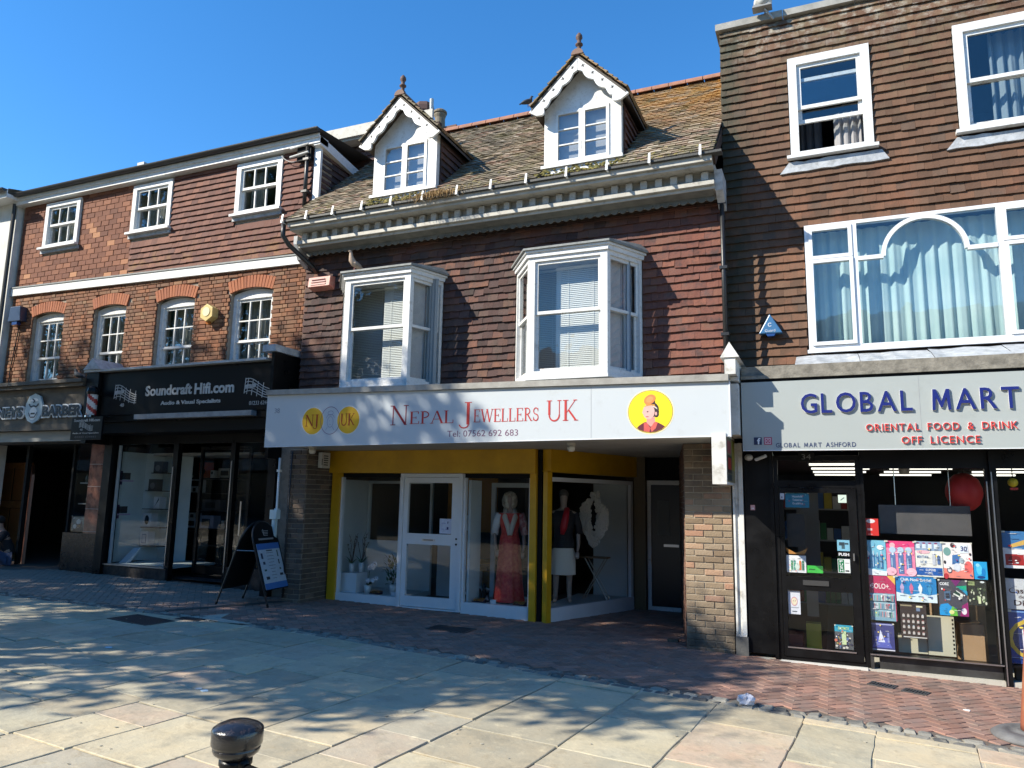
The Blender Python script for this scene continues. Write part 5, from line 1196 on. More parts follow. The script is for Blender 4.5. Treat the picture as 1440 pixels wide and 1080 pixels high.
# projecting light box between the two shops
lx = thing('light_box_sign', 'weathered white projecting light box sign at the right end of the jewellers fascia', 'projecting sign', (-1.1, 8.75, 1.9))
box_part('case', wpil, lx, (-1.20, -1.045, 8.42, 9.20, 1.93, 2.49))
b = MB(); b.box(-1.0445, -1.042, 8.46, 9.17, 1.96, 2.46, flat(120, 118, 90)); b.box(-1.0415, -1.040, 8.50, 8.80, 2.28, 2.42, flat(150, 70, 70)); b.box(-1.0415, -1.040, 8.50, 8.86, 2.06, 2.26, flat(28, 24, 24)); b.box(-1.0395, -1.038, 8.54, 8.80, 2.10, 2.23, flat(170, 40, 35))
b.box(-1.0415, -1.040, 8.9, 9.15, 2.1, 2.44, flat(150, 150, 50)); b.box(-1.0415, -1.040, 8.50, 8.86, 1.98, 2.045, flat(45, 60, 65)); b.build('side_print', None, lx)

# ================================================================== POSTERS IN THE CONVENIENCE STORE
def poster(nm, label, cat, x0, x1, z0, z1, base, shapes, y=9.252, par=None):
    b = MB(); b.box(x0, x1, y, y+.002, z0, z1, base); k = 0
    if nm == 'poster' and x1-x0 > .17:
        lc = [F(40, 45, 60), F(235, 235, 235), F(120, 120, 130)]; shapes = list(shapes)
        for q in range(22): u, v, l_ = R(.04, .8), R(.03, .95), R(.04, .16); shapes.append(('r', u, min(u+l_, .97), v, v+R(.006, .014), random.choice(lc)))
        for q in range(7): shapes.append(('e', R(.08, .92), R(.08, .92), R(.012, .035), R(.012, .03), random.choice([F(230, 60, 60), F(250, 220, 90), F(60, 90, 160), F(240, 240, 240)])))
        shapes += [('r', -.01, .06, .965, 1.01, F(205, 205, 190)), ('r', .94, 1.01, .965, 1.01, F(205, 205, 190))]
    X = lambda u: x0+u*(x1-x0)
    Z = lambda v: z0+v*(z1-z0)
    for s in shapes:
        k += 1; yy = y-.0006-.0003*k
        if s[0] == 'r': b.box(X(s[1]), X(s[2]), yy, yy+.0002, Z(s[3]), Z(s[4]), s[5])
        elif s[0] == 'e': b.prism(ellipse(X(s[1]), Z(s[2]), s[3]*(x1-x0), s[4]*(z1-z0), 16), 'y', yy, yy+.0002, s[5])
        elif s[0] == 'p': b.prism([(X(u), Z(v)) for u, v in s[1]], 'y', yy, yy+.0002, s[2])
        elif s[0] == 't': write(b, s[1], X(s[2]), X(s[3]), Z(s[4]), Z(s[5]), yy+.0002, .0002, s[7] if len(s) > 7 else .01, mt=s[6])
    return tag(b.build(nm), label, cat)
F = flat; wht = F(240, 242, 245)
random.seed(11)
def device(u, v, w_, h, c1, c2, c3): # a slim bottle-like shape with a cap and a highlight
    return [('r', u-w_/2, u+w_/2, v, v+h*.72, c1), ('e', u, v+h*.74, w_*.52, h*.10, c1), ('r', u-w_*.18, u+w_*.18, v+h*.74, v+h, c2), ('r', u-w_*.3, u-w_*.1, v+h*.08, v+h*.62, c3)]
sh = []
for i, u in enumerate((.2, .42, .6, .78)): sh += device(u, .2, .13, .45+.05*(i % 2), F(60, 120, 170), F(200, 225, 240), F(190, 220, 240))
sh += [('e', .3, .88, .2, .09, F(120, 190, 220)), ('e', .75, .8, .16, .07, F(240, 250, 255)), ('p', [(0, 0), (1, 0), (1, .12), (0, .2)], F(225, 235, 240)), ('e', .15, .6, .1, .08, F(220, 240, 250))]
poster('poster', 'light blue poster of slim devices, first in the row of four bright posters', 'poster', .305, .52, .975, 1.35, F(125, 195, 220), sh)
sh = [('p', [(0, .8), (1, .85), (1, 1), (0, 1)], F(235, 70, 130)), ('e', .22, .87, .1, .08, F(250, 190, 200))]
for u in (.22, .5, .78): sh += device(u, .06, .19, .72, F(95, 125, 175), F(235, 235, 245), F(170, 200, 230)); sh += [('e', u, .74, .12, .09, F(190, 215, 235))]
sh += [('e', .15, .12, .18, .12, F(250, 190, 205)), ('e', .85, .12, .18, .12, F(250, 190, 205))]
poster('poster', 'pink poster with three blue bottles, second in the row of four bright posters', 'poster', .525, .80, .98, 1.35, F(240, 140, 175), sh)
sh = [('r', 0, 1, .74, 1, F(150, 175, 205)), ('r', 0, .97, .04, .26, F(35, 95, 175)), ('t', 'SUPERB', .35, .72, .16, .23, wht), ('t', '10ML', .42, .62, .07, .13, wht), ('t', 'MENTHOL', .06, .5, .52, .60, F(90, 130, 180)), ('t', 'ICE', .18, .42, .38, .45, F(90, 130, 180)), ('e', .3, .7, .25, .05, F(245, 190, 200))]
for u in (.12, .34, .56, .78): sh += [('r', u-.07, u+.07, .80, .93, F(225, 235, 245)), ('r', u-.05, u+.05, .93, .97, F(150, 60, 110))]
sh += [('r', .62, .74, .34, .66, F(200, 205, 215)), ('r', .8, .9, .36, .6, F(90, 120, 170))]
poster('poster', 'white poster with a blue foot band, third in the row of bright posters', 'poster', .805, 1.06, .985, 1.355, F(236, 236, 228), sh)
sh = [('p', [(0, 0), (1, 0), (1, .3), (.5, .2), (0, .28)], F(240, 140, 125)), ('e', .85, .32, .14, .17, F(240, 110, 105)), ('e', .15, .74, .13, .12, F(120, 165, 160)), ('e', .35, .92, .08, .07, F(70, 50, 60)), ('p', [(.3, .38), (.55, .42), (.58, .68), (.32, .64)], F(70, 120, 180)), ('e', .46, .30, .13, .12, F(220, 225, 235)), ('e', .2, .22, .09, .09, F(60, 60, 80)), ('e', .2, .22, .06, .06, F(240, 230, 230)),
      ('p', [(.58, .7), (.88, .72), (.86, .96), (.62, .94)], F(230, 240, 250)), ('t', '30', .62, .84, .76, .9, F(50, 60, 120), .03), ('e', .93, .68, .04, .04, F(60, 40, 50)), ('e', .05, .44, .04, .05, F(40, 40, 50)), ('e', .07, .05, .08, .08, F(190, 50, 60)), ('e', .62, .5, .08, .08, F(170, 190, 200))]
poster('poster', 'white poster with coral splashes and a thirty, last in the row of four bright posters', 'poster', 1.065, 1.335, .985, 1.355, F(246, 240, 238), sh)
sh = [('p', [(.72, 1), (1, 1), (1, .80)], F(235, 190, 90)), ('t', 'SOLO+', .2, .78, .70, .82, F(245, 225, 225), .02), ('r', .03, .97, 0, .60, F(130, 170, 190))]
for k in range(3):
    sh += [('r', .08, .92, .07+k*.18, .22+k*.18, F(165, 195, 205))]
    for i in range(16): sh += [('r', .11+i*.05, .135+i*.05, .08+k*.18, .20+k*.18, random.choice([F(90, 140, 170), F(200, 120, 130), F(110, 170, 150), F(210, 210, 215)]))]
poster('poster', 'magenta poster with rows of little boxes on blue-green', 'poster', .302, .592, .497, .975, F(190, 50, 95), sh)
sh = [('p', [(0, 0), (1, 0), (1, .34), (.8, .28), (.6, .36), (.35, .26), (0, .36)], F(215, 232, 240)), ('t', 'Chill, Now Bright!', .12, .88, .78, .93, wht, .02)]
for u, c in ((.15, F(190, 170, 210)), (.38, F(210, 110, 150)), (.6, F(230, 240, 245)), (.83, F(60, 150, 200))): sh += [('p', [(u-.04, .42), (u+.04, .42), (u+.05, .58), (u, .74), (u-.05, .58)], c), ('r', u-.025, u+.025, .32, .43, c), ('r', u-.06, u+.06, .2, .24, F(120, 150, 170))]
poster('poster', 'blue landscape poster with four pointed flame-like bottles under white script', 'poster', .60, .985, .715, .98, F(20, 130, 195), sh)
sh = [('t', 'CORE', .06, .38, .84, .92, wht, .03), ('p', [(.45, 1), (.8, 1), (.62, .82)], F(120, 40, 110)), ('p', [(.62, .82), (.98, .62), (.98, .86)], F(20, 170, 130)), ('p', [(.7, .8), (1, .7), (1, .58)], F(30, 150, 190)), ('p', [(0, 0), (.45, 0), (.5, .2), (.3, .34), (.05, .3), (0, .2)], F(20, 150, 215)), ('p', [(.35, 0), (.62, 0), (.6, .22), (.45, .26), (.38, .15)], F(110, 190, 70)), ('p', [(.7, 0), (1, 0), (1, .4), (.8, .3)], F(150, 40, 110)), ('r', .2, .42, .42, .68, F(80, 110, 140)), ('r', .24, .38, .48, .62, F(30, 40, 60)), ('p', [(.5, .6), (.8, .48), (.86, .6), (.62, .72)], F(225, 230, 220)), ('p', [(.52, .64), (.74, .55), (.76, .62), (.6, .70)], F(40, 70, 60)), ('e', .42, .10, .09, .06, F(225, 230, 150)), ('e', .85, .14, .09, .09, F(235, 230, 235))]
poster('poster', 'dark grey poster with green, blue and magenta blocks and a small device', 'poster', 1.0, 1.265, .598, .965, F(75, 75, 85), sh)
sh = [('r', .03, .38, .8, .96, F(150, 165, 110)), ('t', 'MARY', .06, .34, .86, .93, F(40, 50, 30)), ('e', .8, .95, .12, .04, F(215, 225, 225))]
for k in range(26): sh += [('e', R(.06, .94), R(.08, .72), R(.03, .08), R(.03, .07), random.choice([F(110, 130, 90), F(170, 185, 150), F(60, 75, 50), F(200, 205, 180)]))]
sh += [('r', .52, .66, .08, .36, F(205, 215, 170))]
poster('poster', 'dark green poster crowded with pale jars, below the cyan sticker', 'poster', 1.272, 1.44, .718, .97, F(35, 40, 34), sh)
poster('sticker', 'shiny cyan sticker at the right end of the bright poster row', 'sticker', 1.342, 1.462, .985, 1.165, F(30, 165, 225), [('e', .4, .55, .22, .3, F(90, 205, 245)), ('e', .7, .4, .15, .25, F(15, 130, 205)), ('e', .5, .12, .3, .08, F(10, 60, 130)), ('e', .3, .8, .15, .1, F(150, 225, 250))])
sh = [('r', .05, .95, .93, .97, F(170, 175, 220)), ('r', 0, 1, 0, .04, F(225, 225, 235)), ('p', [(.1, .1), (.9, .1), (.7, .5), (.3, .5)], F(95, 105, 190)), ('p', [(.35, .3), (.45, .75), (.55, .5), (.62, .3)], F(220, 225, 245)), ('r', .2, .28, .3, .7, F(130, 140, 205)), ('r', .72, .8, .3, .66, F(130, 140, 205))]
poster('poster', 'violet-blue poster with a white peak, bottom left of the store window', 'poster', .312, .555, .185, .47, F(60, 65, 125), sh)
sh = [('r', .02, .45, .93, .97, F(150, 140, 110)), ('r', .62, .86, .91, .96, F(220, 215, 180)), ('r', .62, .76, .80, .90, F(110, 130, 160)), ('r', .08, .96, .02, .05, F(200, 200, 195))]
for i in range(5):
    for k in range(4): u, v = .12+.18*i, .12+.165*k; sh += [('r', u-.045, u+.045, v, v+.07, F(190, 185, 180)), ('r', u-.03, u+.03, v+.07, v+.095, random.choice([F(170, 160, 150), F(150, 90, 90), F(180, 200, 210)]))]
poster('price_poster', 'dark brown poster with a grid of twenty small pale products', 'poster', .625, .875, .335, .69, F(52, 40, 38), sh)
poster('sticker', 'small red and white notice above the poster row at the left of the store window', 'notice', .335, .462, 1.40, 1.585, F(215, 45, 40), [('e', .4, .85, .35, .12, F(235, 225, 225)), ('r', .1, .5, .3, .42, F(240, 200, 195)), ('r', .15, .5, .05, .1, F(235, 150, 145))])
poster('poster', 'white notice with a pink face ring on the lower pane of the store door', 'notice', -.505, -.378, .50, .755, F(222, 225, 235), [('e', .5, .55, .28, .2, F(205, 150, 160)), ('e', .5, .55, .22, .155, F(235, 225, 195)), ('e', .42, .57, .03, .03, F(150, 90, 110)), ('e', .58, .57, .03, .03, F(150, 90, 110)), ('r', .2, .85, .27, .30, F(150, 155, 165)), ('r', .3, .7, .1, .14, F(90, 100, 110))], y=9.236)
sh = [('r', 0, 1, .72, 1, F(50, 160, 190)), ('t', 'ENERGY', .2, .8, .8, .92, F(200, 225, 120)), ('r', .38, .62, .2, .75, F(175, 195, 150))]
for k in range(30): sh += [('e', R(.05, .95), R(.05, .62), R(.04, .09), R(.03, .07), random.choice([F(190, 110, 90), F(90, 110, 150), F(200, 200, 190), F(60, 60, 80), F(160, 150, 90)]))]
sh += [('r', .38, .62, .2, .75, F(185, 205, 160))]
poster('poster', 'colourful drinks poster at the lower right of the store door', 'poster', -.035, .15, .163, .42, F(90, 95, 100), sh, y=9.236)
poster('poster', 'teal notice with three lines of white writing at the top of the store door', 'notice', -.497, -.24, 1.69, 1.855, F(18, 120, 150), [('t', 'Household', .3, .72, .70, .84, wht), ('t', 'Toiletries', .3, .72, .46, .60, wht), ('t', 'Groceries', .3, .74, .22, .36, wht)], y=9.236)
sh = [('r', .06, .94, .1, .12, F(150, 170, 180))]
for u, c in ((.28, F(70, 150, 110)), (.42, F(90, 170, 150)), (.7, F(210, 120, 60)), (.84, F(60, 120, 100))): sh += [('r', u-.055, u+.055, .15, .6, c), ('e', u, .62, .055, .1, c)]
sh += [('e', .55, .36, .12, .2, F(210, 225, 215))]
poster('poster', 'white card showing green and orange jars on the store door', 'poster', -.508, -.30, .96, 1.15, F(238, 240, 242), sh, y=9.236)
poster('sticker', 'bright green strip notice beside the card of jars on the store door', 'notice', -.29, -.125, .965, 1.045, F(60, 190, 70), [('p', [(.5, 1), (1, .3), (1, 1)], F(35, 110, 45)), ('r', .1, .5, .4, .55, F(20, 90, 40))], y=9.236)
ob_ = MB(); ob_.prism([(-.515, 1.235), (-.42, 1.185), (-.37, 1.185), (-.275, 1.24), (-.31, 1.165), (-.48, 1.165)], 'y', 9.236, 9.239, F(190, 130, 60)); ob_.box(-.49, -.30, 9.30, 9.302, 1.24, 1.62, F(20, 18, 20))
tag(ob_.build('poster'), 'black poster edged with a gold chevron in the upper pane of the store door', 'poster')
poster('sticker', 'light blue square pictogram sticker at the right of the store door', 'sticker', .033, .16, 1.222, 1.342, F(120, 180, 205), [('r', .15, .6, .5, .8, F(40, 60, 70)), ('r', .35, .6, .2, .5, F(60, 90, 100)), ('r', .62, .9, .6, .75, F(50, 70, 80))], y=9.203)
poster('sticker', 'white push lettering on the store door between the blue and green stickers', 'sticker', .035, .16, 1.165, 1.205, F(14, 14, 15), [('t', 'PUSH', .08, .92, .1, .9, wht, .02)], y=9.203)
poster('sticker', 'green and white push sticker with white strip low on the store door edge', 'sticker', .03, .155, .985, 1.135, F(225, 230, 228), [('r', .04, .52, .04, .96, F(15, 115, 70)), ('t', 'P', .16, .42, .74, .90, wht), ('t', 'U', .16, .42, .52, .68, wht), ('t', 'S', .16, .42, .30, .46, wht), ('t', 'H', .16, .42, .08, .24, wht), ('r', .6, .9, .1, .2, F(60, 60, 60)), ('r', .6, .9, .7, .74, F(150, 150, 150))], y=9.203)
poster('sticker', 'small pale green square sticker at the top right of the store door', 'sticker', .066, .152, 1.753, 1.841, F(205, 222, 210), [('p', [(.25, .35), (.3, .28), (.75, .62), (.7, .7)], F(60, 80, 70))], y=9.203)
poster('sticker', 'tiny white square sticker at the top left of the store door', 'sticker', -.55, -.505, 1.78, 1.85, F(200, 205, 215), [('r', .2, .6, .2, .5, F(120, 130, 150))], y=9.203)
poster('sticker', 'small pink and white sticker on the black panel left of the store door', 'sticker', -.885, -.835, 1.65, 1.71, F(225, 170, 170), [('r', .2, .8, .2, .5, F(240, 220, 220))], y=9.236)
# posters in the next window, cut by the frame edge
sh = [('p', [(0, .55), (1, .45), (1, 1), (0, 1)], F(60, 120, 175)), ('p', [(.1, .62), (.5, .85), (.95, .6), (.9, .5), (.5, .7), (.15, .55)], F(215, 175, 90)), ('r', .04, .34, .08, .38, F(170, 35, 35)), ('r', .42, .76, .08, .38, F(205, 100, 60)), ('e', .6, .16, .1, .05, F(225, 190, 150)), ('e', .19, .24, .1, .1, F(120, 20, 25))]
poster('poster', 'food poster with golden snacks over red and orange packets in the right-hand store window', 'poster', 1.61, 2.15, 1.115, 1.49, F(240, 240, 240), sh)
poster('poster', 'pale grey wine poster with dark gothic lettering, between the food and beer posters', 'poster', 1.61, 2.15, .705, 1.01, F(198, 202, 206), [('t', 'Casillero', .05, .62, .52, .70, F(60, 25, 30), .015), ('t', 'del', .2, .32, .36, .46, F(60, 25, 30)), ('t', 'Diablo', .12, .60, .12, .30, F(60, 25, 30), .015)])
poster('poster', 'blue beer poster with a gold ring and large red initial in the right-hand store window', 'poster', 1.61, 2.15, .17, .695, F(22, 62, 140), [('e', .42, .46, .44, .40, F(205, 175, 60)), ('e', .42, .46, .37, .33, F(25, 40, 95)), ('t', 'F', .21, .52, .28, .66, wht, .09), ('t', 'F', .23, .50, .30, .64, F(205, 30, 45), .05), ('r', 0, 1, .96, .985, F(120, 160, 210)), ('r', 0, 1, .10, .115, F(120, 160, 210))])

# behind the store glass
def box_thing(nm, label, cat, mt, *bx, group=None):
    b = MB()
    for q in bx: b.box(*q)
    return tag(b.build(nm, mt), label, cat, group)
t = thing('hanging_board', 'dark grey menu board hanging behind the store window above the posters', 'board', (.9, 9.5, 1.39))
box_part('board', mat('slate_board', (.055, .055, .058), .6, col2=(.09, .085, .085), nscale=3), t, (.485, 1.385, 9.5, 9.53, 1.42, 1.74)); 
for x in (.66, 1.2): 
    b = MB(); b.tube([(x, 9.515, 1.74), (x, 9.515, 2.28)], .006, 5); b.build('chain', chrome, t)
t = thing('paper_lantern', 'round red paper lantern hanging in the store window', 'lantern', (1.36, 9.75, 1.66))
b = MB(); b.lathe([(r_*.88, z_) for r_, z_ in [(.02, .0), (.10, .02), (.17, .08), (.205, .17), (.21, .21), (.205, .26), (.17, .35), (.10, .41), (.03, .43)]], (1.37, 9.72, 1.68), 24, wob=lambda a, j: .015*math.cos(a*12)); b.build('shade', mat('red_paper', (.55, .02, .02), .6), t, smooth=True)
b = MB(); b.tube([(1.37, 9.72, 2.11), (1.37, 9.72, 2.29)], .006, 5); b.build('cord', blackm, t)
b = MB(); b.ball((1.80, 9.5, 2.0), (.05, .05, .05), 12, mat('yellow_ball', (.65, .5, .02), .5)); b.tube([(1.8, 9.5, 2.05), (1.8, 9.5, 2.2)], .005, 5, blackm); b.box(1.77, 1.84, 9.48, 9.52, 1.92, 1.945, F(190, 40, 30)); tag(b.build('hanging_ornament'), 'small yellow ball ornament hanging in the right-hand store window', 'ornament')
b = MB(); b.lathe([(.05, 0), (.06, .05), (.055, .12), (.03, .14)], (.80, 9.9, 2.1), 14); tag(b.build('smoke_alarm_lamp', mat('frosted_lamp', (.4, .4, .38), .4)), 'pale ceiling lamp behind the store window glass', 'lamp')
card = mat('cardboard', (.34, .22, .12), .85, col2=(.28, .18, .10), nscale=3)
box_thing('cardboard_box', 'brown cardboard box with lighter flap low behind the store window, right side', 'box', card, (1.20, 1.42, 9.45, 9.75, .12, .50)); box_thing('cardboard_box', 'large shaded cardboard box stacked behind the store window posters', 'box', card, (1.0, 1.5, 9.8, 10.2, .05, .72)); 
t = thing('display_stand', 'back of a cream display board with a row of punched holes behind the store window', 'board', (1.0, 9.4, .15))
box_part('panel', mat('cream_board', (.42, .40, .30), .7), t, (.885, 1.14, 9.38, 9.40, .16, .57), (.60, .88, 9.40, 9.42, .16, .36))
b = MB()
for k in range(9): b.box(1.118, 1.132, 9.377, 9.379, .19+k*.042, .21+k*.042)
b.build('hole_strip', blackm, t)
box_thing('crisp_packet', 'yellow packet on the floor behind the store door glass', 'packet', mat('yellow_packet', (.4, .35, .04), .4), (-.34, -.18, 9.6, 9.75, .0, .36)); box_thing('crate', 'dull red crate on the floor behind the store door glass', 'crate', mat('red_crate', (.25, .06, .04), .6), (-.55, -.38, 9.6, 9.9, .0, .22))
box_thing('floor_display', 'pale upright card behind the lower pane of the store door', 'card', mat('dim_card', (.3, .29, .26), .8), (-.33, -.2, 9.9, 9.92, .4, .74)); box_thing('dim_partition', 'greyish partition seen through the upper pane of the store door', 'partition', mat('dim_grey', (.2, .19, .17), .8), (-.42, -.16, 10.2, 10.25, .95, 1.9))
for i, x in enumerate((-.8, 2.9)): 
    t = thing('shelf_unit', ('stocked shelf unit along the left wall inside the convenience store' if i == 0 else 'stocked shelf unit at the back right inside the convenience store'), 'shelf', (x, 12, 0))
    for k in range(4): box_part('shelf', mat('shelf_metal', (.3, .3, .29), .5), t, (x, x+1.2, 12, 12.4, .3+k*.45, .32+k*.45))
    b = MB()
    for k in range(4):
        xx = x+.02
        while xx < x+1.15: w_ = R(.05, .12); b.box(xx, xx+w_, 12.02, 12.2, .322+k*.45, .322+k*.45+R(.15, .33), random.choice([F(180, 60, 50), F(60, 100, 160), F(200, 180, 60), F(210, 210, 205), F(60, 130, 80)])); xx += w_+.01
    b.build('goods', None, t)

# ================================================================== SMALL FITTINGS ON THE WALLS
def P2(b, x, z, r, n, y0, y1, mt=None, a0=0): b.prism([(x+r*math.cos(rad(a0+360*k/n)), z+r*math.sin(rad(a0+360*k/n))) for k in range(n)], 'y', y0, y1, mt)
t = thing('alarm_box', 'blue-black square alarm box on the brick wall at the far left, above the barber shop', 'alarm box', (-15.68, YL, 5.2))
b = MB(); b.prism([(-15.86, 5.24), (-15.82, 5.56), (-15.50, 5.56), (-15.46, 5.24)], 'y', 9.80, YL-.001); b.build('housing', mat('blue_black_plastic', (.03, .04, .07), .3), t, bevel=.01); box_part('strobe', mat('blue_lens', (.02, .04, .15), .2), t, (-15.74, -15.58, 9.82, 9.9, 5.17, 5.235)); b = MB(); b.tube([(-15.66, 9.93, 5.17), (-15.7, 9.93, 4.8), (-15.78, 9.93, 4.2), (-15.76, 9.93, 3.85)], .012, 6); b.build('cable', gutterm, t)
t = thing('alarm_box', 'faded yellow hexagonal bell box on the brick between two arched windows', 'alarm box', (-10.28, YL, 4.8))
b = MB(); P2(b, -10.28, 4.975, .165, 6, 9.80, YL-.001, a0=30); b.build('housing', mat('faded_yellow', (.62, .46, .17), .4, col2=(.5, .38, .15), nscale=8), t, bevel=.008); b = MB(); P2(b, -10.28, 4.99, .085, 16, 9.79, 9.799); b.build('badge', mat('pale_yellow', (.72, .60, .35), .5), t); b = MB(); P2(b, -10.28, 4.80, .04, 10, 9.84, 9.9); b.build('strobe', mat('amber_lens', (.3, .1, .02), .2), t)
t = thing('alarm_box', 'faded red rectangular alarm box under the eaves at the left of the tile-hung wall', 'alarm box', (-7.7, YM, 5.15))
b = MB(); b.prism([(9.66, 5.17), (YM-.001, 5.13), (YM-.001, 5.36), (9.68, 5.34)], 'x', -7.92, -7.48); b.build('housing', mat('faded_red', (.42, .13, .10), .5, col2=(.5, .25, .2), nscale=15), t, bevel=.006)
b = MB()
for k in range(3): b.box(-7.86, -7.56+R(-.05, 0), 9.655-.0001*k, 9.664, 5.20+k*.045, 5.22+k*.045)
b.build('faded_lettering', mat('pale_pink', (.6, .38, .34), .6), t)
t = thing('alarm_box', 'blue triangular alarm box on the brown tiles left of the arched window', 'alarm box', (-.64, YG, 3.9))
b = MB(); b.prism([(-.645, 4.20), (-.79, 3.935), (-.49, 3.935)], 'y', 10.02, YG-.02); b.build('housing', mat('blue_plastic', (.045, .14, .28), .35), t, bevel=.012); b = MB(); b.prism([(-.70, 3.934), (-.58, 3.934), (-.60, 3.90), (-.68, 3.90)], 'y', 10.03, 10.12); b.build('lens', mat('blue_lens2', (.02, .06, .2), .2), t)
b = MB(); write(b, 'Guard', -.71, -.58, 3.955, 3.99, 10.018, .002, mt=flat(215, 225, 240)); line(b, ellipse(-.645, 4.05, .022, .022, 10, 40, 320), .01, 10.0165, flat(215, 225, 240)); b.build('lettering', None, t)
t = thing('floodlight', 'white domed lamp on a short arm over the parapet of the right building', 'lamp', (-.57, 10.05, 8.5))
b = MB(); b.ball((-.58, 9.98, 8.66), (.125, .125, .10), 16); b.build('dome', mat('lamp_white', (.6, .6, .56), .5, col2=(.3, .28, .24), nscale=20), t, smooth=True); b = MB(); b.tube([(-.56, 10.2, 8.57), (-.56, 9.98, 8.56)], .018, 6); b.tube([(-.56, 9.98, 8.56), (-.45, 10.05, 8.42)], .015, 6); b.build('arm', chrome, t)
b = MB(); b.prism([(-.72, 8.56), (-.46, 8.56), (-.50, 8.60), (-.70, 8.60)], 'y', 9.9, 10.05); b.build('rim', mat('lamp_grey', (.25, .25, .24), .5), t)
def pipe(nm, label, pts, r, mt, cat='pipe', clips=()):
    t = thing(nm, label, cat, pts[-1]); b = MB(); b.tube(pts, r, 10); b.build('tube', mt, t, smooth=True)
    for p in clips: b = MB(); b.box(p[0]-r*1.7, p[0]+r*1.7, p[1]-r*1.3, p[1]+r*1.6, p[2]-.02, p[2]+.02); b.build('clip', mt, t)
pipe('downpipe', 'black swan-neck rainwater pipe bending from the gutter back to the tiles', [(-8.13, 9.22, 6.17), (-8.13, 9.22, 5.95), (-8.08, 9.32, 5.82), (-7.9, 9.68, 5.56), (-7.84, 9.79, 5.46)], .04, gutterm, 'downpipe')
pipe('downpipe', 'long thin black downpipe between the red and the brown tile-hung walls', [(-1.18, 9.74, 6.1), (-1.18, 9.74, 3.3)], .03, gutterm, 'downpipe', [(-1.18, 9.74, z) for z in (3.9, 4.8, 5.7)])
pipe('downpipe', 'short black downpipe with brackets at the right corner of the brick building', [(-8.27, 9.86, 7.9), (-8.27, 9.86, 6.72)], .035, gutterm, 'downpipe', [(-8.27, 9.86, z) for z in (7.0, 7.6)])
pipe('conduit', 'thin white pipe beside the left brick pier of the jewellers', [(-7.90, 9.24, 2.3), (-7.90, 9.24, .35)], .018, white, 'pipe', [(-7.9, 9.24, z) for z in (.8, 1.5, 2.1)])
pipe('conduit', 'dark cable running down the left brick pier of the jewellers', [(-7.68, 9.26, 2.4), (-7.70, 9.26, 1.2), (-7.69, 9.26, .2)], .012, gutterm, 'cable')
b = MB(); b.box(-7.97, -7.84, 9.17, 9.26, 1.36, 1.50); b.box(-7.93, -7.87, 9.18, 9.24, 1.05, 1.355); tag(b.build('socket_box', mat('pale_blue_box', (.5, .62, .64), .5)), 'pale blue-white socket box on the pipe behind the pavement sign', 'socket')
t = thing('insulator_bracket', 'bracket of wire insulators on the top right corner of the brick building', 'bracket', (-8.35, 9.9, 7.6))
for z in (7.70, 7.86): b = MB(); b.tube([(-8.62, 9.82, z-.02), (-8.22, 9.82, z+.02)], .02, 8); b.build('arm', mat('pale_arm', (.5, .5, .48), .5), t)
box_part('back_box', blackm, t, (-8.5, -8.2, 9.86, 9.93, 7.60, 7.95)); b = MB(); b.tube([(-8.86+.6*k/10, 9.87, 7.78-.17*math.sin(math.pi*k/10)**.8 if 0 < k < 10 else 7.78) for k in range(11)], .007, 5); b.build('wire', mat('pale_wire', (.5, .48, .45), .6), t)
for x, y, lb_ in ((-7.02, 8.9, 'small white bulkhead lamp under the canopy near its left end'), (-3.0, 8.9, 'small white bulkhead lamp under the middle of the canopy')):
    t = thing('bulkhead_lamp', lb_, 'lamp', (x, y, 2.35)); b = MB(); b.lathe([(.035, 0), (.05, .03), (.05, .07)], (x, y, 2.335), 14); b.build('shade', mat('opal', (.6, .58, .52), .4), t, smooth=True); b = MB(); b.lathe([(.06, 0), (.06, .035)], (x, y, 2.408), 14); b.build('base', creamp, t)
t = thing('speaker_unit', 'white slotted sounder box on the side of the left brick pier under the canopy', 'sounder', (-7.36, 9.6, 2.15))
box_part('case', mat('off_white_plastic', (.55, .54, .5), .5), t, (-7.385, -7.31, 9.52, 9.72, 2.16, 2.40))
b = MB()
for k in range(5): b.box(-7.309, -7.307, 9.56, 9.67, 2.20+k*.035, 2.215+k*.035)
b.box(-7.31, -7.30, 9.515, 9.519, 2.2, 2.3); b.build('slots', blackm, t)
t = thing('security_camera', 'pair of small white camera heads under the left end of the store sign', 'camera', (-.85, 9.1, 2.2)); b = MB(); b.ball((-.875, 9.1, 2.26), (.05, .05, .04), 10); b.build('dome', mat('dome_grey', (.4, .39, .37), .5), t); b = MB(); b.tube([(-.80, 9.12, 2.235), (-.68, 9.05, 2.275)], .02, 8); b.build('tube_head', whiteclean, t)

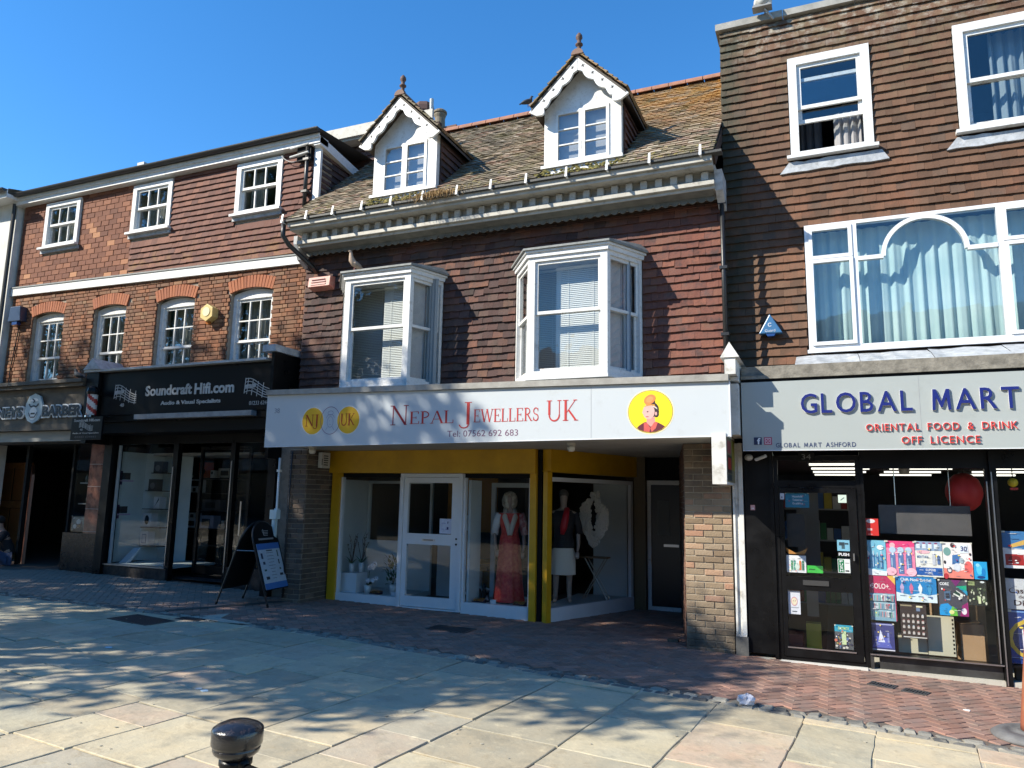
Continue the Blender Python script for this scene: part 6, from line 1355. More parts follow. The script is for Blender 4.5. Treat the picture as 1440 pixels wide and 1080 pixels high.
# ================================================================== PIGEONS
def loft(b, pts, rad_, n=12, mt=None):   # pts centre line, rad_ (horizontal, vertical)
    vs = []
    for i, p in enumerate(pts):
        p = Vector(p); d = (Vector(pts[min(i+1, len(pts)-1)])-Vector(pts[max(i-1, 0)])).normalized(); s_ = d.cross(Vector((0, 0, 1))); s_.normalize(); u_ = s_.cross(d)
        vs += [p+s_*rad_[i][0]*math.cos(2*math.pi*k/n)+u_*rad_[i][1]*math.sin(2*math.pi*k/n) for k in range(n)]
    fs = [(i*n+k, i*n+(k+1) % n, (i+1)*n+(k+1) % n, (i+1)*n+k) for i in range(len(pts)-1) for k in range(n)]+[tuple(range(n-1, -1, -1)), tuple(range((len(pts)-1)*n, len(pts)*n))]
    b.add(vs, fs, mt)
def pigeon(x, y, z, ang, label, cols, s=1.0, up=.3):
    t = thing('pigeon', label, 'pigeon', (x, y, z), ang+1e-4); c1, c2 = cols
    b = MB(); up_ = up
    pts = [(-.19, 0, .05-up_*.04), (-.13, 0, .075), (-.06, 0, .10+up_*.05), (.02, 0, .125+up_*.08), (.07, 0, .155+up_*.14), (.085, 0, .19+up_*.2), (.09, 0, .225+up_*.25), (.105, 0, .245+up_*.25), (.125, 0, .243+up_*.25), (.145, 0, .238+up_*.25)]
    rr = [(.030, .006), (.035, .015), (.055, .045), (.062, .06), (.052, .055), (.034, .036), (.026, .028), (.024, .025), (.014, .015), (.003, .003)]
    loft(b, [(p[0]*s, p[1]*s, p[2]*s) for p in pts], [(q[0]*s, q[1]*s) for q in rr], 12); b.build('body', mat(c1[0], c1[1], .7, col2=c2, nscale=40), t, smooth=True)
    b = MB()
    for sy in (-1, 1): b.tube([(.01*s, .02*sy*s, .09*s), (.02*s, .022*sy*s, 0)], .004*s, 5); b.tube([(.0*s, .022*sy*s, .004), (.045*s, .022*sy*s, .003)], .003*s, 4)
    b.build('legs', mat('pink_leg', (.35, .12, .1), .6), t)
    b = MB()
    for sy in (-1, 1): loft(b, [(-.15*s, .03*sy*s, .075*s), (-.08*s, .052*sy*s, (.105+up*.03)*s), (.0, .060*sy*s, (.13+up*.06)*s), (.045*s, .052*sy*s, (.14+up*.08)*s)], [(.006*s, .012*s), (.010*s, .03*s), (.012*s, .035*s), (.005*s, .02*s)], 8)
    b.build('wings', mat('wing_grey_'+c1[0], tuple(c*.7 for c in c1[1]), .7), t, smooth=True)
gp = (('pigeon_grey', (.05, .055, .065)), (.025, .028, .03)); bp2 = (('pigeon_buff', (.50, .38, .28)), (.35, .25, .18))
pigeon(-6.87, 9.50, 5.27, rad(-120), 'buff-coloured pigeon standing on top of the left bay window', bp2, .9, .5)
pigeon(-3.84, 9.30, 7.40, rad(30), 'dark pigeon perched at the left eave of the right dormer', gp, .62, .1)
pigeon(-15.3, 9.32, 3.80, rad(150), 'dark pigeon on the barber shop cornice at the far left', gp, 1.0, .1)
pigeon(-13.05, 9.5, 3.80, rad(190), 'grey pigeon sitting low on the barber shop cornice near the hi-fi fascia', gp, .9, 0)

# ================================================================== PAVEMENT SIGN
ab = thing('pavement_sign', 'black folding pavement sign with rounded top and blue and white price poster', 'pavement sign', (-7.93, 8.93, G(-7.9)), rad(100))
H_ = 1.18
def AP(x, z, d, sgn=1): y = (-.42+.40*z/H_)-d; return (x, y*sgn, z)
def aboard(b, x0, x1, z0, z1, d0, d1, sgn=1, mt=None): b.hexa([AP(x0, z0, d1, sgn), AP(x1, z0, d1, sgn), AP(x1, z0, d0, sgn), AP(x0, z0, d0, sgn), AP(x0, z1, d1, sgn), AP(x1, z1, d1, sgn), AP(x1, z1, d0, sgn), AP(x0, z1, d0, sgn)], mt)
def archp(b, r, z0, d0, d1, sgn, mt=None, n=14, r2=None):
    P = [(r*math.cos(math.pi*k/n), z0+.86*r*math.sin(math.pi*k/n)) for k in range(n+1)]
    m_ = len(P); vs = [AP(x, z, d1, sgn) for x, z in P]+[AP(x, z, d0, sgn) for x, z in P]
    b.add(vs, [tuple(range(m_)), tuple(range(2*m_-1, m_-1, -1))]+[(i, i+m_, (i+1) % m_+m_, (i+1) % m_) for i in range(m_)], mt)
for sg2, nm in ((1, 'front'), (-1, 'rear')):
    b = MB(); aboard(b, -.33, .33, .22, .90, 0, .012, sg2); archp(b, .33, .901, 0, .012, sg2); b.build('panel', blackm, ab)
    b = MB()
    for x in (-.335, .335): b.tube([AP(x, 0, .0, sg2), AP(x, .9, .0, sg2)], .014, 8)
    b.tube([AP(.335*math.cos(math.pi*k/14), .9+.29*math.sin(math.pi*k/14), 0, sg2) for k in range(15)], .014, 8)
    b.build('frame', mat('satin_black', (.015, .015, .016), .3), ab)
    for x in (-.335, .335): b = MB(); b.tube([AP(x, 0, 0, sg2), AP(x, .045, 0, sg2)], .017, 8); b.build('foot', blackm, ab)
b = MB(); aboard(b, -.30, .30, .235, .875, .014, .018, 1, F(200, 212, 222)); aboard(b, -.30, .30, .79, .875, .0185, .020, 1, F(70, 120, 190)); aboard(b, -.30, .30, .235, .32, .0185, .020, 1, F(70, 125, 190))
ins = [(-.22, .70, .035, .06), (.21, .72, .02, .07), (-.20, .60, .04, .03), (.20, .60, .02, .05), (-.2, .50, .04, .02), (.2, .50, .03, .02), (-.18, .39, .06, .03), (.2, .42, .06, .025)]
for x, z, w_, h in ins: aboard(b, x-w_/1.4, x+w_/1.4, z-h/1.5, z+h/1.5, .0185, .020, 1, random.choice([F(40, 50, 60), F(60, 90, 80), F(50, 60, 90)]))
for k in range(9): w_ = random.choice([.05, .07, .09]); aboard(b, -w_, w_, .735-k*.045, .742-k*.045, .0185, .020, 1, F(110, 120, 130))
aboard(b, -.08, .08, .762, .778, .0185, .02, 1, F(50, 60, 80)); b.build('poster', None, ab)
b = MB()
for k in range(4): aboard(b, -.07+.01*k, .10-.01*k, 1.05-.022*k, 1.058-.022*k, .0125, .0145, 1, F(170, 170, 170))
aboard(b, -.2, .2, .925, .95, .0125, .0145, 1, F(150, 150, 150)); aboard(b, -.045, -.03, .99, 1.08, .015, .0155, 1, F(170, 170, 170)); b.build('header_lettering', None, ab)
b = MB(); b.tube([(-.335, -.16, .78), (-.335, .16, .78)], .008, 6); b.tube([(.335, -.16, .78), (.335, .16, .78)], .008, 6); b.build('stay', chrome, ab)

# ================================================================== BOLLARD
t = thing('bollard', 'glossy black iron bollard with a domed head and a side rail in the foreground', 'bollard', (-2.46, 2.72, G(-2.46)))
cz = -G(-2.46)
b = MB(); b.lathe([(.066, 0), (.066, .52), (.071, .525), (.071, .55)], (-2.46, 2.72, G(-2.46)), 28); b.build('post', black, t, smooth=True)
b = MB(); b.lathe([(.068, 0.552), (.076, 0.558), (.097, 0.575), (.102, 0.587), (.102, 0.596), (.099, 0.599), (.105, 0.604), (.110, 0.612), (.1105, 0.670), (.106, 0.677), (.090, 0.688), (.06, 0.700), (.022, 0.706), (.003, 0.707)], (-2.46, 2.72, G(-2.46)), 36)
b.build('head', mat('worn_bollard_paint', (.012, .012, .014), .22, bump=.35, bscale=40, coat=.4, stain_shade=[((.09, .06, .05), 34, .54, .66, .8, ('Z', .69, .71)), ((.09, .08, .07), 26, .56, .66, .7)]), t, smooth=True)
b = MB(); b.tube([(-2.46+.04, 2.72-.02, .56), (-1.2, 2.45, .52)], .016, 10); b.ball((-2.395, 2.70, .565), .03, 12); b.build('rail', black, t, smooth=True)
# cone at the right edge
t = thing('traffic_cone', 'faded orange-red cone on a round rubber base, cut by the right picture edge', 'cone', (1.53, 7.22, G(1.53)))
b = MB(); b.lathe([(.30, 0), (.31, .02), (.27, .05), (.20, .06), (.19, .05), (.14, .055), (.135, .065), (.12, .065)], (1.385, 7.22, G(1.4)), 28); b.build('base', mat('grey_rubber', (.10, .10, .10), .7, col2=(.15, .15, .15), nscale=10, bump=.3), t, smooth=True)
b = MB(); b.lathe([(.15, .066), (.145, .12), (.12, .35), (.09, .62), (.05, .9), (.03, .92)], (1.43, 7.22, G(1.4)), 24); b.build('cone_body', mat('faded_orange', (.24, .065, .04), .6, col2=(.32, .13, .06), nscale=7, stain_shade=[((.7, .6, .5), 30, .68, .76, .9)]), t, smooth=True)
# litter
b = MB(); random.seed(9)
vs = []; 
b.ball((-.76, 7.04, G(-.7)+.045), (.075, .06, .05), 12); b.v = [(x+R(-.012, .012), y+R(-.012, .012), max(z+R(-.012, .012), G(-.7)+.003)) for x, y, z in b.v]
tag(b.build('crumpled_paper', mat('litter_white', (.7, .7, .72), .6, col2=(.4, .4, .5), nscale=25)), 'crumpled white paper on the setts in front of the right pier', 'litter')
for i, (x, y, s, lab) in enumerate(((-4.93, 5.02, .05, 'pale blue scrap of litter between the slabs left of the bollard'), (-5.02, 5.05, .035, 'white scrap of litter beside the blue one on the shaded slabs'), (-7.0, 5.75, .05, 'flat white fleck of paper on the shaded slabs, further left'), (1.02, 7.9, .035, 'white scrap on the red brick paving near the cone'))):
    b = MB(); b.prism([(x+s*math.cos(a)*R(.5, 1.2), y+s*math.sin(a)*R(.4, .9)) for a in (0, 1, 2, 3, 4, 5)], 'z', G(x)+.003, G(x)+.009); tag(b.build('litter', mat('litter_%d' % (i % 2), ((.45, .6, .7) if i % 2 == 0 else (.65, .66, .66)), .6)), lab, 'litter')
t = tag(box_part('brick_fragment', brickP, None, (-1.95, -1.82, 9.55, 9.63, 0, .05)), 'small loose stone at the foot of the lobby wall', 'stone')
b = MB()   # dropped chewing gum and small stones trodden into the flags
random.seed(31)
for k in range(150):
    x, y = R(-9, 3), R(3.2, 7.2)
    if y > kerb(x)-.2: continue
    r_ = R(.005, .013); b.prism([(x+r_*math.cos(a)*R(.7, 1.2), y+r_*math.sin(a)*R(.7, 1.2)) for a in (0, 1, 2, 3, 4, 5)], 'z', G(x)+.0035, G(x)+.0065)
tag(b.build('chewing_gum_spots', mat('gum', (.5, .46, .36), .8, col2=(.28, .26, .2), nscale=3), pvm), kind='stuff')

# ================================================================== FIGURES
def skin(name, J, E, mt, parent, root=0, sub=2):
    me = bpy.data.meshes.new(name); me.from_pydata([j[0] for j in J], E, [])
    o = bpy.data.objects.new(name, me); C.objects.link(o)
    md = o.modifiers.new('s', 'SKIN'); md.use_smooth_shade = True
    for i, sv_ in enumerate(me.skin_vertices[0].data):
        r_ = J[i][1]; sv_.radius = r_ if isinstance(r_, tuple) else (r_, r_); sv_.use_root = (i == root)
    sb = o.modifiers.new('u', 'SUBSURF'); sb.levels = sub; sb.render_levels = sub
    dg = bpy.context.evaluated_depsgraph_get(); m2 = bpy.data.meshes.new_from_object(o.evaluated_get(dg)); m2.name = name
    bpy.data.objects.remove(o); m2.materials.clear(); m2.materials.append(mt)
    for p in m2.polygons: p.use_smooth = True; p.material_index = 0
    o = bpy.data.objects.new(name, m2); C.objects.link(o); o.parent = parent; return o
fl = mat('skin_tone', (.42, .24, .17), .55); jeans = mat('denim', (.04, .065, .13), .85, bump=.4); tee = mat('black_tee', (.014, .014, .017), .85, bump=.3); hairm = mat('dark_hair', (.012, .009, .008), .7, bump=.8, bscale=90)
# seated person leaning forward over a phone, at the barber's doorway
t = thing('person', 'person in black t-shirt and jeans sitting hunched on the ground by the barber doorway', 'person', (-15.0, 9.75, G(-15)), rad(-35))
# local: facing -Y, hips at the origin
J = [((0, .10, .16), (.15, .12)), ((0, .07, .32), (.14, .10)), ((0, -.01, .50), (.16, .105)), ((0, -.05, .60), (.09, .075)), ((0, -.09, .68), (.050, .055)), ((0, -.13, .76), (.072, .085)), ((0, -.15, .84), (.075, .09)), ((0, -.14, .90), (.05, .06)),
     ((.17, -.04, .57), .055), ((.24, -.15, .38), .045), ((.20, -.33, .34), .036), ((.10, -.42, .40), .028), ((-.17, -.04, .57), .055), ((-.24, -.15, .38), .045), ((-.19, -.33, .34), .036), ((-.08, -.42, .40), .028),
     ((.11, .02, .13), .09), ((.20, -.36, .36), .065), ((.17, -.46, .07), .045), ((.18, -.60, .045), .035), ((-.11, .02, .13), .09), ((-.24, -.34, .30), .065), ((-.20, -.50, .07), .045), ((-.21, -.63, .045), .035)]
E_ = [(0, 1), (1, 2), (2, 3), (3, 4), (4, 5), (5, 6), (6, 7), (3, 8), (8, 9), (9, 10), (10, 11), (3, 12), (12, 13), (13, 14), (14, 15), (0, 16), (16, 17), (17, 18), (18, 19), (0, 20), (20, 21), (21, 22), (22, 23)]
skin('body', J, E_, fl, t)
Jt = [(J[i][0], tuple(q+.014 for q in (J[i][1] if isinstance(J[i][1], tuple) else (J[i][1],)*2))) for i in (0, 1, 2, 3)]+[(J[8][0], (.072, .072)), ((.215, -.10, .45), (.066, .066)), (J[12][0], (.072, .072)), ((-.215, -.10, .45), (.066, .066))]
skin('t_shirt', Jt, [(0, 1), (1, 2), (2, 3), (3, 4), (4, 5), (3, 6), (6, 7)], tee, t)
Jj = [((0, .10, .13), (.165, .13))]+[(J[i][0], (J[i][1]+.016,)*2) for i in (16, 17, 18, 20, 21, 22)]
skin('jeans', Jj, [(0, 1), (1, 2), (2, 3), (0, 4), (4, 5), (5, 6)], jeans, t)
b = MB(); b.ball((0, -.125, .865), (.088, .10, .088), 14); b.v = [(x, y, z) for x, y, z in b.v if True]; b.build('hair', hairm, t, smooth=True, world=(0, 0, 0))
for sx in (-1, 1):
    b = MB(); loft(b, [(sx*.19+(.0), -.46-.0, .05), (sx*.19, -.56, .05), (sx*.2, -.68, .035)], [(.045, .05), (.048, .045), (.03, .025)], 10); b.build('shoe', mat('dark_shoe', (.02, .02, .022), .5), t, smooth=True, world=(0, 0, 0))
    for k in range(4): b = MB(); b.tube([(sx*(.10-.018*k*.9), -.42, .41-.004*k), (sx*(.085-.02*k), -.465, .42), (sx*(.06-.015*k), -.475, .435)], [.009, .008, .006], 6); b.build('finger', fl, t, smooth=True, world=(0, 0, 0))
    b = MB(); b.tube([(sx*.085, -.40, .42), (sx*.06, -.43, .45), (sx*.045, -.45, .46)], [.011, .009, .007], 6); b.build('thumb', fl, t, smooth=True, world=(0, 0, 0))
b = MB(); b.box(-.03, .035, -.49, -.48, .40, .53); b.build('shirt_print', mat('phone_black', (.02, .02, .025), .2), None, world=(0, 0, 0)).name = 'phone'
ph_ = bpy.data.objects['phone']; ph_.location = (-15.0, 9.75, G(-15)); ph_.rotation_euler = (0, 0, rad(-35)); tag(ph_, 'dark mobile phone held by the seated person', 'phone')
b = MB(); b.box(-.10, .10, -.185, -.168, .40, .46, F(70, 70, 75)); b.build('shirt_print', None, t, world=(0, 0, 0))

def mannequin(loc, ang, label, h=1.62, armpose=0, skinc=(.30, .24, .20)):
    t = thing('mannequin', label, 'mannequin', loc, ang+1e-4); k = h/1.65
    def q(x, y, z): return (x*k, y*k, z*k)
    J = [(q(0, 0, .88), (.125*k, .095*k)), (q(0, 0, 1.02), (.095*k, .075*k)), (q(0, -.01, 1.18), (.125*k, .09*k)), (q(0, 0, 1.30), (.10*k, .07*k)), (q(0, 0, 1.38), (.040*k, .042*k)), (q(0, -.02, 1.46), (.055*k, .07*k)), (q(0, -.02, 1.54), (.065*k, .082*k)), (q(0, -.01, 1.61), (.045*k, .055*k)),
         (q(.17, 0, 1.29), .042*k), (q(.215, .02, 1.05), .034*k), (q(.22, -.08 if armpose else -.03, .84), .026*k), (q(.20, -.13 if armpose else -.05, .74), (.028*k, .015*k)), (q(-.17, 0, 1.29), .042*k), (q(-.23, .02, 1.05), .034*k), (q(-.22, -.12, .86), .026*k), (q(-.19, -.18, .78), (.028*k, .015*k)),
         (q(.09, 0, .80), .085*k), (q(.09, -.01, .46), .052*k), (q(.09, .02, .10), .034*k), (q(.10, -.08, .035), .032*k), (q(-.09, 0, .80), .085*k), (q(-.10, -.03, .46), .052*k), (q(-.11, .0, .10), .034*k), (q(-.12, -.10, .035), .032*k)]
    E_ = [(0, 1), (1, 2), (2, 3), (3, 4), (4, 5), (5, 6), (6, 7), (3, 8), (8, 9), (9, 10), (10, 11), (3, 12), (12, 13), (13, 14), (14, 15), (0, 16), (16, 17), (17, 18), (18, 19), (0, 20), (20, 21), (21, 22), (22, 23)]
    skin('body', J, E_, mat('mannequin_'+str(int(skinc[0]*100)), skinc, .45), t)
    for sx, hx, hy, hz in ((1, .20, -.13 if armpose else -.05, .74), (-1, -.19, -.18, .78)):
        for f in range(4): b = MB(); b.tube([q(hx+sx*(.018-.012*f), hy, hz), q(hx+sx*(.018-.012*f), hy-.02, hz-.05-.006*(f in (1, 2))), q(hx+sx*(.016-.012*f), hy-.03, hz-.085-.008*(f in (1, 2)))], [.009*k, .008*k, .005*k], 6); b.build('finger', _mc['mannequin_'+str(int(skinc[0]*100))], t, smooth=True, world=(0, 0, 0))
    return t, k
def cloth_loft(b, prof, n=36, folds=0, amp=0, seed=0, cy=0):
    random.seed(seed); ph = R(0, 6); vs = []
    for i, (z, rx, ry) in enumerate(prof):
        g = i/(len(prof)-1)
        for k in range(n): a = 2*math.pi*k/n; m_ = 1+amp*g*math.sin(folds*a+ph)+amp*.5*g*math.sin((folds*2-3)*a+ph*2); vs.append((rx*m_*math.cos(a), cy+ry*m_*math.sin(a), z))
    L = len(prof); b.add(vs, [(i*n+k, i*n+(k+1) % n, (i+1)*n+(k+1) % n, (i+1)*n+k) for i in range(L-1) for k in range(n)])
redcl = mat('red_embroidered', (.42, .006, .012), .6, col2=(.62, .12, .06), nscale=22, nfac=.7, bump=.5)
t, k = mannequin((-4.45, 10.35, .22), rad(25), 'mannequin in a long embroidered red dress with a pale scarf, in the jewellers window', 1.62, 0, (.27, .19, .15))
b = MB(); cloth_loft(b, [(1.30, .17, .10), (1.20, .155, .12), (1.02, .12, .10), (.90, .15, .12), (.6, .17, .14), (.3, .19, .155), (.02, .22, .18)], folds=9, amp=.09, seed=3); b.build('red_dress', redcl, t, smooth=True, world=(0, 0, 0))
for sx in (-1, 1): b = MB(); b.tube([(sx*.15, 0, 1.29), (sx*.20, .02, 1.15), (sx*.225, .02, .98)], [.066, .06, .055], 12); b.build('sleeve', mat('striped_sleeve', (.28, .05, .06), .7, col2=(.5, .42, .40), nscale=14) if sx > 0 else mat('pale_sleeve', (.5, .52, .52), .7), t, smooth=True, world=(0, 0, 0))
b = MB(); 
for s_ in (-1, 1): b.tube([(s_*.06, .03, 1.36), (s_*.075, -.09, 1.24), (s_*.03, -.135, 1.10), (0.01*s_, -.14, .98)], [.04, .042, .036, .025], 10)
b.build('scarf', mat('cream_scarf', (.5, .46, .38), .8, bump=.8), t, smooth=True, world=(0, 0, 0))
b = MB(); b.lathe([(.085, -.07), (.105, -.02), (.112, .04), (.108, .10), (.08, .155), (.02, .185)], (0, .035, 1.44), 20, wob=lambda a, j: .09*math.sin(6*a+j)+.05*math.sin(13*a-j)); b.build('blond_hair', mat('ash_blond', (.55, .49, .37), .7, bump=1.0, bscale=50, col2=(.25, .2, .14), nscale=18), t, smooth=True, world=(0, 0, 0))
t, k = mannequin((-3.67, 10.55, .235), rad(20), 'mannequin in a black top, red scarf and white knee-length skirt beside the yellow post', 1.66, 1)
blkcl = mat('black_cloth', (.012, .012, .016), .8, bump=.3)
b = MB(); cloth_loft(b, [(1.34, .13, .09), (1.28, .19, .115), (1.15, .165, .125), (1.02, .135, .11), (.84, .165, .13), (.80, .17, .135)], folds=6, amp=.04, seed=2); b.build('black_top', blkcl, t, smooth=True, world=(0, 0, 0))
for sx in (-1, 1): b = MB(); b.tube([(sx*.155, 0, 1.30), (sx*.21, .02, 1.15), (sx*.235, .02, 1.0)], [.065, .06, .06], 12); b.build('sleeve', blkcl, t, smooth=True, world=(0, 0, 0))
b = MB(); cloth_loft(b, [(.80, .15, .12), (.72, .175, .14), (.55, .185, .15), (.42, .185, .15)], folds=7, amp=.03, seed=5); b.build('white_skirt', mat('ivory_skirt', (.60, .58, .50), .75, bump=.4), t, smooth=True, world=(0, 0, 0))
b = MB(); b.tube([(.05, -.06, 1.37), (.03, -.13, 1.25), (.0, -.14, 1.10), (-.02, -.13, 1.0)], [.04, .05, .055, .03], 10); b.build('red_scarf', mat('red_silk', (.40, .01, .02), .5), t, smooth=True, world=(0, 0, 0))
b = MB(); b.ball((0, .0, 1.57*k), (.075, .09, .075), 12); b.build('dark_wig', mat('grey_wig', (.10, .09, .08), .8), t, smooth=True, world=(0, 0, 0))
# garlanded bust on a folding stand
t = thing('garland_stand', 'bust hung with a V of white blossom garlands on a folding cross-leg stand', 'display bust', (-3.40, 11.3, .23), rad(0.001))
skin('bust', [((0, .03, .92), (.08, .06)), ((0, .02, 1.12), (.09, .07)), ((0, .02, 1.34), (.10, .06)), ((0, .02, 1.46), (.045, .045)), ((0, .02, 1.60), (.035, .035))], [(0, 1), (1, 2), (2, 3), (3, 4)], blkcl, t)
random.seed(14); b = MB()
for s_ in (-1, 1):
    for k in range(190):
        f = random.random(); wv = .02+.145*(math.sin(math.pi*min(1, f*.95+.08))**.9); x = s_*(wv*(1-.30*f)+R(-.085, .075)*math.sin(math.pi*(.15+.8*f))); z = 1.50-.66*f+R(-.03, .03); y = -.11+R(-.05, .03); r_ = R(.022, .046)
        if abs(x) < .05-.06*f and f < .8: continue
        for pz in range(5): a = pz*1.257+R(0, 1); b.ball((x+r_*.6*math.cos(a), y+R(-.006, .006), z+r_*.6*math.sin(a)), (r_*.5, r_*.3, r_*.5), 5)
for k in range(30): x, z, r_ = R(-.06, .06), R(1.5, 1.62), R(.02, .035); b.ball((x, -.05, z), (r_, r_, r_), 6)
tag(b.build('white_blossom', mat('blossom', (.62, .60, .55), .7), t, world=(0, 0, 0)), kind='stuff')
for s_ in (-1, 1): b = MB(); b.tube([(s_*.16, -.05, .62), (-s_*.20, -.05, 0)], .010, 6); b.tube([(s_*.16, .1, .62), (-s_*.20, .1, 0)], .010, 6); b.build('leg', mat('stand_metal', (.4, .36, .3), .4, metal=.4), t, world=(0, 0, 0))
b = MB(); b.box(-.2, .2, -.08, .13, .62, .64); b.build('stand_top', mat('stand_wood', (.2, .12, .06), .6), t, world=(0, 0, 0))

# ================================================================== IN THE JEWELLERS WINDOW
box_thing('display_cube', 'white display cube holding two small pots in the left jewellers window', 'cube', whiteclean, (-7.28, -6.98, 10.12, 10.42, .222, .52))
leafm = mat('pot_plant_leaf', (.035, .075, .025), .6, col2=(.06, .12, .04), nscale=15); potw = mat('white_pot', (.6, .6, .58), .4); twig = mat('twig', (.09, .05, .03), .8)
def leaf(b, p, d, l, w_, mt=None):
    p = Vector(p); d = Vector(d).normalized(); s_ = d.cross(Vector((0, 0, 1))); s_ = s_.normalized() if s_.length > .01 else Vector((1, 0, 0)); u_ = s_.cross(d)
    b.add([p, p+d*l*.45+s_*w_+u_*.02*l, p+d*l-u_*.1*l, p+d*l*.45-s_*w_+u_*.02*l, p+d*l*.5-u_*.04*l], [(0, 1, 4), (1, 2, 4), (2, 3, 4), (3, 0, 4)], mt)
def potplant(label, x, y, z, pr, phh, kind, seed):
    random.seed(seed); t = thing('pot_plant', label, 'pot plant', (x, y, z)); b = MB(); b.lathe([(pr*.75, 0), (pr, phh), (pr*.9, phh), (pr*.88, phh*.9)], (x, y, z), 16); b.build('pot', potw, t, smooth=True)
    zz = z+phh*.92
    if kind == 'twig':
        b = MB()
        for k in range(6): a = R(0, 6.3); p = [(x, y, zz)]; 
        for k in range(5):
            a = R(0, 6.3); h = R(.3, .5); p = [(x, y, zz), (x+.04*math.cos(a), y+.04*math.sin(a), zz+h*.4), (x+.07*math.cos(a+.5), y+.07*math.sin(a+.5), zz+h*.75), (x+.12*math.cos(a), y+.1*math.sin(a), zz+h)]
            b.tube(p, [.006, .005, .004, .002], 5)
            for m_ in range(6): f = R(.4, 1); b.ball((x+.1*f*math.cos(a), y+.08*f*math.sin(a), zz+h*f), .008, 5)
        b.build('twigs', twig, t); b = MB()
        for k in range(7): a = R(0, 6.3); leaf(b, (x, y, zz), (math.cos(a), math.sin(a), R(.6, 1.6)), R(.12, .2), .018)
        b.build('leaves', leafm, t)
    elif kind == 'orchid':
        b = MB(); st_ = [(x, y, zz), (x+.02, y, zz+.2), (x+.07, y-.02, zz+.33), (x+.15, y-.04, zz+.35)]; b.tube(st_, .004, 5); b.build('stem', twig, t); b = MB()
        for k in range(9):
            f = k/8; cx_, cy_, cz_ = x+.02+.16*f+R(-.04, .04), y-.03+R(-.03, .02), zz+.26+.10*f-(.22 if k % 3 == 2 else 0)+R(-.02, .02)
            for m_ in range(5): a = m_*1.257; b.ball((cx_+.022*math.cos(a), cy_, cz_+.022*math.sin(a)), (.02, .006, .02), 6)
        b.build('white_flowers', mat('petal', (.62, .6, .62), .6), t); b = MB()
        for k in range(6): a = R(0, 6.3); leaf(b, (x, y, zz), (math.cos(a), math.sin(a), R(.2, .8)), R(.12, .18), .025)
        b.build('leaves', leafm, t)
    else:
        b = MB()
        for k in range(110): a, e = R(0, 6.3), R(-.1, 1.5); r0 = R(.0, .16); h = R(.02, .42); leaf(b, (x+r0*math.cos(a), y+r0*math.sin(a)*.6, zz+h), (math.cos(a), math.sin(a), math.tan(min(e, 1.2))), R(.06, .12), R(.014, .028))
        b.build('leaves', leafm, t); b = MB()
        for k in range(6): a = R(0, 6.3); b.tube([(x, y, zz), (x+.05*math.cos(a), y+.04*math.sin(a), zz+.2), (x+.12*math.cos(a), y+.08*math.sin(a), zz+R(.3, .42))], .005, 5)
        b.build('stems', twig, t)
potplant('pot of bare dark twigs with a few leaves on the white display cube', -7.16, 10.24, .521, .045, .14, 'twig', 4)
potplant('small white pot with twigs and long leaves beside the display cube pot', -7.04, 10.33, .521, .05, .15, 'twig', 8)
potplant('white orchid in a small white pot at the middle of the left jewellers window', -6.80, 10.18, .222, .065, .13, 'orchid', 5)
potplant('leafy dark green pot plant at the right of the left jewellers window', -6.42, 10.32, .222, .07, .15, 'bush', 6)
t = thing('swivel_chair', 'swivel chair with star base seen through the lower pane of the jewellers door', 'chair', (-5.5, 11.6, .14))
for k in range(5): a = k*1.257+.3; b = MB(); b.tube([(-5.5, 11.6, .26), (-5.5+.26*math.cos(a), 11.6+.26*math.sin(a), .20)], .018, 6); b.ball((-5.5+.26*math.cos(a), 11.6+.26*math.sin(a), .17), .03, 8); b.build('base_arm', whiteclean, t)
b = MB(); b.tube([(-5.5, 11.6, .25), (-5.5, 11.6, .55)], .025, 8); b.build('column', chrome, t); box_part('seat', blackm, t, (-5.72, -5.28, 11.38, 11.82, .55, .62)); box_part('backrest', blackm, t, (-5.70, -5.30, 11.8, 11.86, .7, 1.15))
box_thing('entry_phone', 'pale door phone on the ochre wall inside the jewellers', 'intercom', whiteclean, (-6.22, -6.12, 12.37, 12.399, 1.15, 1.42))
b = MB(); b.lathe([(.05, 0), (.055, .1), (.02, .16), (.035, .2), (.01, .25)], (-4.85, 10.35, .222), 14); tag(b.build('figurine', blackm, smooth=True), 'small dark figurine at the foot of the right jewellers window', 'figurine')
random.seed(77)
for i in range(4): x = -4.75+.17*i+(.3 if i > 2 else 0); b = MB(); b.lathe([(.03, 0), (.04, .03), (.025, .06), (.012, .09)], (x, 10.25, .222), 10); tag(b.build('trinket', mat('trinket_%d' % (i % 2), (.3, .26, .2) if i % 2 else (.12, .1, .1), .3, metal=.4), smooth=True), ('small %s trinket at the foot of the right jewellers window, %s from the white side' % (('dark', 'bronze')[i % 2], ('first', 'second', 'third', 'fourth')[i])), 'trinket', 'trinkets on the jewellers window floor')
box_thing('wall_cabinet', 'dark glass-fronted cabinet at the back of the jewellers shop', 'cabinet', mat('dark_wood', (.05, .03, .02), .4), (-5.25, -4.75, 12.9, 13.1, .9, 2.1)); box_thing('reception_desk', 'dark desk inside the jewellers shop behind the door', 'desk', _mc['dark_wood'], (-5.4, -4.3, 12.2, 12.7, .14, .95))

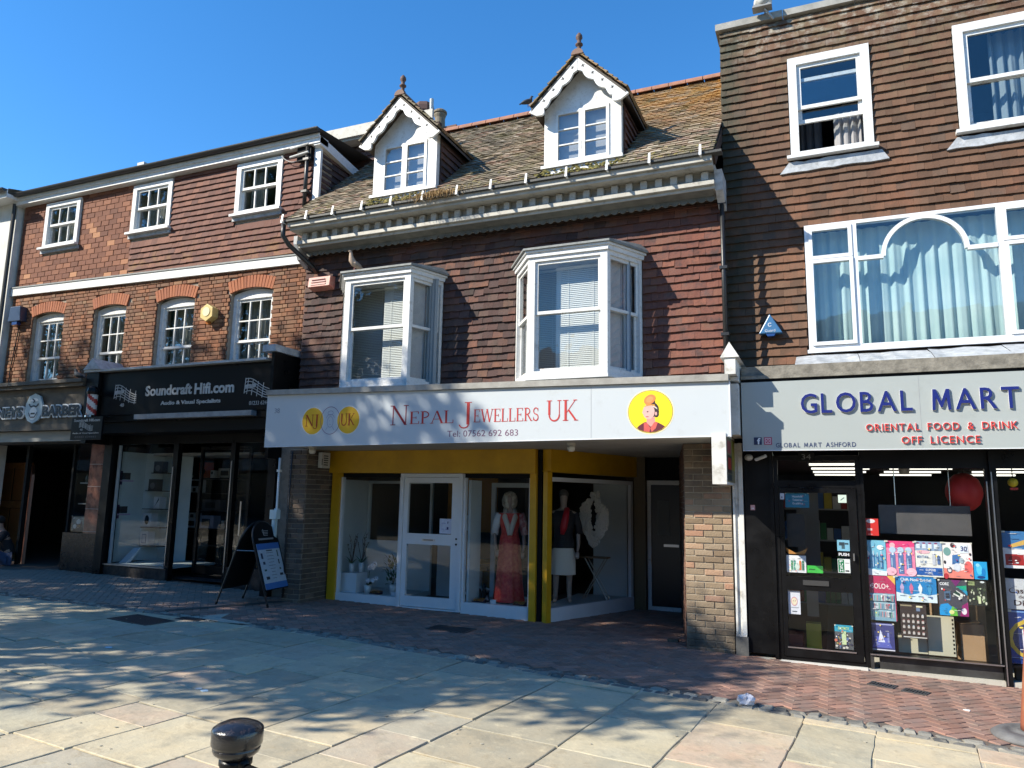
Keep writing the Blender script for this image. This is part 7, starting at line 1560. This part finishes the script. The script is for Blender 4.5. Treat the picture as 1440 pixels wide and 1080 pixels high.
velvet = mat('dark_velvet', (.03, .008, .02), .95); goldm = mat('gold_jewellery', (.75, .48, .12), .25, metal=1)
for i, (x, y, lab) in enumerate(((-6.62, 10.14, 'dark velvet tray of gold rings beside the orchid in the left jewellers window'), (-4.82, 10.12, 'dark velvet tray of gold rings at the foot of the right jewellers window, left end'), (-4.18, 10.12, 'dark velvet tray of gold rings by the foot of the red dress'))):
    t = thing('jewellery_tray', lab, 'tray', (x, y, .222)); b = MB(); b.prism([(y-.05, .222), (y+.06, .222), (y+.06, .27), (y-.05, .236)], 'x', x-.09, x+.09); b.build('pad', velvet, t)
    b = MB()
    for u in range(5):
        for v in range(3): cx_, cy_ = x-.07+.035*u, y-.035+.035*v; cz_ = .246+.011*v; b.tube([(cx_+.010*math.cos(a), cy_, cz_+.010+.010*math.sin(a)) for a in [k*math.pi/4 for k in range(9)]], .0025, 5)
    tag(b.build('rings', goldm, t), kind='stuff')
for i, (x, z, lab) in enumerate(((-6.30, .224, 'small white price card in the left jewellers window by the leafy plant'), (-4.62, .224, 'small white price card in the right jewellers window'))): box_thing('price_card', lab, 'card', whiteclean, (x, x+.09, 10.08, 10.083, z, z+.06))

# ================================================================== IN THE HI-FI WINDOWS
wb_ = mat('white_box', (.55, .56, .56), .6); shm = mat('black_shelf', (.02, .02, .02), .4)
t = thing('wall_shelves', 'five short black shelves on the pale back wall of the hi-fi window', 'shelves', (-12.1, 10.8, .7))
for z, x0 in ((2.10, -12.22), (1.755, -12.34), (1.405, -12.38), (1.055, -12.38), (.70, -12.38)): box_part('shelf', shm, t, (x0, -11.85, 10.62, 10.86, z, z+.015))
hf = [(-12.38, -12.16, 1.075, 1.335, 'white boxed speaker with a dark oval on the fourth shelf of the hi-fi window'), (-12.40, -12.2, .72, .98, 'white boxed gadget on the lowest shelf of the hi-fi window'), (-12.13, -11.98, 1.425, 1.65, 'white box with a black slash on the middle shelf of the hi-fi window')]
for i, (x0, x1, z0, z1, lab) in enumerate(hf):
    b = MB(); b.box(x0, x1, 10.66, 10.82, z0, z1, wb_); xm = (x0+x1)/2; zm = (z0+z1)/2
    if i == 0: b.prism(ellipse(xm, zm, .055, .09, 16), 'y', 10.657, 10.66, blackm)
    elif i == 1: b.box(xm-.055, xm+.055, 10.657, 10.66, zm-.09, zm+.08, F(60, 90, 130)); b.box(xm-.045, xm+.045, 10.655, 10.657, zm-.08, zm+.07, F(200, 205, 210))
    else: b.prism([(x0+.02, zm-.09), (x1-.02, zm+.05), (x1-.02, zm+.1), (x0+.05, zm-.05)], 'y', 10.657, 10.66, blackm)
    tag(b.build('boxed_product'), lab, 'box')
for x, z, lab in ((-12.1, 2.116, 'dark speaker on the top shelf of the hi-fi window'), (-12.2, 1.771, 'dark camera-like speaker on the second shelf of the hi-fi window')):
    t = thing('speaker', lab, 'speaker', (x, 10.72, z)); box_part('cabinet', mat('speaker_black', (.03, .03, .033), .4), t, (x-.11, x+.11, 10.66, 10.8, z, z+.22)); b = MB(); b.prism(ellipse(x, z+.09, .06, .06, 16), 'y', 10.652, 10.66); b.build('cone', mat('cone_grey', (.12, .12, .125), .4), t)
for x, z0, z1, c, lab in ((-12.31, 1.87, 2.13, F(60, 40, 80), 'upper small purple and black poster on the white side of the hi-fi window'), (-12.35, 1.23, 1.49, F(90, 50, 95), 'lower small purple poster on the white side of the hi-fi window')):
    b = MB(); b.hexa([(-12.545, 10.18, z0), (-12.542, 10.52, z0), (-12.546, 10.52, z0), (-12.549, 10.18, z0), (-12.545, 10.18, z1), (-12.542, 10.52, z1), (-12.546, 10.52, z1), (-12.549, 10.18, z1)], c)
    b.hexa([(-12.541, 10.22, z0+.1), (-12.539, 10.48, z0+.1), (-12.543, 10.48, z0+.1), (-12.545, 10.22, z0+.1), (-12.541, 10.22, z1-.03), (-12.539, 10.48, z1-.03), (-12.543, 10.48, z1-.03), (-12.545, 10.22, z1-.03)], F(25, 22, 35))
    b.hexa([(-12.540, 10.2, z0+.06), (-12.537, 10.5, z0+.06), (-12.541, 10.5, z0+.06), (-12.544, 10.2, z0+.06), (-12.540, 10.2, z0+.09), (-12.537, 10.5, z0+.09), (-12.541, 10.5, z0+.09), (-12.544, 10.2, z0+.09)], F(190, 170, 200)); tag(b.build('poster'), lab, 'poster')
b = MB(); b.hexa([(-12.26, 10.12, .43), (-12.10, 10.14, .43), (-12.07, 10.2, .43), (-12.23, 10.18, .43), (-12.12, 10.30, .70), (-11.98, 10.32, .70), (-11.97, 10.33, .70), (-12.11, 10.31, .70)], F(190, 205, 215)); b.build; tag(b.build('leaning_card'), 'pale card leaning at the floor of the hi-fi window', 'card')
t = thing('shelf_unit', 'tall black shelf unit of hi-fi products seen through the hi-fi shop door', 'shelf unit', (-11.7, 11.5, .3))
for z in (2.03, 1.74, 1.39, 1.04, .7): box_part('shelf', shm, t, (-12.5, -10.9, 11.5, 11.8, z-.015, z))
box_part('back_panel', blackm, t, (-12.52, -10.88, 11.8, 11.83, .3, 2.45))
prod = [('red_speaker', 'orange-red upright speaker on the top shelf behind the hi-fi door', (-11.92, -11.70, 2.05, 2.36), F(190, 70, 25)), ('framed_radio', 'white framed radio at the right of the top shelf behind the hi-fi door', (-11.40, -11.04, 2.06, 2.24), F(150, 150, 140)), ('white_unit', 'white four-panel unit on the second shelf behind the hi-fi door', (-12.33, -11.88, 1.75, 2.01), F(205, 208, 210)), ('boxed_product', 'white photo-printed box on the fourth shelf behind the hi-fi door', (-12.2, -11.84, 1.045, 1.22), F(190, 195, 205)), ('boxed_product', 'wide pale box with a dark speaker picture behind the hi-fi door', (-11.81, -11.42, 1.045, 1.29), F(150, 155, 175)), ('boxed_product', 'small pale box standing on the photo-printed box behind the hi-fi door', (-12.08, -11.93, 1.223, 1.34), F(190, 190, 190)), ('grey_receiver', 'grey receiver on the third shelf behind the hi-fi door', (-11.76, -11.3, 1.40, 1.61), F(70, 72, 76)), ('white_puck', 'small round white earpiece case on the top shelf behind the hi-fi door', (-11.60, -11.52, 2.05, 2.2), F(220, 220, 215)), ('small_gadget', 'small pale gadget at the left of the top shelf behind the hi-fi door', (-12.33, -12.25, 2.05, 2.1), F(180, 180, 175)), ('dark_speaker', 'large dark cabinet speaker at the bottom of the hi-fi shelves', (-12.2, -11.7, .705, .98), F(45, 45, 48)), ('small_gadget', 'pale bracket-shaped gadget at the right end of the fourth hi-fi shelf', (-11.22, -11.15, 1.045, 1.2), F(150, 148, 140))]
for nm, lab, (x0, x1, z0, z1), c in prod:
    b = MB(); b.box(x0, x1, 11.52, 11.7, z0, z1, c); w_, h = x1-x0, z1-z0; dk = F(20, 20, 22)
    if nm == 'white_unit': b.box(x0+.02, x0+w_*.44, 11.517, 11.52, z0+h*.5, z1-.02, dk); b.box(x0+w_*.52, x1-.02, 11.517, 11.52, z0+h*.5, z1-.02, dk); b.box(x0+w_*.45, x0+w_*.52, 11.517, 11.52, z0+.02, z0+h*.4, dk); b.box(x0+w_*.65, x0+w_*.8, 11.517, 11.52, z0+.02, z0+h*.35, dk)
    elif nm in ('boxed_product', 'framed_radio', 'grey_receiver'): b.box(x0+w_*.2, x0+w_*.75, 11.517, 11.52, z0+h*.2, z0+h*.75, dk)
    elif nm == 'dark_speaker' or nm == 'red_speaker': b.prism(ellipse((x0+x1)/2, z0+h*.4, w_*.3, w_*.3, 14), 'y', 11.516, 11.52, dk)
    elif nm == 'white_puck': b.prism(ellipse((x0+x1)/2, z0+h*.65, w_*.28, h*.2, 14), 'y', 11.516, 11.52, dk)
    tag(b.build(nm), lab, 'hi-fi product' if 'box' not in nm else 'box')

# ================================================================== IN THE BARBER SHOP
wood = mat('orange_wood', (.26, .11, .035), .4, col2=(.17, .07, .025), nscale=6, bump=.1)
t = thing('wooden_door', 'panelled orange-brown wooden door standing open inside the barber doorway', 'door', (-15.2, 10.6, .25))
b = MB(); frame(b, -16.9, -15.75, .25, 2.32, 10.6, 10.66, .12); b.box(-16.78, -15.87, 10.6, 10.66, 1.35, 1.5); b.build('frame', wood, t)
for a, c in ((-16.78, -16.36), (-16.30, -15.87)):
    for z0, z1 in ((.38, 1.34), (1.51, 2.2)): box_part('panel', mat('panel_wood', (.20, .08, .025), .4), t, (a, c, 10.63, 10.65, z0, z1))
b = MB(); b.ball((-15.82, 10.57, 1.35), .03, 10); b.build('knob', mat('brass', (.6, .4, .12), .25, metal=1), t)
b = MB(); b.hexa([(-15.74, 10.6, .25), (-14.95, 10.1, .25), (-14.92, 10.14, .25), (-15.72, 10.66, .25), (-15.74, 10.6, 2.28), (-14.95, 10.1, 2.05), (-14.92, 10.14, 2.05), (-15.72, 10.66, 2.28)]); tag(b.build('counter_side', mat('reddish_panel', (.20, .07, .04), .35)), 'slanted reddish-brown panel beside the wooden door in the barber entrance', 'panel')
poster('poster', 'black and white photo poster low in the barber window beside the pilaster', 'poster', -13.48, -13.10, .98, 1.26, F(110, 125, 118), [('p', [(.1, 0), (.5, .75), (.75, .6), (.9, 0)], F(30, 32, 30)), ('e', .5, .62, .16, .16, F(190, 200, 190)), ('r', 0, 1, .92, 1, F(60, 70, 60)), ('e', .25, .3, .12, .15, F(200, 205, 195))], y=9.995)
for i in range(6): x = -13.46+.07*i; b = MB(); b.lathe([(.025, 0), (.025, .10), (.012, .12), (.012, .15)], (x, 10.2, (1.90, 1.50)[i % 2]+.001), 10); tag(b.build('bottle', mat('bottle_%d' % (i % 3), ((.10, .12, .10), (.25, .2, .12), (.06, .08, .12))[i % 3], .25), smooth=True), ('small %s hair product bottle, %s on the %s glass shelf of the barber window' % (('grey-green', 'tan', 'blue-black')[i % 3], ('first', 'first', 'second', 'second', 'last', 'last')[i], ('upper', 'lower')[i % 2])), 'bottle', 'bottles on the barber window shelves')

# ================================================================== STREET BEHIND THE CAMERA
# plane trees down the middle of the street; their shade falls across the paving and the lower fronts
barkm = mat('bark', (.16, .13, .10), .9, col2=(.08, .07, .05), nscale=6, bump=.9, bscale=12)
leafT = mat('tree_leaf', (.05, .10, .022), .55, var=.35, col2=(.075, .13, .03), nscale=1.5)
def tree(label, x, y, h0, blobs, n, seed, dense=.5):
    random.seed(seed); np.random.seed(seed)
    t = thing('street_tree', label, 'tree', (x, y, G(x))); b = MB(); g = G(x)
    cx_, cy_, cz_ = [sum(q[i] for q in blobs)/len(blobs) for i in range(3)]
    b.tube([(x, y, g), (x+.05, y, g+1.2), (x, y+.05, g+h0*.6), ((x+cx_)/2, (y+cy_)/2, h0), (cx_, cy_, cz_)], [.24, .19, .16, .13, .05], 12)
    for q in blobs:
        b.tube([((x+cx_)/2, (y+cy_)/2, h0), ((q[0]+cx_)/2, (q[1]+cy_)/2, (q[2]+h0)/2), (q[0], q[1], q[2])], [.10, .06, .02], 7)
        for k in range(5): a = R(0, 6.3); b.tube([(q[0], q[1], q[2]), (q[0]+q[3]*.7*math.cos(a), q[1]+q[3]*.7*math.sin(a), q[2]+R(-.4, .6)*q[3])], [.03, .008], 5)
    b.build('trunk', barkm, t, smooth=True)
    V = []; tot = sum(q[3]**3 for q in blobs)
    cl = []
    for q in blobs:
        m_ = max(6, int(dense*42*q[3]**2))
        d = np.random.normal(size=(m_, 3)); d /= np.linalg.norm(d, axis=1)[:, None]
        rr = q[3]*np.random.uniform(.35, 1.0, (m_, 1))**.6
        cl.append(np.array(q[:3])+d*rr*np.array([1, 1, .85]))
    cl = np.concatenate(cl); idx = np.random.randint(0, len(cl), n)
    c = cl[idx]+np.random.normal(size=(n, 3))*np.array([.24, .24, .17])
    a = np.random.normal(size=(n, 3)); a /= np.linalg.norm(a, axis=1)[:, None]; bb_ = np.cross(a, np.random.normal(size=(n, 3))); bb_ /= np.linalg.norm(bb_, axis=1)[:, None]
    s_ = np.random.uniform(.065, .125, (n, 1))
    vs = np.stack([c-a*s_, c+bb_*s_*.62, c+a*s_, c-bb_*s_*.62], 1).reshape(-1, 3)-np.array([x, y, g])
    me = bpy.data.meshes.new('crown'); me.vertices.add(4*n); me.vertices.foreach_set('co', vs.ravel()); me.loops.add(4*n); me.loops.foreach_set('vertex_index', np.arange(4*n)); me.polygons.add(n); me.polygons.foreach_set('loop_start', np.arange(0, 4*n, 4)); me.update(); me.validate(); me.materials.append(leafT)
    o = bpy.data.objects.new('crown', me); C.objects.link(o); o.parent = t
    return t
random.seed(404)
def sunward(x, z, r, s_): return (x-1.12*s_, 2-s_, z+1.07*s_, r)     # slide a bough towards the sun: its shade stays put
TREES = [
 ('broad leafy street tree standing in the street to the left behind the viewer', -13.2, .3, 3.4, [sunward(*q) for q in ((-8.7, 5.6, 1.8, 1.0), (-9.9, 4.4, 1.5, 1.3), (-11.2, 6.3, 1.9, .9), (-8.9, 6.3, 1.1, .6), (-13.0, 8.6, 2.2, 1.2), (-12.2, 4.6, 1.1, .8), (-13.3, 6.0, 1.6, .4), (-11.0, 7.7, .9, .8))], 19500, 5, .58),
 ('second leafy street tree further along the street to the left', -18.8, .2, 3.8, [sunward(*q) for q in ((-15.8, 9.8, 2.2, 1.0), (-15.6, 6.9, 1.6, .7), (-18.6, 10.0, 2.3, 1.3), (-18.4, 7.4, 1.5, .4), (-17.0, 11.3, 1.2, .8), (-16.6, 4.6, 1.6, .7))], 17000, 8, .46),
 ('third leafy street tree at the far left end of the row', -24.5, .4, 3.8, [sunward(*q) for q in ((-21.5, 9.9, 2.3, 1.0), (-21.6, 6.7, 2.2, .6), (-24.6, 9.4, 2.6, 1.2), (-24.3, 6.3, 2.0, .4), (-19.8, 4.4, 1.5, .6))], 20000, 9, .5)]
for q in TREES: tree(*q)
# shaded terrace on the far side of the street, behind the viewer
for i, (x0, x1, h, c, lab) in enumerate(((-60, -15, 7.5, (.20, .10, .07), 'plain red brick terrace across the street, behind the viewer to the left'), (-15, -3, 6.8, (.42, .40, .36), 'pale rendered terrace across the street, directly behind the viewer'), (-3, 9, 7.8, (.22, .13, .09), 'brown brick terrace across the street, behind the viewer to the right'))):
    t = thing('terrace_building', lab, 'building', ((x0+x1)/2, -11, 0)); mt = mat('far_wall_%d' % i, c, .85, col2=tuple(q*.7 for q in c), nscale=2, bump=.3)
    hs_ = []; x = x0+1
    while x < x1-1.3: hs_ += [(x, x+1.1, 3.9, 5.6)]; x += 2.3
    w_ = wall_slab('wall', -x1, -x0, 0, h, 11, .4, [(-b_, -a_, z0, z1) for a_, b_, z0, z1 in hs_]+[(-x1+.8, -x0-.8, .5, 2.9)], mt, None)
    w_.parent = t; w_.matrix_parent_inverse = Matrix.Identity(4); w_.rotation_euler = (0, 0, math.pi); w_.location = (-(w_.location.x)-(x0+x1)/2, -(w_.location.y)+11, w_.location.z)
    for a_, b_, z0, z1 in hs_: box_part('window', mat('far_glass', (.05, .06, .07), .1), t, (a_+.06, b_-.06, -11.12, -11.1, z0+.06, z1-.06)); bq = MB(); frame(bq, a_, b_, z0, z1, -11.09, -11.05, .06); bq.build('window_frame', white, t)
    box_part('shop_window', _mc['far_glass'], t, (x0+.85, x1-.85, -11.2, -11.18, .55, 2.85)); box_part('fascia', mat('far_fascia_%d' % i, ((.3, .3, .3), (.05, .1, .2), (.25, .05, .05))[i], .5), t, (x0+.4, x1-.4, -10.99, -10.85, 3.0, 3.6))
    b = MB(); b.prism([(-10.8, h), (-14.5, h+2.2), (-18, h), (-18, h-.2), (-11, h-.2)], 'x', x0, x1); b.build('roof', _mc['slate'], t); box_part('body', dark, t, (x0+.01, x1-.01, -18, -11.5, 0, h-.25))
